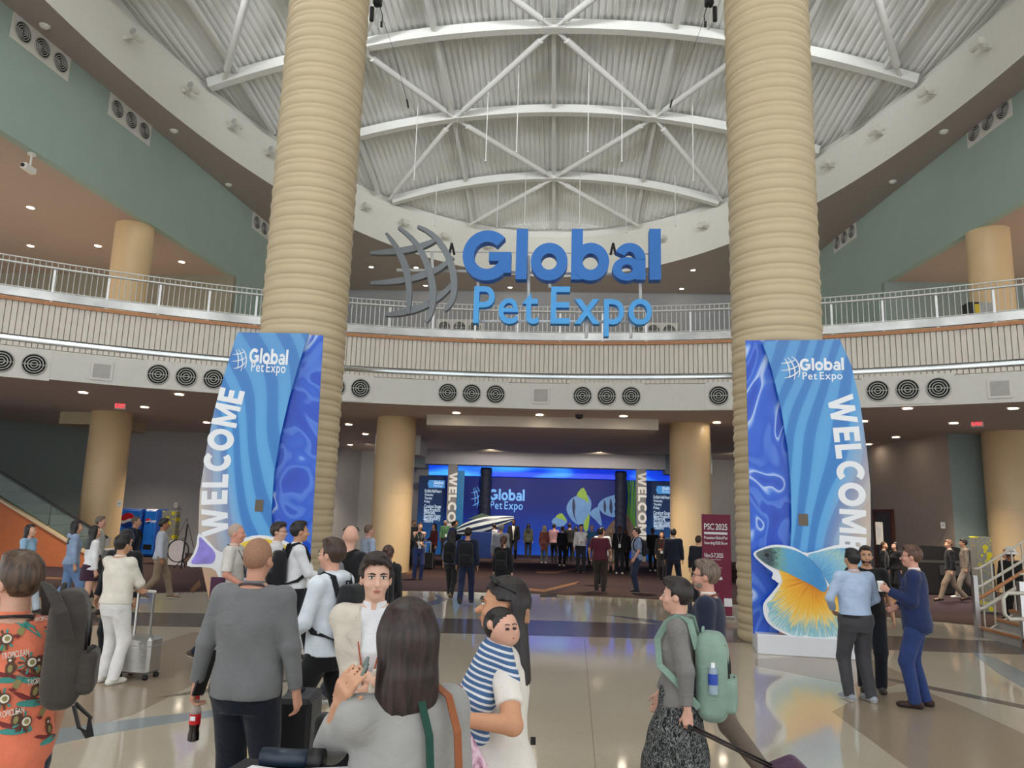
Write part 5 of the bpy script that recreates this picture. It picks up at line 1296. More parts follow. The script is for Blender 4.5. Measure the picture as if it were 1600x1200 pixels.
    if collar is not None:
        S = SDF(); S.loft([(1.445 * k, 0, -.012 * k + ln(1.45 * k), .085 * k, .078 * k), (1.475 * k, 0, -.01 * k + ln(1.48 * k), .068 * k, .068 * k), (1.515 * k, 0, -.008 * k + ln(1.5 * k), .062 * k, .062 * k)], .0)
        S.sub(lambda X, Y, Z: .02 * k - np.sqrt(X * X + ((Y - .075 * k - ln(1.5 * k)) * .5) ** 2 + 0 * Z) if not fem else .012 - np.abs(X) + 0 * Y + 0 * Z - np.where(Y > 0, 0, .1))
        mesh_obj('collar', S.mesh(min(res, .012)), cloth(collar, 'collar'), root)
    if jacket is not None:
        S = SDF(); S.loft(torso(.022, hemz - .09 * k, 1.47 * k, .022), .03); sleeves(S, .014, .97, cuff=1.12)
        if jopen: S.sub(lambda X, Y, Z: np.where(Y > .03, np.clip(.010 + .060 * np.clip((Z - 1.10 * k) / (.36 * k), 0, 1) ** .8 + np.clip((1.02 * k - Z) * .12, 0, .03), 0, 1) - np.abs(X), -.1) + 0 * Z)
        mesh_obj('jacket', S.mesh(res, wr, seed), smat or cloth(jacket, 'jacket'), root)
        if jopen and res < .0125:
            for s in (-1, 1):
                MB().prism([(s * .03 * k, 1.12 * k), (s * .10 * k, 1.33 * k), (s * .13 * k, 1.36 * k), (s * .095 * k, 1.375 * k), (s * .075 * k, 1.46 * k), (s * .055 * k, 1.46 * k)], (0, -.012, 0), (0, .142 * k + ln(1.3 * k), 0), (1, 0, 0), (0, 0, 1)).build('lapel', cloth(jacket, 'jacket'), root)
    if legs is not None:
        S = SDF(); S.loft([(z, cx, cy, rx, ry) for z, cx, cy, rx, ry in torso(.010 if not tuck else .022, .79 * k, (.99 if tuck else .96) * k)] if not sit else [(.42, 0, 0, .17, .12), (.60, 0, 0, .17, .12)], .03)
        for i in (0, 1):
            S.cone(hp[i], kn[i], .102 * k * g, .076 * k * (1 + (g - 1) * .6), .03); S.cone(kn[i] + (0, -.006, 0), an[i] + (0, 0, -.035 * k), .074 * k * (1 + (g - 1) * .6), .064 * k, .025, clip=True)
        mesh_obj('trousers', S.mesh(res, wr, seed + 3), cloth(legs, 'trousers'), root)
    if skirt is not None:
        zb, mm, fl = skirt; S = SDF(); S.loft([(zb * k, 0, .02, .20 * k + fl, .235 * k + fl), (.55 * k, 0, .03, .195 * k + fl * .5, .215 * k + fl * .5), (.88 * k, 0, -.005, .205 * k, .155 * k), (.98 * k, 0, -.005, .19 * k, .145 * k), (1.03 * k, 0, 0, .16 * k, .125 * k)], 0)
        mesh_obj('skirt', S.mesh(res, wr * 2, seed + 5), mm, root)
    if belt: MB().grid([[(p[3] * math.cos(q), p[2] + p[4] * math.sin(q), p[0]) for p in torso(.02, .955 * k, .99 * k)] for q in np.linspace(0, 2 * math.pi, 33)]).build('belt', cloth(belt, 'belt'), root)
    if shoes is not None:
        sc, white = shoes
        for i, s in enumerate((-1, 1)):
            a = an[i]; gz_ = a[2] - .085 * k; tilt = 0 if gz_ < .03 else min(gz_ * 3, .9)
            S = SDF(); fx = .12 * s
            fwd = np.array([fx * .5, 1, 0]); fwd = unit(fwd); dn = np.array([0, 0, -1.0]); fw = unit(fwd * math.cos(tilt) + dn * math.sin(tilt)); upv = np.cross(np.cross(fw, (0, 0, 1)), fw); upv = unit(upv)
            base = a - upv * .045 * k
            S.cone(base - fw * .045 * k, base + fw * .13 * k - upv * .006 * k, .040 * k, .036 * k, .02); S.cone(base - fw * .03 * k, a + upv * .01, .040 * k, .043 * k, .02, )
            S.ell(base + fw * .145 * k - upv * .008 * k, np.array((.042, .055, .030)) * k, .02)
            fl = base - upv * .040 * k; S.sub(lambda X, Y, Z, fl=fl, u=upv: -((X - fl[0]) * u[0] + (Y - fl[1]) * u[1] + (Z - fl[2]) * u[2]))
            mesh_obj('shoe', S.mesh(min(res, .014)), cloth(sc, 'shoe', rough=.5), root, [M_WSOLE if white else cloth((30, 27, 26), 'sole')], lambda c, fl=fl, u=upv: ((c - fl) @ u < .024 * k))
    # hair
    if hair and hair != 'bald':
        S = SDF(); infl = {'buzz': .004, 'short': .013, 'thick': .018}.get(hair, .015); long_ = hair in ('long', 'bob')
        S.ell(hd(0, -.016, 1.662), (np.array((.075, .094, .094)) + infl) * k, .02, HRl)
        if hair == 'thick': S.ell(hd(.015, .045, 1.738), np.array((.062, .052, .030)) * k, .03, HRl)
        if hair == 'short': S.ell(hd(.0, .035, 1.742), np.array((.055, .05, .022)) * k, .03, HRl)
        hf = HR @ np.array([0, 1, 0]); hu = HR @ np.array([0, 0, 1]); hr = HR @ np.array([1, 0, 0])
        def loc(X, Y, Z):
            return tuple(((X - HC[0]) * v[0] + (Y - HC[1]) * v[1] + (Z - HC[2]) * v[2]) / k for v in (hr, hf, hu))
        def face_cut(X, Y, Z):
            x, y, z = loc(X, Y, Z); z = z + 1.5
            jag = .004 * np.sin(x * 160 + 1) + .003 * np.sin(x * 310)
            line = 1.705 - .9 * np.clip(np.abs(x) - .045, 0, 1) + jag       # hairline, lower towards the temples
            front = np.minimum((y - .030 + .0 * z), (line - z)) * k
            if (long_ or hair in ('pony', 'bun')) and not swept: return front
            if swept: return np.maximum(front, np.minimum(y + .022, 1.648 - z) * k)
            side = np.minimum(y + .030, 1.612 - z) * k                      # in front of and below the ears
            back = (1.572 - z) * k + 0 * y
            return np.maximum(np.maximum(front, side), back)
        S.sub(face_cut)
        if long_:
            zb = hairlen if hairlen else (1.30 if hair == 'long' else 1.42)
            c1, c2 = hd(0, -.03, 1.66), hd(0, -.045, 1.54); c3 = np.array([0, -.085 * k + ln(zb * k), zb * k]) if zb < 1.4 else hd(0, -.05, zb)
            zs = [c3[2], (c2[2] + c3[2]) / 2, c2[2], c1[2], c1[2] + .06 * k]; m = lambda i: [c3[i], (c2[i] + c3[i]) / 2, c2[i], c1[i], c1[i]]
            S.loft([(z, cx, cy, rx * k, ry * k) for z, cx, cy, rx, ry in zip(zs, m(0), m(1), (.098, .106, .102, .090, .05), (.050, .064, .076, .082, .05))], .04)
            S.sub(lambda X, Y, Z: np.minimum(loc(X, Y, Z)[1] - (-.035 if swept else .018), (.16 if swept else .215) - loc(X, Y, Z)[2]) * k)
            S.sub(lambda X, Y, Z: np.minimum(np.minimum(loc(X, Y, Z)[1] + .05, .075 - np.abs(loc(X, Y, Z)[0])), .12 - loc(X, Y, Z)[2]) * k)
        else:
            for s in (-1, 1):
                e = hd(s * .084, .002, 1.616); S.sub(lambda X, Y, Z, e=e: .030 * k - np.sqrt((X - e[0]) ** 2 + (Y - e[1]) ** 2 + (Z - e[2]) ** 2))
        mesh_obj('hair', S.mesh(min(res, .0095 if res < .0125 else .013), .0035 if hair != 'buzz' else .001, seed + 9), hair_mat(hairc) if hair != 'buzz' else mat('stubble %d %d %d' % tuple(hairc), hairc, .8, var=.15, scale=90), root)
        if hair == 'pony':
            a = hd(0, -.115, 1.66); S = SDF(); S.ell(a, np.array((.026, .026, .026)) * k); S.cone(a, hd(0, -.15, 1.56), .028 * k, .034 * k, .02); S.cone(hd(0, -.15, 1.56), hd(0, -.13, 1.38), .034 * k, .014 * k, .02); mesh_obj('ponytail', S.mesh(min(res, .012)), hair_mat(hairc), root)
        if hair == 'bun':
            S = SDF(); S.ell(hd(0, -.12, 1.70), np.array((.045, .04, .042)) * k); mesh_obj('hair_bun', S.mesh(min(res, .012)), hair_mat(hairc), root)
    if beard is not None:
        S = SDF(); S.ell(hd(0, .034, 1.578), np.array((.060, .066, .056)) * k, .02, HRl); p1 = hd(0, .05, 1.588); hf = HR @ np.array([0, 1, 0]); hu = HR @ np.array([0, 0, 1])
        S.sub(lambda X, Y, Z: (X - p1[0]) * hu[0] + (Y - p1[1]) * hu[1] + (Z - p1[2]) * hu[2] - .3 * ((X - p1[0]) * hf[0] + (Y - p1[1]) * hf[1]) * -1)
        mesh_obj('beard', S.mesh(min(res, .012)), hair_mat(beard), root)
    if glasses:
        mb = MB()
        for s in (-1, 1):
            mb.tube([hd(s * .032 + .022 * math.cos(q), .107 - abs(.022 * math.cos(q)) * .1, 1.640 + .018 * math.sin(q)) for q in np.linspace(0, 2 * math.pi, 15)[:-1]], .002 * k, 5, closed=True); mb.tube([hd(s * .054, .100, 1.645), hd(s * .082, .0, 1.640)], .0022 * k, 5)
        mb.tube([hd(-.012, .108, 1.642), hd(.012, .108, 1.642)], .002 * k, 5); mb.build('glasses', M_BLACK, root, True)
    if lanyard is not None:
        c = cloth(lanyard, 'lanyard'); y1 = .150 * k + ln(1.1 * k) + (.02 if jacket else .008) + max(0, g - 1) * .12
        pts = [(-.012 * k, y1, 1.10 * k), (-.055 * k, .142 * k + ln(1.3 * k) + max(0, g - 1) * .1, 1.30 * k), (-.085 * k, .075 * k + ln(1.42 * k), 1.43 * k), (-.072 * k, -.055 * k + ln(1.49 * k), 1.492 * k), (0, -.088 * k + ln(1.5 * k), 1.500 * k)]
        pts = pts + [(-p[0], p[1], p[2]) for p in reversed(pts[:-1])]
        MB().bar(pts, .006, .016, up=(.1, 1, .2)).build('lanyard', c, root)
        if badge: MB().bbox(-.045 * k, .045 * k, y1 - .004, y1 + .002, .965 * k, 1.10 * k, .001).build('badge', M_BADGE, root)
    info = dict(root=root, sh=sh, wr=wrst, el=elb, fd=fdir, k=k, hd=hd, ln=ln, sw=sw, g=g, pos=pos, face=face)
    return info

def to_world(info, p):
    a = -math.radians(info['face']); x, y, z = p; q = info['pos']
    return np.array([q[0] + x * math.cos(a) - y * math.sin(a), q[1] + x * math.sin(a) + y * math.cos(a), z + (q[2] if len(q) > 2 else 0)])
def worn(name, info, label, cat, group=None):
    """an own thing that stands in the wearer's frame"""
    q = info['pos']; return empty(name, (q[0], q[1], q[2] if len(q) > 2 else 0), -math.radians(info['face']), label=label, cat=cat, group=group)
def backpack(info, label, col, res=.014, size=(.15, .085, .23), z=1.19, strap=None, pocket=None, xo=0.0, yo=0.0, flap=None, details=False, straps=True):
    k = info['k']; ln = info['ln']; o = worn('backpack', info, label, 'backpack'); g = info['g']
    m = cloth(col, 'pack', rough=.75); y = -(.125 + max(0, g - 1) * .13) * k - size[1] + ln(z * k) + yo
    S = SDF(); rr = min(size[0], size[1]) * .82; S.rbox((xo, y, (z - .02) * k), (size[0] - rr, size[1] - rr, size[2] - rr), rr, .02); S.rbox((xo, y + .01, (z + .03) * k), (size[0] * .82 - rr * .8, size[1] * .9 - rr * .8, size[2] - rr * .8), rr * .8, .03)
    mesh_obj('bag', S.mesh(res, .003, 5), m, o)
    S = SDF(); S.rbox((xo, y - size[1] * .85, (z - size[2] * .42) * k), (size[0] * .78 - .03, .035, size[2] * .42 - .03), .03, .01); mesh_obj('front_pocket', S.mesh(res), cloth(pocket or col, 'pack pocket', rough=.75), o)
    MB().tube([(xo - .035, y + size[1] * .6, z * k + size[2] - .01), (xo - .03, y + size[1] * .6, z * k + size[2] + .05), (xo + .03, y + size[1] * .6, z * k + size[2] + .05), (xo + .035, y + size[1] * .6, z * k + size[2] - .01)], .009, 6).build('grab_handle', cloth(strap or col, 'strap'), o, True)
    if details:
        mz = mat('zip', (24, 24, 25), .5, var=0)
        for zz in (z * k - size[2] * .02, z * k - size[2] * .45): MB().tube([(xo - size[0] * .72, y - size[1] * .95 - .02, zz), (xo, y - size[1] * 1.0 - .035, zz + .01), (xo + size[0] * .72, y - size[1] * .95 - .02, zz)], .005, 5).build('zip', mz, o, True)
        for s in (-1, 1): MB().tube([(xo + s * size[0] * .5, y - size[1] * .8, z * k + size[2] * .85), (xo + s * size[0] * .55, y - size[1] - .004, z * k + size[2] * .3), (xo + s * size[0] * .5, y - size[1] - .004, z * k)], .006, 5).build('seam', mz, o, True)
    ms = cloth(strap or col, 'strap')
    for i, s in enumerate((-1, 1) if straps else ()):
        S0 = info['sh'][i]; x = s * .105 * k; f = .105 * k + max(0, g - 1) * .12
        pts = [(xo + s * size[0] * .6, y + size[1] * .9, z * k + size[2] * .7), (x, -.09 * k + ln(1.46 * k), 1.475 * k), (x * 1.02, -.01 + ln(1.48 * k), 1.497 * k), (x * 1.05, .07 * k + ln(1.45 * k), 1.452 * k), (x * 1.15, f + .022 + ln(1.33 * k), 1.34 * k), (x * 1.45, f + .005 + ln(1.18 * k), 1.17 * k), (s * .185 * k * (1 + (g - 1)), .0, 1.08 * k), (xo + s * size[0] * .85, y + size[1] * .8, z * k - size[2] * .7)]
        MB().bar(pts, .012, .042, up=(.2 * s, 1, .3)).build('shoulder_strap', ms, o)
    return o
# ------------------------------------------------------------------ people
def pf(x, y): p = atZ(x, y, 0); return (float(p[0]), float(p[1]))
def ph(x, y, d): p = CAM_POS + _ray(x, y) * d; return (float(p[0]), float(p[1])), float(p[2])
def pt(x, y, d): return CAM_POS + _ray(x, y) * d
from mathutils.bvhtree import BVHTree
WALK_A = ((-.09, .30), (.09, -.30, .07)); WALK_B = ((-.09, -.30, .07), (.09, .30))

# --- man in the printed shirt, left edge
p, h = ph(34, 866, 3.35)
M_HAW = cloth((232, 128, 98), 'coral shirt', bump=.15)
HAW = person('man in a coral tropical print shirt with a dark backpack at the left edge', p, h, 326, .010, (206, 160, 136), 'short', (70, 54, 42), girth=1.16, top=(232, 128, 98), tmat=M_HAW, legs=(30, 48, 66), sleeve=.42, hem=.86, collar=(232, 128, 98), lanyard=(50, 44, 48), glasses=True, beard=(104, 74, 56), turn=-34, wr=.005, hands=(None, (.20, .16, .92)))
def decals(info, part):
    sh = [c for c in info['root'].children if c.name.split('.')[0] == part][0]; me = sh.data
    V = np.empty(len(me.vertices) * 3, np.float32); me.vertices.foreach_get('co', V); V = V.reshape(-1, 3)
    tree = BVHTree.FromPolygons([tuple(v) for v in V.tolist()], [tuple(q.vertices) for q in me.polygons])
    cl = np.array([to for to in (np.linalg.inv(np.array(Matrix.Rotation(-math.radians(info['face']), 3, 'Z'))) @ (CAM_POS - np.array([*info['pos'], 0])))])
    m = [mat('print teal', (70, 150, 140), .8, var=.1), mat('print brown', (96, 66, 52), .8, var=.2, scale=40), mat('print wine', (124, 50, 50), .8, var=.1), mat('print pale', (232, 222, 206), .8, var=.05), mat('print olive', (150, 140, 90), .8, var=.15, scale=60)]
    def put(polys, u, v, s, rot, name):
        """polys: (2D outline, material) around the sight point (u, v) of the photo, thrown on the cloth"""
        c = pt(u, v, 3.2); c = np.linalg.inv(np.array(Matrix.Rotation(-math.radians(info['face']), 3, 'Z'))) @ (c - np.array([*info['pos'], 0])); dr = unit(c - cl)
        hit = tree.ray_cast(Vector(cl), Vector(dr))
        if hit[0] is None: return
        P0, N = np.array(hit[0]), np.array(hit[1]); 
        if N @ dr > 0: N = -N
        up = unit(np.array([0, 0, 1.0]) - N * N[2]); rt = unit(np.cross(up, N)); up = np.cross(N, rt)
        cr, sr = math.cos(rot), math.sin(rot); mb = MB()
        for li, (poly, mi) in enumerate(polys):
            n = len(poly); cen = np.mean(poly, 0); pts = [tuple(cen)] + [tuple(q) for q in poly]; out = []
            for x, y in pts:
                x, y = (x * cr - y * sr) * s, (x * sr + y * cr) * s
                q = P0 + rt * x + up * y; hh = tree.ray_cast(Vector(q + N * .12), Vector(-N), .25)
                if hh[0] is None: return
                out.append(np.array(hh[0]) + N * (.0035 + (.0008 * li if li < 16 else .003)))
            mb.add(out, [(0, i + 1, (i + 1) % n + 1) for i in range(n)], mi)
        mb.build(name, m, sh)
    def blob(cx, cy, rx, ry, n=10, j=0.0): return [(cx + rx * (1 + j * math.sin(3 * q + cx * 9)) * math.cos(q), cy + ry * (1 + j * math.cos(4 * q)) * math.sin(q)) for q in np.linspace(0, 2 * math.pi, n + 1)[:-1]]
    pine = [(blob(0, -.1, .28, .45, 10), 4)] + [([(-.06 + dx * .3, .3), (.06 + dx * .3, .3), (dx, .95 - abs(dx) * .6)], 0) for dx in (-.4, -.2, 0, .2, .4)] + [(blob(-.15, -.55, .3, .14, 8, .2), 2)]
    coco = [([(0, 0), (.9 * math.cos(a - .12), .9 * math.sin(a - .12)), (1.0 * math.cos(a), 1.0 * math.sin(a)), (.9 * math.cos(a + .12), .9 * math.sin(a + .12))], (0, 1)[i % 2]) for i, a in enumerate(np.linspace(1.2, 5.2, 9))] + [(blob(.1, 0, .55, .55), 1), (blob(.15, 0, .38, .40), 3), (blob(.17, 0, .22, .24), 4)]
    surf = [(blob(.2, -.55, 1.1, .22, 12, .1), 0), ([(-1.2, .15), (-.9, .18), (.8, -.35), (1.0, -.5), (.6, -.55), (-.6, -.25)], 2), (blob(.15, .25, .38, .48, 12, .12), 1), (blob(.1, .85, .28, .26, 10, .1), 1), (blob(.12, .22, .16, .28), 4), (blob(.05, .8, .1, .1), 3)]
    for u, v, s in ((40, 970, 34), (55, 1050, 36), (12, 1050, 34), (50, 1085, 38), (10, 960, 34), (80, 935, 30), (108, 1040, 30), (20, 1130, 34), (74, 1145, 34)): put(surf, u, v, s * 3.2 / 1180 * .62, .05 * (u % 5 - 2), 'printed_surfer')
    for u, v, s in ((33, 985, 30), (73, 1015, 30), (27, 1067, 30), (66, 1110, 30), (40, 940, 26), (92, 1100, 28), (6, 1010, 28), (100, 975, 28)): put(pine, u, v, s * 3.2 / 1180 * .62, -.25, 'printed_pineapple')
    for u, v, s in ((86, 982, 22), (46, 1036, 24), (8, 1000, 24), (37, 1128, 24), (84, 1070, 22), (4, 1092, 24), (58, 925, 20)): put(coco, u, v, s * 3.2 / 1180 * .7, .3, 'printed_coconut')
    for u, v in ((70, 967), (24, 1022), (62, 1062), (16, 1113), (20, 938)):
        L, W = letters('TROPICLEAN', False, 'b', .10)
        polys = []
        for ch, x, (GV, GF, GB), w in L:
            for f in GF: polys.append(([(((x + GV[i][0]) / W - .5) * 36, (GV[i][1] - .5) * 9.0) for i in f], 3))
        put(polys, u, v, 3.2 / 1180, .12, 'printed_word')
decals(HAW, 'shirt')
_f = 244.0; _fw = np.array([math.sin(math.radians(_f)), math.cos(math.radians(_f))]); _c = pt(121, 1020, 3.22)
_fake = dict(HAW, face=_f, pos=tuple(_c[:2] + _fw * .235), k=1.0, g=1.0, ln=lambda z: 0.0)
_pk = backpack(_fake, 'dark grey backpack slung on one shoulder of the man in the coral shirt', (66, 61, 57), .010, (.115, .070, .215), float(_c[2]) + .02, details=True, straps=False)
_a = math.radians(_f)
def _inpack(p): v = np.array(p) - np.array([*_fake['pos'], 0]); return (v[0] * math.cos(_a) - v[1] * math.sin(_a), v[0] * math.sin(_a) + v[1] * math.cos(_a), v[2])
_s = [to_world(HAW, (.12, .13, 1.22)), to_world(HAW, (.125, .10, 1.42)), to_world(HAW, (.125, -.02, 1.53)), to_world(HAW, (.135, -.12, 1.47)), to_world(HAW, (.17, -.175, 1.36)), _c + np.array([-.06, -.02, .19])]
_u = np.array(_inpack(np.array([*_fake['pos'], 0]) + np.array([-.5, .86, 0])))
_s = [to_world(HAW, (.12, .10, 1.40)), to_world(HAW, (.125, -.02, 1.535)), pt(72, 912, 3.2), pt(84, 930, 3.14), pt(97, 958, 3.08), pt(106, 1000, 3.07)]
MB().bar([_inpack(p) for p in _s], .042, .012, up=_u).build('shoulder_strap', cloth((58, 54, 50), 'strap'), _pk)
_b = np.array(_inpack(_c)); MB().bar([_b + (-.08, -.02, -.2), _b + (-.12, -.05, -.27), _b + (-.08, -.09, -.32), _b + (-.02, -.08, -.26), _b + (-.03, -.02, -.2)], .01, .035, up=(1, 0, 0)).build('loose_strap', cloth((40, 38, 38), 'strap'), _pk)

# --- man in the grey sweater, seen from behind
p, h = ph(405, 843, 4.7)
SWT = person('man in a grey quarter zip sweater seen from behind holding a cola bottle', p, h, 4, .010, (204, 152, 128), 'buzz', (156, 116, 94), girth=1.14, top=(116, 118, 120), legs=(24, 29, 42), sleeve=.97, hem=.87, collar=(112, 114, 116), hands=((-.335, .03, .86), (.30, .03, .85)), curl=(.75, .5), wr=.006, lanyard=(70, 58, 62))
w = to_world(SWT, SWT['wr'][0] + np.array([0, .02, -.10]))
bt = empty('cola_bottle', (w[0], w[1], w[2] - .235), label='cola bottle with red label in the hand of the man in the grey sweater', cat='bottle')
MB().lathe([(.022, 0), (.034, .008), (.033, .04), (.028, .07), (.033, .10)], seg=16).build('cola', mat('dark cola', (30, 14, 10), .1, var=0), bt, 'auto'); MB().lathe([(.0335, .10), (.0335, .16)], seg=16).build('red_label', mat('red label', (206, 26, 34), .4, var=.04), bt, 'auto')
MB().lathe([(.033, .16), (.031, .185), (.014, .225), (.0135, .245)], seg=16).build('bottle_neck', mat('clear plastic', (190, 180, 170), .1, var=0, alpha=.6), bt, 'auto'); MB().lathe([(.016, .243), (.016, .262)], seg=12).build('cap', mat('red cap', (190, 30, 34), .4, var=0), bt, 'auto')
MB().box(-.016, .016, -.0355, -.0335, .125, .15).build('label_print', M_INK, bt)
w = to_world(SWT, SWT['wr'][0] + np.array([.035, .02, .05]))
tb = MB().bbox(-.006, .006, -.06, .06, -.12, .15, .002).build('tablet', M_BLACK, loc=tuple(w), label='thin black tablet under the arm of the man in the grey sweater', cat='tablet'); tb.rotation_euler = (math.radians(-8), math.radians(12), math.radians(-10))

# --- woman on the phone, nearest
p, h = ph(640, 942, 2.38)
PHW = person('woman with long dark hair in a light grey sweater holding a phone to her ear', p, h, 323, .0095, (206, 156, 126), 'long', (44, 32, 30), 'f', 1.0, top=(158, 157, 154), legs=(30, 30, 34), sleeve=.80, hem=.82, hairlen=1.43, hands=((-.185, .06, 1.455), None), poles=((.10, .9, -.62), None), thumb=((.2, -1, -.2), None), curl=(.40, .5), wr=.006, turn=12)
w = to_world(PHW, PHW['wr'][0] + PHW['fd'][0] * .085 + np.array([.035, .0, .01]))
phn = empty('mobile_phone', tuple(w), math.radians(20), label='mobile phone held to the ear of the woman in the grey sweater', cat='phone'); phn.rotation_euler = (math.radians(25), math.radians(-12), math.radians(100))
MB().bbox(-.036, .036, -.005, .005, -.07, .07, .002).build('phone_body', mat('grey green phone case', (120, 134, 130), .35, var=.1), phn); MB().tube([(-.018, -.006, .05), (-.018, -.009, .05)], .012, 10).tube([(.006, -.006, .05), (.006, -.009, .05)], .012, 10).build('camera_bump', M_BLACK, phn)
k_ = PHW['k']
bag = worn('shoulder_bag', PHW, 'bag with a green strap and a brown strap worn by the woman on the phone', 'bag')
for x, c in ((.02, (28, 70, 58)), (.115, (150, 88, 54))):
    MB().bar([(x - .03, -.02, 1.505 * k_), (x - .01, -.09 * k_, 1.475 * k_), (x, -.135 * k_, 1.38 * k_), (x + .012, -.142 * k_, 1.2 * k_), (x + .02, -.15 * k_, .98 * k_), (x + .03, -.165 * k_, .8 * k_)], .006, .024, up=(1, .0, 0)).build('strap', cloth(c, 'strap', rough=.5), bag)
MB().bbox(-.06, .22, -.26, -.165, .50, .80, .03).build('bag_body', cloth((28, 62, 52), 'green bag', rough=.5), bag)
pb = empty('tote_bag', tuple(pt(722, 1190, 2.75)), label='pink patterned tote bag hanging between the two women at the bottom', cat='bag')
def pinkmat():
    kk = NT('pink marbled fabric', .6, .3); nz = kk.n('ShaderNodeTexNoise', Scale=18.0, Detail=4.0, Distortion=1.5); kk.l(kk.mapping(), nz.inputs['Vector']); kk.color(kk.ramp(nz.outputs['Fac'], [(.35, (150, 92, 120)), (.5, (214, 176, 194)), (.7, (230, 206, 216))])); return kk.m
S = SDF(); S.loft([(-.30, .03, 0, .12, .06), (-.05, .01, 0, .085, .055), (.09, -.015, 0, .045, .035), (.17, -.03, 0, .018, .018)], 0); mesh_obj('bag_body', S.mesh(.012, .012, 4), pinkmat(), pb)
MB().tube([(-.03, 0, .15), (-.035, .02, .20), (-.025, .05, .25)], .014, 8).build('handle', cloth((150, 96, 130), 'pink handle'), pb, True)

# --- mother and baby
p, h = ph(789, 905, 3.42)
MOM = person('woman in a white T-shirt and navy trousers carrying a baby', p, h, 268, .0095, (204, 150, 116), 'long', (30, 24, 24), 'f', 1.10, top=(226, 220, 212), legs=(24, 32, 52), sleeve=.36, hem=.93, swept=True, hands=((-.375, .19, 1.235), (-.05, .27, 1.05)), poles=((-.3, -.75, -.6), (.4, -.2, -1)), thumb=((0, .2, 1), None), curl=(.45, .5), wr=.006, nod=-2)
kM = MOM['k']; hdM = MOM['hd']
MB().tube([hdM(-.07, .03, 1.735), hdM(-.02, .055, 1.755), hdM(.03, .055, 1.755), hdM(.075, .03, 1.735)], .012, 8).tube([hdM(-.075, .03, 1.735), hdM(-.088, -.06, 1.70)], .004, 6).build('sunglasses', M_BLACK, MOM['root'], True)
MB().bbox(-.012, .012, -.014, .014, -.032, .032, .006).build('hair_clip', mat('tortoise clip', (160, 116, 86), .3, var=.2, scale=60), MOM['root'], loc=tuple(hdM(-.05, -.112, 1.60)))
wq = MOM['wr'][0] - MOM['fd'][0] * .03
MB().tube([wq - MOM['fd'][0] * .012, wq + MOM['fd'][0] * .012], .036, 14).build('watch_strap', mat('white strap', (210, 206, 200), .5, var=0), MOM['root'], True); MB().bbox(-.045, -.033, -.019, .019, -.022, .022, .004).build('watch_face', M_BLACK, MOM['root'], loc=tuple(wq))
BD = 3.19
b0 = pt(768, 1060, BD); baby = empty('person', tuple(b0), label='dark haired baby in a blue and white striped sleepsuit carried by the woman', cat='person')
def bp(x, y, d=0.0): return pt(x, y, BD + d) - b0
S = SDF(); S.ell(bp(784, 979), (.066, .072, .070), .02); S.ell(bp(796, 993, -.01), (.042, .045, .042), .03); S.ell(bp(806, 988, -.04), (.010, .012, .009), .01); S.cone(bp(778, 1003), bp(772, 1020), .035, .04, .02)
S.cone(bp(770, 1024), bp(748, 1085), .045, .05, .03); S.cone(bp(784, 1026, -.02), bp(797, 1060, -.06), .024, .022, .02); S.cone(bp(797, 1060, -.06), bp(806, 1083, -.07), .023, .018, .02); S.ell(bp(808, 1088, -.07), (.020, .018, .020), .015)
for i in range(4): S.cone(bp(809 + i * .5, 1089, -.085 + i * .012), bp(813, 1096, -.09 + i * .014), .007, .006, .006)
S.cone(bp(745, 1088, -.03), bp(735, 1115, -.05), .042, .036, .02); S.cone(bp(752, 1095, -.06), bp(752, 1148, -.07), .042, .030, .02)
S.ell(bp(765, 976, -.055), (.012, .014, .02), .008)
mesh_obj('body', S.mesh(.007), skin_mat((216, 168, 146)), baby)
def stripes():
    kk = NT('blue and white stripes', .9, .15); wv = kk.n('ShaderNodeTexWave', Scale=13.0, Distortion=.6); wv.bands_direction = 'Z'; kk.l(kk.mapping(rot=(0, math.radians(-16), 0)), wv.inputs['Vector'])
    kk.color(kk.ramp(wv.outputs['Fac'], [(.0, (74, 104, 146)), (.66, (82, 112, 154)), (.72, (222, 224, 226))])); return kk.m
S = SDF(); S.cone(bp(773, 1020), bp(747, 1086), .070, .088, .03); S.cone(bp(786, 1022, -.03), bp(797, 1060, -.06), .042, .034, .02); S.cone(bp(797, 1060, -.06), bp(805, 1080, -.07), .034, .027, .02, clip=True)
S.cone(bp(745, 1088, -.03), bp(733, 1118, -.05), .052, .042, .02); S.ell(bp(731, 1124, -.055), (.036, .05, .03), .02); S.cone(bp(752, 1095, -.06), bp(750, 1148, -.07), .054, .036, .02); S.ell(bp(745, 1153, -.08), (.048, .045, .026), .02)
mesh_obj('sleepsuit', S.mesh(.008, .003, 3), stripes(), baby)
S = SDF(); S.ell(bp(781, 975, .01), (.072, .077, .072), .01); c_ = bp(798, 985, -.03); S.sub(lambda X, Y, Z: .072 - np.sqrt((X - c_[0]) ** 2 + (Y - c_[1]) ** 2 + ((Z - c_[2] + .02) * .9) ** 2)); mesh_obj('hair', S.mesh(.008), hair_mat((26, 20, 20)), baby)
for x, y, dd in ((793, 983, -.070), (804, 982, -.052)): MB().ellipsoid(bp(x, y, dd), (.009, .006, .006), 8, 6).build('eye', M_IRIS, baby, True); MB().tube([bp(x - 3.5, y - 6, dd - .002), bp(x, y - 7.5, dd - .004), bp(x + 3.5, y - 6, dd)], .0022, 5).build('eyebrow', hair_mat((26, 20, 20)), baby, True)
MB().ellipsoid(bp(801, 997, -.052), (.010, .006, .005), 8, 6).build('lips', M_LIP, baby, True)

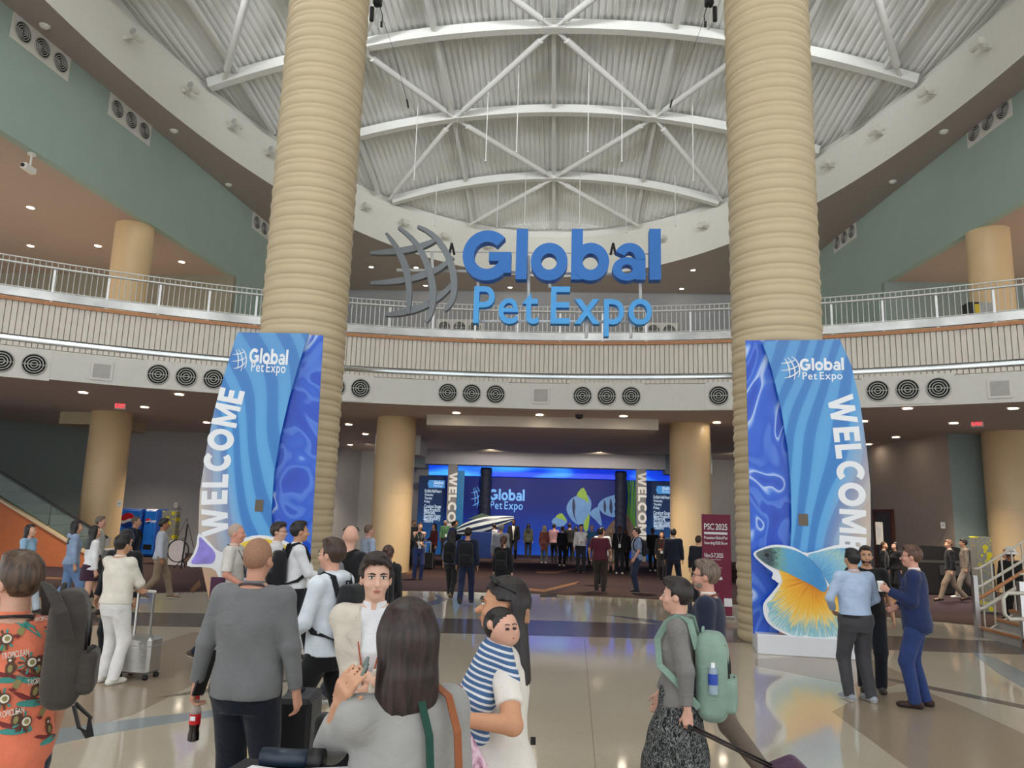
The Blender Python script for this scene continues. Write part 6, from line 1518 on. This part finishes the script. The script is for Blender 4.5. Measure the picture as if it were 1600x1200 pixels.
# --- person in the cream blazer, facing the camera
p, h = ph(590, 868, 4.15)
BLZ = person('person with short dark hair in a cream blazer facing the camera', p, h, 172, .0095, (222, 178, 156), 'thick', (40, 30, 28), 'f', 1.05, top=(228, 230, 234), jacket=(212, 204, 190), legs=(22, 22, 26), sleeve=.97, hem=.80, hands=((.02, .27, 1.10), (-.06, .29, 1.16)), poles=((-.35, -.5, -1), (.35, -.5, -1)), collar=(232, 234, 238), lanyard=(176, 84, 58), turn=-10, wr=.004, shoes=((220, 218, 212), True))
kb = BLZ['k']
cb = worn('crossbody_bag', BLZ, 'black crossbody bag of the person in the cream blazer', 'bag')
MB().bar([(-.13 * kb, -.0, 1.46 * kb), (-.12 * kb, .11 * kb, 1.38 * kb), (-.06 * kb, .165 * kb, 1.20 * kb), (.05 * kb, .17 * kb, 1.02 * kb), (.14 * kb, .15 * kb, .92 * kb)], .006, .035, up=(.3, 1, 0)).build('strap', cloth((24, 24, 26), 'strap'), cb)
S = SDF(); S.rbox((.13 * kb, .175 * kb, .90 * kb), (.08, .02, .045), .04, .01); mesh_obj('bag_body', S.mesh(.012), cloth((24, 24, 26), 'black bag', rough=.6), cb)

# --- man in the white hoodie walking left
p, h = ph(522, 843, 6.0)
HOO = person('man in a white hoodie walking left with a black backpack', p, h, 288, .012, (210, 160, 138), 'short', (58, 40, 32), top=(216, 224, 232), legs=(22, 23, 26), sleeve=.96, hem=.90, hood=True, hands=((-.24, .24, 1.00), None), poles=((-.4, -1, -.3), None), feet=((-.1, .34), (.1, -.36, .09)), shoes=((214, 212, 208), True), wr=.006, girth=1.04, faceparts=True)
backpack(HOO, 'black backpack worn by the man in the white hoodie', (34, 35, 38), .014, (.15, .08, .22), 1.18)
# --- behind them
p, h = ph(548, 821, 8.4)
BLD = person('bald man in a black T-shirt with sunglasses on his head', p, h, 32, .014, (214, 166, 146), 'bald', (120, 100, 90), girth=1.12, top=(30, 30, 33), legs=(40, 42, 48), sleeve=.42, turn=-40, shoes=((110, 110, 112), True), feet=WALK_A)
backpack(BLD, 'grey and black backpack worn by the bald man', (116, 116, 120), .014, (.16, .09, .22), 1.16, strap=(30, 30, 32), pocket=(92, 92, 96))
MB().tube([BLD['hd'](-.08, -.02, 1.70), BLD['hd'](-.06, .05, 1.725), BLD['hd'](.06, .05, 1.725), BLD['hd'](.08, -.02, 1.70)], .008, 6).build('sunglasses', M_BLACK, BLD['root'], True)
p, h = ph(607, 853, 10.4)
DKB = person('woman with brown hair in a bun seen from behind under a black backpack', p, h, 6, .014, MEDIUM, 'bun', (72, 50, 44), 'f', top=(40, 40, 42), legs=(32, 32, 36), sleeve=.9); backpack(DKB, 'black backpack of the woman with the bun', (32, 33, 36), .014, (.17, .09, .24), 1.16)
p, h = ph(370, 819, 9.8)
POL = person('man in a pale polo shirt striding right before the left banner', p, h, 84, .013, (212, 150, 130), 'buzz', (176, 158, 144), girth=1.05, top=(214, 210, 204), legs=(28, 38, 58), sleeve=.45, hem=.94, collar=(214, 210, 204), lanyard=(60, 56, 60), feet=((-.09, -.40, .12), (.09, .34)), hands=(None, (.22, .22, 1.02)), shoes=((92, 76, 66), True))
p2, _ = ph(341, 905, 9.5); MB().bbox(-.09, .09, -.02, .02, -.13, .13, .006).build('folder', cloth((78, 44, 70), 'folder', rough=.5), loc=(*p2, 1.02), label='dark purple folder beside the man in the pale polo shirt', cat='folder')
p, h = ph(436, 817, 10.6)
person('man with glasses and dark hair in a white shirt before the left banner', p, h, 78, .013, (214, 168, 146), 'thick', (40, 32, 28), top=(226, 226, 228), legs=(40, 46, 60), sleeve=.97, collar=(228, 228, 230), glasses=True, turn=18, feet=WALK_B)
p, h = ph(468, 815, 9.6)
WSB = person('black haired man in a white shirt looking at a phone by the left banner', p, h, 62, .013, TAN, 'short', (24, 22, 24), top=(226, 228, 232), legs=(28, 30, 38), sleeve=.97, tuck=True, belt=(40, 32, 28), hands=(None, (.12, .34, 1.10)), turn=-6, feet=WALK_A, collar=(228, 230, 234)); backpack(WSB, 'black backpack on the man in the white shirt', (28, 28, 32), .014, (.16, .09, .22), 1.18)
w = to_world(WSB, WSB['wr'][1] + WSB['fd'][1] * .12); MB().bbox(-.04, .04, -.005, .005, -.08, .08, .002).build('mobile_phone', M_BLACK, loc=tuple(w), label='black phone in the hand of the man in the white shirt', cat='phone').rotation_euler = (1.1, .2, .6)

# --- right foreground pair
p, h = ph(1059, 905, 5.1)
def skirtmat():
    kk = NT('black and white scribble print', .9, .15); nz = kk.n('ShaderNodeTexNoise', Scale=26.0, Detail=2.0, Distortion=2.2); kk.l(kk.mapping(scale=(1.4, 1.4, .8)), nz.inputs['Vector']); kk.color(kk.ramp(nz.outputs['Fac'], [(.46, (36, 38, 40)), (.52, (150, 152, 150)), (.58, (48, 50, 52))])); return kk.m
DEN = person('woman in a grey denim jacket and long patterned skirt pulling a suitcase', p, h, 285, .0105, (216, 168, 148), 'thick', (34, 26, 26), 'f', 1.04, top=(126, 124, 122), legs=None, sleeve=.95, hem=.90, feet=((-.09, .06), (.09, -.06)), collar=(122, 120, 118), skirt=(.10, skirtmat(), .03), hands=((-.225, -.09, .83), (.2, .17, .86)), turn=0, wr=.006, curl=(.85, .4))
backpack(DEN, 'sage green backpack with a water bottle on the woman in the denim jacket', (136, 162, 148), .011, (.165, .10, .25), 1.10, details=True)
kd = DEN['k']; MB().bbox(-.10, .10, -.36 * kd, -.335 * kd, .885 * kd, .94 * kd, .008).build('leather_patch', cloth((150, 86, 56), 'leather', rough=.5), [c for c in COL.objects if c.name.startswith('backpack') and 'sage' in c.get('label', '')][0]); ob = worn('water_bottle', DEN, 'clear water bottle with blue label in the side pocket of the sage backpack', 'bottle')
yb = -.25 * kd
for r0, z0, z1, nm, mm in ((.030, 1.02, 1.08, 'bottle_base', mat('clear water', (176, 196, 214), .1, var=0, alpha=.7)), (.031, 1.08, 1.15, 'blue_label', mat('blue label', (38, 72, 170), .4, var=.1)), (.028, 1.15, 1.19, 'bottle_neck', mat('clear water', (0, 0, 0))), (.014, 1.19, 1.22, 'cap', M_INK)):
    MB().lathe([(r0, z0 * kd), (r0 * .98, z1 * kd)], (-.175, yb), 14).build(nm, mm, ob, 'auto')
hw_ = to_world(DEN, DEN['wr'][0] + np.array([0, -.01, -.085])); s0 = pt(1168, 1200, 4.9); sb = np.array([hw_[0] + .42, hw_[1] + .02, 0.0])
sc = empty('suitcase', (float(sb[0]), float(sb[1]), 0), label='dark purple suitcase pulled by the woman in the denim jacket', cat='suitcase')
hl = hw_ - sb; tp = np.array([.10, 0, .52])
for dy in (-.05, .05): MB().tube([hl + (0, dy, 0), tp + (0, dy, 0)], .008, 6).build('pull_rod', mat('dark rod', (52, 44, 44), .3, .6, var=0), sc, True)
MB().tube([hl + (0, -.065, 0), hl + (0, .065, 0)], .014, 8).build('grip', M_BLACK, sc, True)
S = SDF(); dvec = unit(np.array([.42, 0, -1.0])); cen = np.array([.26, 0, .30]); ux = np.cross((0, 1, 0), dvec); R = np.stack([ux, np.array([0, 1.0, 0]), dvec], 1).tolist()
S.rbox(cen, (.07, .14, .20), .05, .02, R); mesh_obj('case', S.mesh(.014, .004, 2), cloth((78, 40, 72), 'purple case', rough=.6), sc)
for dy in (-.13, .13):
    w0 = cen + dvec * .25; MB().tube([(w0[0], dy - .02, .04), (w0[0], dy + .02, .04)], .04, 12).build('wheel', M_BLACK, sc, True)
p, h = ph(1104, 877, 5.95)
person('man with glasses and grey beard in a navy blazer and brown trousers walking left', p, h, 287, .0115, (206, 152, 132), 'short', (92, 78, 66), top=(220, 216, 212), jacket=(38, 44, 64), legs=(112, 100, 90), sleeve=.97, hem=.92, collar=(222, 218, 214), glasses=True, beard=(124, 108, 96), lanyard=(120, 60, 50), feet=((-.1, .36), (.1, -.42, .11)), hands=(None, None), girth=1.05, shoes=((60, 44, 36), False), faceparts=True)

# --- group by the betta fish
q = pf(1343, 1096)
person('man in a light blue shirt and grey trousers seen from behind by the fish', q, 1.74, 348, .0115, TAN, 'short', (26, 24, 26), girth=1.12, top=(172, 192, 220), legs=(68, 68, 72), sleeve=.95, tuck=True, belt=(40, 38, 40), hands=((-.17, .20, 1.02), (.17, .20, 1.02)), poles=((-1, -.6, -.2), (1, -.6, -.2)), shoes=((150, 156, 164), True), collar=(176, 194, 222), wr=.006, feet=((-.11, .02), (.12, -.06)))
q, h = ph(1352, 854, 9.7)
person('bearded man in a black T-shirt facing the man in the light blue shirt', q, h, 196, .0125, TAN, 'short', (38, 28, 24), girth=1.1, top=(28, 28, 30), legs=(30, 32, 40), sleeve=.42, hands=(None, None), lanyard=(70, 60, 60), beard=(44, 34, 30), faceparts=True)
q = pf(1440, 1106)
SUT = person('man in a navy suit holding a coffee cup beside the right banner', q, 1.80, 297, .0115, (212, 158, 138), 'short', (84, 58, 46), girth=1.06, top=(226, 230, 236), jacket=(36, 48, 88), legs=(44, 62, 112), sleeve=.97, hem=.90, collar=(230, 232, 238), hands=((-.16, .25, 1.25), (.16, .2, 1.05)), poles=((-.2, -1, -.6), None), thumb=((0, .3, 1), None), curl=(.7, .5), shoes=((58, 38, 34), False), wr=.004, feet=((-.1, .05), (.1, -.05)), glasses=True, faceparts=True)
w = to_world(SUT, SUT['wr'][0] + SUT['fd'][0] * .075 + np.array([.03, .02, 0])); cp = empty('coffee_cup', (w[0], w[1], w[2] - .05), label='white paper coffee cup held by the man in the navy suit', cat='cup')
MB().lathe([(.028, 0), (.037, .10)], seg=16).build('cup', mat('white paper', (232, 228, 220), .6, var=.02), cp, 'auto'); MB().lathe([(.040, .10), (.040, .112), (.034, .120)], seg=16).build('lid', mat('white lid', (240, 238, 234), .4, var=0), cp, 'auto')

# --- left group
q = pf(166, 1068)
person('man in a cream jacket and white trousers with folded arms seen from behind', q, 1.66, 18, .0115, TAN, 'short', (26, 22, 24), top=(222, 216, 204), legs=(226, 224, 222), sleeve=.96, hem=.93, girth=1.10, collar=(222, 216, 204), hands=((.06, .24, 1.08), (.02, .27, 1.10)), poles=((-1, -.1, -.6), (1, -.1, -.6)), shoes=((226, 222, 212), True), wr=.007, feet=((-.11, .03), (.12, -.03)))
q, h = ph(199, 829, 9.6)
person('man in a black suit facing the man in the cream jacket', q, h, 186, .0125, TAN, 'short', (26, 22, 24), top=(36, 36, 40), jacket=(26, 27, 31), legs=(24, 25, 29), hem=.90, lanyard=(214, 206, 200), turn=-14, faceparts=True, hands=(None, (.30, .03, .88)))
q = pf(205, 1062); sc = empty('suitcase', (q[0], q[1] + .12, 0), math.radians(-8), label='silver ribbed aluminium suitcase with raised handle beside the man in cream', cat='suitcase')
M_ALU = mat('silver aluminium', (196, 194, 190), .32, .85, var=.05); Wd, Dp = .44, .26
MB().bbox(-Wd / 2, Wd / 2, -Dp / 2, Dp / 2, .06, .48, .035).build('shell', M_ALU, sc)
for i in range(9): MB().bbox(-Wd / 2 + .02, Wd / 2 - .02, -Dp / 2 - .006, -Dp / 2 + .004, .085 + i * .03, .103 + i * .03, .003).build('rib', M_ALU, sc)
MB().box(-Wd / 2 - .003, Wd / 2 + .003, -Dp / 2 - .004, Dp / 2 + .004, .375, .385).build('seam', M_VGREY, sc)
for x in (-.1, .1): MB().bbox(x - .03, x + .03, -Dp / 2 - .012, -Dp / 2, .35, .41, .004).build('latch', M_STEEL, sc)
for x in (-.17, .17):
    for y in (-.10, .10): MB().tube([(x - .012, y, .03), (x + .012, y, .03)], .03, 12).tube([(x + .014, y, .03), (x + .03, y, .03)], .03, 12).build('wheel', M_BLACK, sc, True)
for x in (-.15, .06): MB().box(x - .012, x + .012, .06, .08, .47, .98).build('handle_tube', M_ALU, sc)
MB().bbox(-.175, .085, .05, .09, .965, 1.0, .012).build('handle_grip', M_TRIM, sc)
SEED = [0]
def far(label, pos, h, face, res=.017, **kw): return person(label, pos, h, face, res, **kw)
q, h = ph(148, 832, 13.8); far('woman with dark hair in a white top and purple shorts walking right at left', q, 1.62, 40, .015, skin=LIGHT, hair='long', hairc=(30, 24, 24), sex='f', top=(232, 232, 234), legs=None, skirt=(.70, cloth((64, 40, 58), 'plum skirt'), 0.0), sleeve=.95, feet=WALK_A)
q, h = ph(120, 817, 14.6); far('woman with long black hair in a blue grey hoodie and jeans at left', q, 1.68, 50, .015, skin=LIGHT, hair='long', hairc=(26, 22, 24), sex='f', top=(150, 170, 200), legs=(122, 152, 196), sleeve=.95, hood=True, girth=1.1, feet=WALK_B)
q, h = ph(48, 824, 14.0); far('woman in a light blue top beside the orange stair wall', q, 1.60, 86, .015, skin=LIGHT, hair='long', hairc=(34, 26, 26), sex='f', top=(150, 186, 214), legs=(190, 200, 210), sleeve=.6, feet=WALK_A, hands=(None, (.2, .26, 1.02)))
q, h = ph(157, 812, 17.0); far('man with short grey hair before the far left column', q, 1.74, 60, .017, skin=(212, 160, 140), hair='short', hairc=(96, 84, 76), top=(214, 212, 210), legs=(60, 60, 66), turn=10)
q = pf(243, 938); far('man in a grey shirt and khaki trousers walking right at left', q, 1.74, 62, .014, skin=MEDIUM, hair='thick', hairc=(22, 20, 22), top=(186, 192, 204), legs=(142, 124, 106), sleeve=.96, hem=.88, feet=WALK_A, shoes=((120, 104, 88), True))
q, h = ph(213, 809, 17.2); G_ = far('man with a shaved head and a dark pack before the vending machines', q, 1.76, 70, .016, skin=(190, 140, 118), hair='buzz', hairc=(90, 76, 68), top=(30, 36, 56), legs=(40, 42, 50), sleeve=.6, girth=1.08); backpack(G_, 'black laced backpack before the vending machines', (26, 27, 30), .018)
# --- middle distance
q, h = ph(577, 819, 15.2); far('man in a light blue shirt beside the left smooth column', q, 1.77, 52, .015, skin=(212, 160, 140), hair='buzz', hairc=(120, 100, 86), top=(178, 194, 222), legs=(60, 62, 70), sleeve=.95, tuck=True, girth=1.12, collar=(180, 196, 224))
q = pf(652, 906); WV = far('woman in a black vest and wide blue trousers holding a coffee by the column', q, 1.74, 160, .015, skin=LIGHT, hair='long', hairc=(44, 30, 26), sex='f', top=(56, 54, 56), legs=(48, 60, 104), sleeve=0, badge=True, lanyard=(200, 196, 192), hands=((.02, .25, 1.12), (-.06, .26, 1.08)), tuck=True)
w = to_world(WV, WV['wr'][0] + WV['fd'][0] * .09); MB().lathe([(.03, -.04), (.038, .06), (.038, .075)], seg=12).build('coffee_cup', mat('white paper', (232, 228, 220), .6), loc=tuple(w), label='white coffee cup of the woman in the black vest', cat='cup')
q, h = ph(679, 817, 29.0); far('woman in a red plaid shirt beside the left information panel', q, 1.66, 230, .019, skin=LIGHT, hair='long', hairc=(30, 22, 22), sex='f', top=(92, 40, 42), legs=(28, 26, 30), hands=(None, (.15, .25, 1.1)))
p_ = ph(668, 870, 28.0)[0]; sc2 = empty('suitcase', (*p_, 0), label='black suitcase beside the woman in the plaid shirt', cat='suitcase'); MB().bbox(-.2, .2, -.13, .13, .05, .62, .03).build('shell', cloth((28, 28, 32), 'black case', rough=.5), sc2); MB().box(-.1, -.08, .08, .1, .6, 1.0).box(.08, .1, .08, .1, .6, 1.0).box(-.1, .1, .08, .1, .98, 1.0).build('handle', M_STEEL, sc2)
for x in (-.15, .15): MB().tube([(x - .02, 0, .03), (x + .02, 0, .03)], .03, 8).build('wheel', M_BLACK, sc2)
q = pf(727, 946); A_ = far('man in a navy suit with a black backpack walking to the entrance', q, 1.72, 2, .0145, skin=TAN, hair='short', hairc=(28, 24, 26), top=(40, 44, 62), jacket=(36, 42, 66), jopen=False, legs=(38, 46, 78), hem=.88, feet=WALK_B); backpack(A_, 'black backpack on the man in the navy suit', (28, 29, 34), .017, (.17, .09, .24), 1.16)
q = pf(703, 936); A_ = far('woman with dark hair and a black backpack walking beside the navy suit', q, 1.62, 8, .0145, skin=LIGHT, hair='long', hairc=(30, 24, 24), sex='f', top=(108, 128, 172), legs=(46, 44, 48), sleeve=.8, feet=WALK_A, shoes=((150, 130, 100), False)); backpack(A_, 'black backpack on the woman beside the navy suit', (26, 27, 30), .017)
q, h = ph(783, 819, 23.0); far('man with grey hair in a grey checked jacket near the mural', q, 1.78, 8, .016, skin=TAN, hair='thick', hairc=(112, 110, 110), top=(128, 132, 142), jacket=(126, 130, 140), jopen=False, legs=(50, 52, 58), hem=.9)
q, h = ph(787, 839, 16.5); A_ = far('woman with a red brown ponytail and a small black backpack', q, 1.58, 10, .0145, skin=LIGHT, hair='pony', hairc=(74, 42, 34), sex='f', top=(30, 31, 36), legs=(28, 29, 34), sleeve=.96); backpack(A_, 'small black backpack of the ponytail woman', (22, 23, 26), .017, (.13, .07, .18), 1.2)
q, h = ph(803, 807, 35.5); far('tall man in a black suit and white shirt facing out before the mural', q, 1.90, 180, .02, skin=DARKSKIN, hair='buzz', hairc=(24, 20, 20), top=(214, 212, 208), jacket=(26, 26, 30), legs=(24, 24, 28), hem=.88)
rows = [  # label, x, y head, depth, height, face, options
 ('woman in an olive jacket watching the mural', 826, 814, 38.0, 1.70, 5, dict(sex='f', hair='long', hairc=(28, 24, 22), top=(72, 74, 64), legs=(34, 34, 36), hem=.8)),
 ('woman in a white top bending over the display before the mural', 777, 814, 34.8, 1.66, 300, dict(sex='f', hair='thick', hairc=(26, 22, 22), top=(206, 210, 220), legs=(40, 40, 46), lean=.25)),
 ('man in a purple blue shirt leaning at the left of the fish sculpture', 702, 822, 33.0, 1.74, 60, dict(top=(84, 92, 156), legs=(30, 30, 36), lean=.3, hair='short')),
 ('man in a green shirt and white cap before the left welcome post', 696, 808, 37.0, 1.75, 150, dict(top=(86, 128, 92), legs=(40, 42, 46), badge=True, skin=MEDIUM, hair='buzz', hairc=(210, 210, 212), beard=(40, 34, 32), lanyard=(40, 40, 40))),
 ('person in a dark jacket right of the left welcome post', 714, 812, 37.5, 1.74, 200, dict(top=(44, 58, 88), legs=(30, 32, 40), skin=MEDIUM)),
 ('person in a pink shirt in the crowd before the mural', 866, 814, 35.0, 1.74, 20, dict(top=(214, 164, 172), legs=(40, 40, 48), hair='short', hairc=(30, 26, 26))),
 ('person in a salmon coat carrying a black bag before the mural', 851, 818, 34.2, 1.66, 10, dict(sex='f', top=(150, 88, 86), legs=(120, 128, 116), hair='bob', hairc=(180, 160, 130), shoes=((226, 224, 220), True), hem=.6)),
 ('woman in black with white trainers in the crowd', 879, 821, 32.5, 1.66, 12, dict(sex='f', top=(26, 27, 32), legs=(24, 25, 28), hair='bun', hairc=(80, 54, 40), shoes=((228, 226, 222), True))),
 ('man in a dark jacket in the crowd before the printed fish', 890, 811, 35.0, 1.80, 8, dict(top=(48, 48, 48), legs=(28, 28, 32))),
 ('person in a white jacket at the edge of the crowd', 900, 822, 36.0, 1.64, 350, dict(sex='f', top=(214, 216, 222), legs=(34, 36, 44), hair='long', hairc=(40, 32, 30))),
 ('person in a white shirt behind the man in maroon', 941, 820, 23.5, 1.76, 190, dict(top=(222, 222, 222), legs=(30, 30, 34), sleeve=.42, girth=1.12, shoes=((224, 222, 218), True), hair='thick', hairc=(34, 26, 24))),
 ('person in a blue T-shirt behind the crowd by the rocks', 925, 814, 33.0, 1.76, 200, dict(top=(66, 120, 164), legs=(40, 44, 56), hair='buzz', hairc=(180, 170, 160), sleeve=.4)),
 ('woman in a beige dress by the printed rocks', 955, 818, 29.5, 1.68, 190, dict(sex='f', top=(176, 164, 152), skirt=(.45, cloth((176, 164, 152), 'beige dress'), .02), hair='bob', hairc=(196, 176, 140), badge=True, lanyard=(210, 206, 200))),
 ('man in a black hoodie with a white badge facing out by the rocks', 968, 815, 29.0, 1.78, 182, dict(skin=DARKSKIN, top=(24, 24, 27), legs=(26, 26, 32), hair='short', hairc=(22, 18, 18), badge=True, lanyard=(220, 218, 214), shoes=((226, 224, 220), True))),
 ('woman in a dark coat just behind the blue polo shirt', 977, 820, 30.0, 1.66, 200, dict(sex='f', skin=DARKSKIN, top=(30, 28, 32), legs=(26, 26, 30), hair='long', hairc=(22, 18, 20))),
 ('woman with a lanyard and badge near the right smooth column', 1034, 825, 26.5, 1.66, 190, dict(sex='f', top=(30, 28, 30), legs=(30, 30, 34), hair='long', hairc=(46, 32, 28), badge=True, lanyard=(160, 40, 46), hands=((.0, .2, 1.1), None))),
 ('person in a dark suit half hidden behind the maroon banner', 1091, 834, 19.5, 1.66, 20, dict(top=(34, 36, 46), legs=(34, 36, 46))),
 ('bearded man with a grey cap beyond the left smooth column', 647, 812, 31.0, 1.76, 120, dict(top=(90, 92, 96), legs=(50, 50, 54), hair='buzz', hairc=(150, 120, 100), beard=(120, 90, 70))),
]
for lab, x, y, d, hh, fc, kw in rows:
    q, _ = ph(x, y, d); far(lab, q, hh, fc, .019, **kw)
q = pf(907, 896); A_ = far('man in a white shirt with a shoulder strap holding a cup, facing out', q, 1.80, 176, .0165, skin=TAN, hair='short', hairc=(26, 22, 24), top=(206, 206, 212), legs=(30, 32, 40), sleeve=.9, tuck=True, belt=(30, 28, 28), hands=((.04, .24, 1.12), None))
w = to_world(A_, A_['wr'][0] + A_['fd'][0] * .09); MB().lathe([(.03, -.04), (.038, .06), (.038, .075)], seg=12).build('coffee_cup', mat('white paper', (232, 228, 220), .6), loc=tuple(w), label='white cup of the man with the shoulder strap', cat='cup')
q = pf(937, 925); far('man in a maroon polo shirt and brown trousers seen from behind', q, 1.76, 12, .0145, skin=TAN, hair='short', hairc=(24, 20, 22), girth=1.16, top=(84, 34, 50), legs=(58, 50, 46), sleeve=.46, hem=.88, shoes=((34, 32, 34), True), hands=((-.3, .06, .95), (.26, .16, 1.0)))
q = pf(995, 926); A_ = far('man in a blue grey polo shirt standing in profile with a backpack', q, 1.80, 262, .0145, skin=(212, 160, 140), hair='short', hairc=(30, 26, 26), girth=1.06, top=(128, 146, 178), legs=(44, 54, 78), sleeve=.46, hem=.88, shoes=((40, 40, 44), True), hands=((-.2, .12, .92), None), turn=6); backpack(A_, 'dark backpack on the man in the blue grey polo', (34, 36, 44), .017, (.13, .07, .2), 1.2)
q = pf(1020, 893); far('person all in black seen from behind right of the blue grey polo', q, 1.72, 10, .0165, skin=DARKSKIN, hair='short', hairc=(22, 18, 20), top=(24, 24, 27), legs=(26, 26, 29), shoes=((214, 212, 208), True), girth=1.08)
q, h = ph(1052, 821, 22.0); far('man in a navy suit seen from behind before the right smooth column', q, 1.80, 10, .0155, skin=TAN, hair='short', hairc=(40, 32, 30), top=(34, 38, 52), jacket=(32, 36, 50), jopen=False, legs=(32, 36, 52), hem=.88, collar=(220, 220, 224), feet=((-.17, .02), (.17, -.02)))
# --- right side
q = pf(1489, 942); far('fair haired man in a black sweater and khaki trousers walking left at right', q, 1.72, 282, .0145, skin=LIGHT, hair='short', hairc=(120, 88, 66), top=(26, 28, 34), legs=(152, 132, 114), sleeve=.96, feet=((-.09, .36), (.09, -.38, .1)), collar=(210, 206, 200))
q = pf(1512, 936); far('man in a taupe hoodie walking behind the black sweater', q, 1.74, 286, .0155, skin=TAN, hair='short', hairc=(40, 32, 28), top=(138, 124, 114), legs=(150, 138, 126), sleeve=.96, hood=True, feet=((-.09, .3), (.09, -.36, .1)), shoes=((222, 220, 216), True))
q, h = ph(1578, 848, 16.0); HT = far('person in a white bucket hat and black jacket behind the stair railing', q, 1.66, 20, .0145, skin=MEDIUM, hair='short', hairc=(30, 24, 24), top=(30, 32, 32), legs=(40, 40, 44), girth=1.15)
kh = HT['k']; c0 = HT['hd'](0, -.01, 1.66)
MB().lathe([(.165, -.035), (.10, .02), (.095, .06), (.085, .115), (.05, .128), (.005, .13)], seg=24, cap=False).build('bucket_hat', cloth((228, 226, 222), 'white hat'), HT['root'], True, loc=tuple(c0))
for lab, x, y, d, fc, kw in (('seated woman with long dark hair in black at right', 1398, 851, 22.0, 250, dict(sex='f', hair='long', hairc=(26, 20, 20), top=(26, 26, 30), legs=(28, 28, 32))), ('seated person in black beside the sign stand at right', 1381, 852, 22.5, 120, dict(hair='buzz', hairc=(70, 50, 40), top=(30, 30, 34), legs=(30, 30, 36), skin=TAN))):
    q, hh = ph(x, y, d); far(lab, q, 1.60, fc, .017, **kw)
q, _ = ph(1573, 862, 18.0); far('person with long auburn hair beside the yellow dotted pillar', q, 1.6, 300, .017, sex='f', hair='long', hairc=(70, 36, 28), top=(48, 30, 34), legs=(36, 34, 38))

# --- luggage at the bottom edge
p_ = pt(452, 1130, 5.0); sc3 = empty('suitcase', (float(p_[0]) + .02, float(p_[1]) + .12, 0), math.radians(6), label='tall black suitcase beside the man in the grey sweater', cat='suitcase')
MB().bbox(-.12, .12, -.2, .2, .06, .78, .03).build('shell', cloth((30, 30, 33), 'black case', rough=.45), sc3)
for x in (-.09, .09):
    for y in (-.15, .15): MB().tube([(x - .015, y, .03), (x + .015, y, .03)], .03, 10).build('wheel', M_BLACK, sc3, True)
MB().bbox(-.015, .015, -.09, .09, .775, .80, .006).build('handle_grip', M_BLACK, sc3)
c = pt(452, 1226, 2.2); ct = empty('equipment_cart', (float(c[0]), float(c[1]), 0), math.radians(-6), label='black topped cart with papers and a cylinder at the bottom edge', cat='cart')
zt = float(c[2]) + .02
MB().bbox(-.22, .20, -.14, .14, zt - .05, zt, .012).build('top', M_BLACK, ct); MB().bbox(-.225, .205, -.145, .145, zt - .075, zt - .052, .006).build('white_edge', M_TRIM, ct)
for x in (-.19, .17):
    for y in (-.12, .12): MB().tube([(x, y, .0), (x, y, zt - .06)], .014, 8).build('leg', M_STEEL, ct, True)
for i, (x, y, a) in enumerate(((-.08, -.05, .2), (-.05, -.03, -.1), (.12, .0, .4))):
    o = MB().bbox(-.09, .09, -.05, .05, 0, .006, .001).build('paper_pad', mat('white paper sheet', (226, 226, 228), .6, var=.02), loc=tuple(to_w), label='x', cat='paper') if False else MB().bbox(-.09, .09, -.05, .05, 0, .006, .001).build('paper_sheet', mat('white paper sheet', (226, 226, 228), .6, var=.02), ct, loc=(x, y, zt + .002 + .007 * i), rz=a)
MB().tube([(-.12, .06, zt + .03), (.03, .07, zt + .03)], .028, 12).build('dark_cylinder', mat('dark blue tube', (30, 44, 60), .4, var=0), ct, True); MB().tube([(.03, .07, zt + .03), (.07, .072, zt + .03)], .034, 12).build('tube_cap', M_BLACK, ct, True)
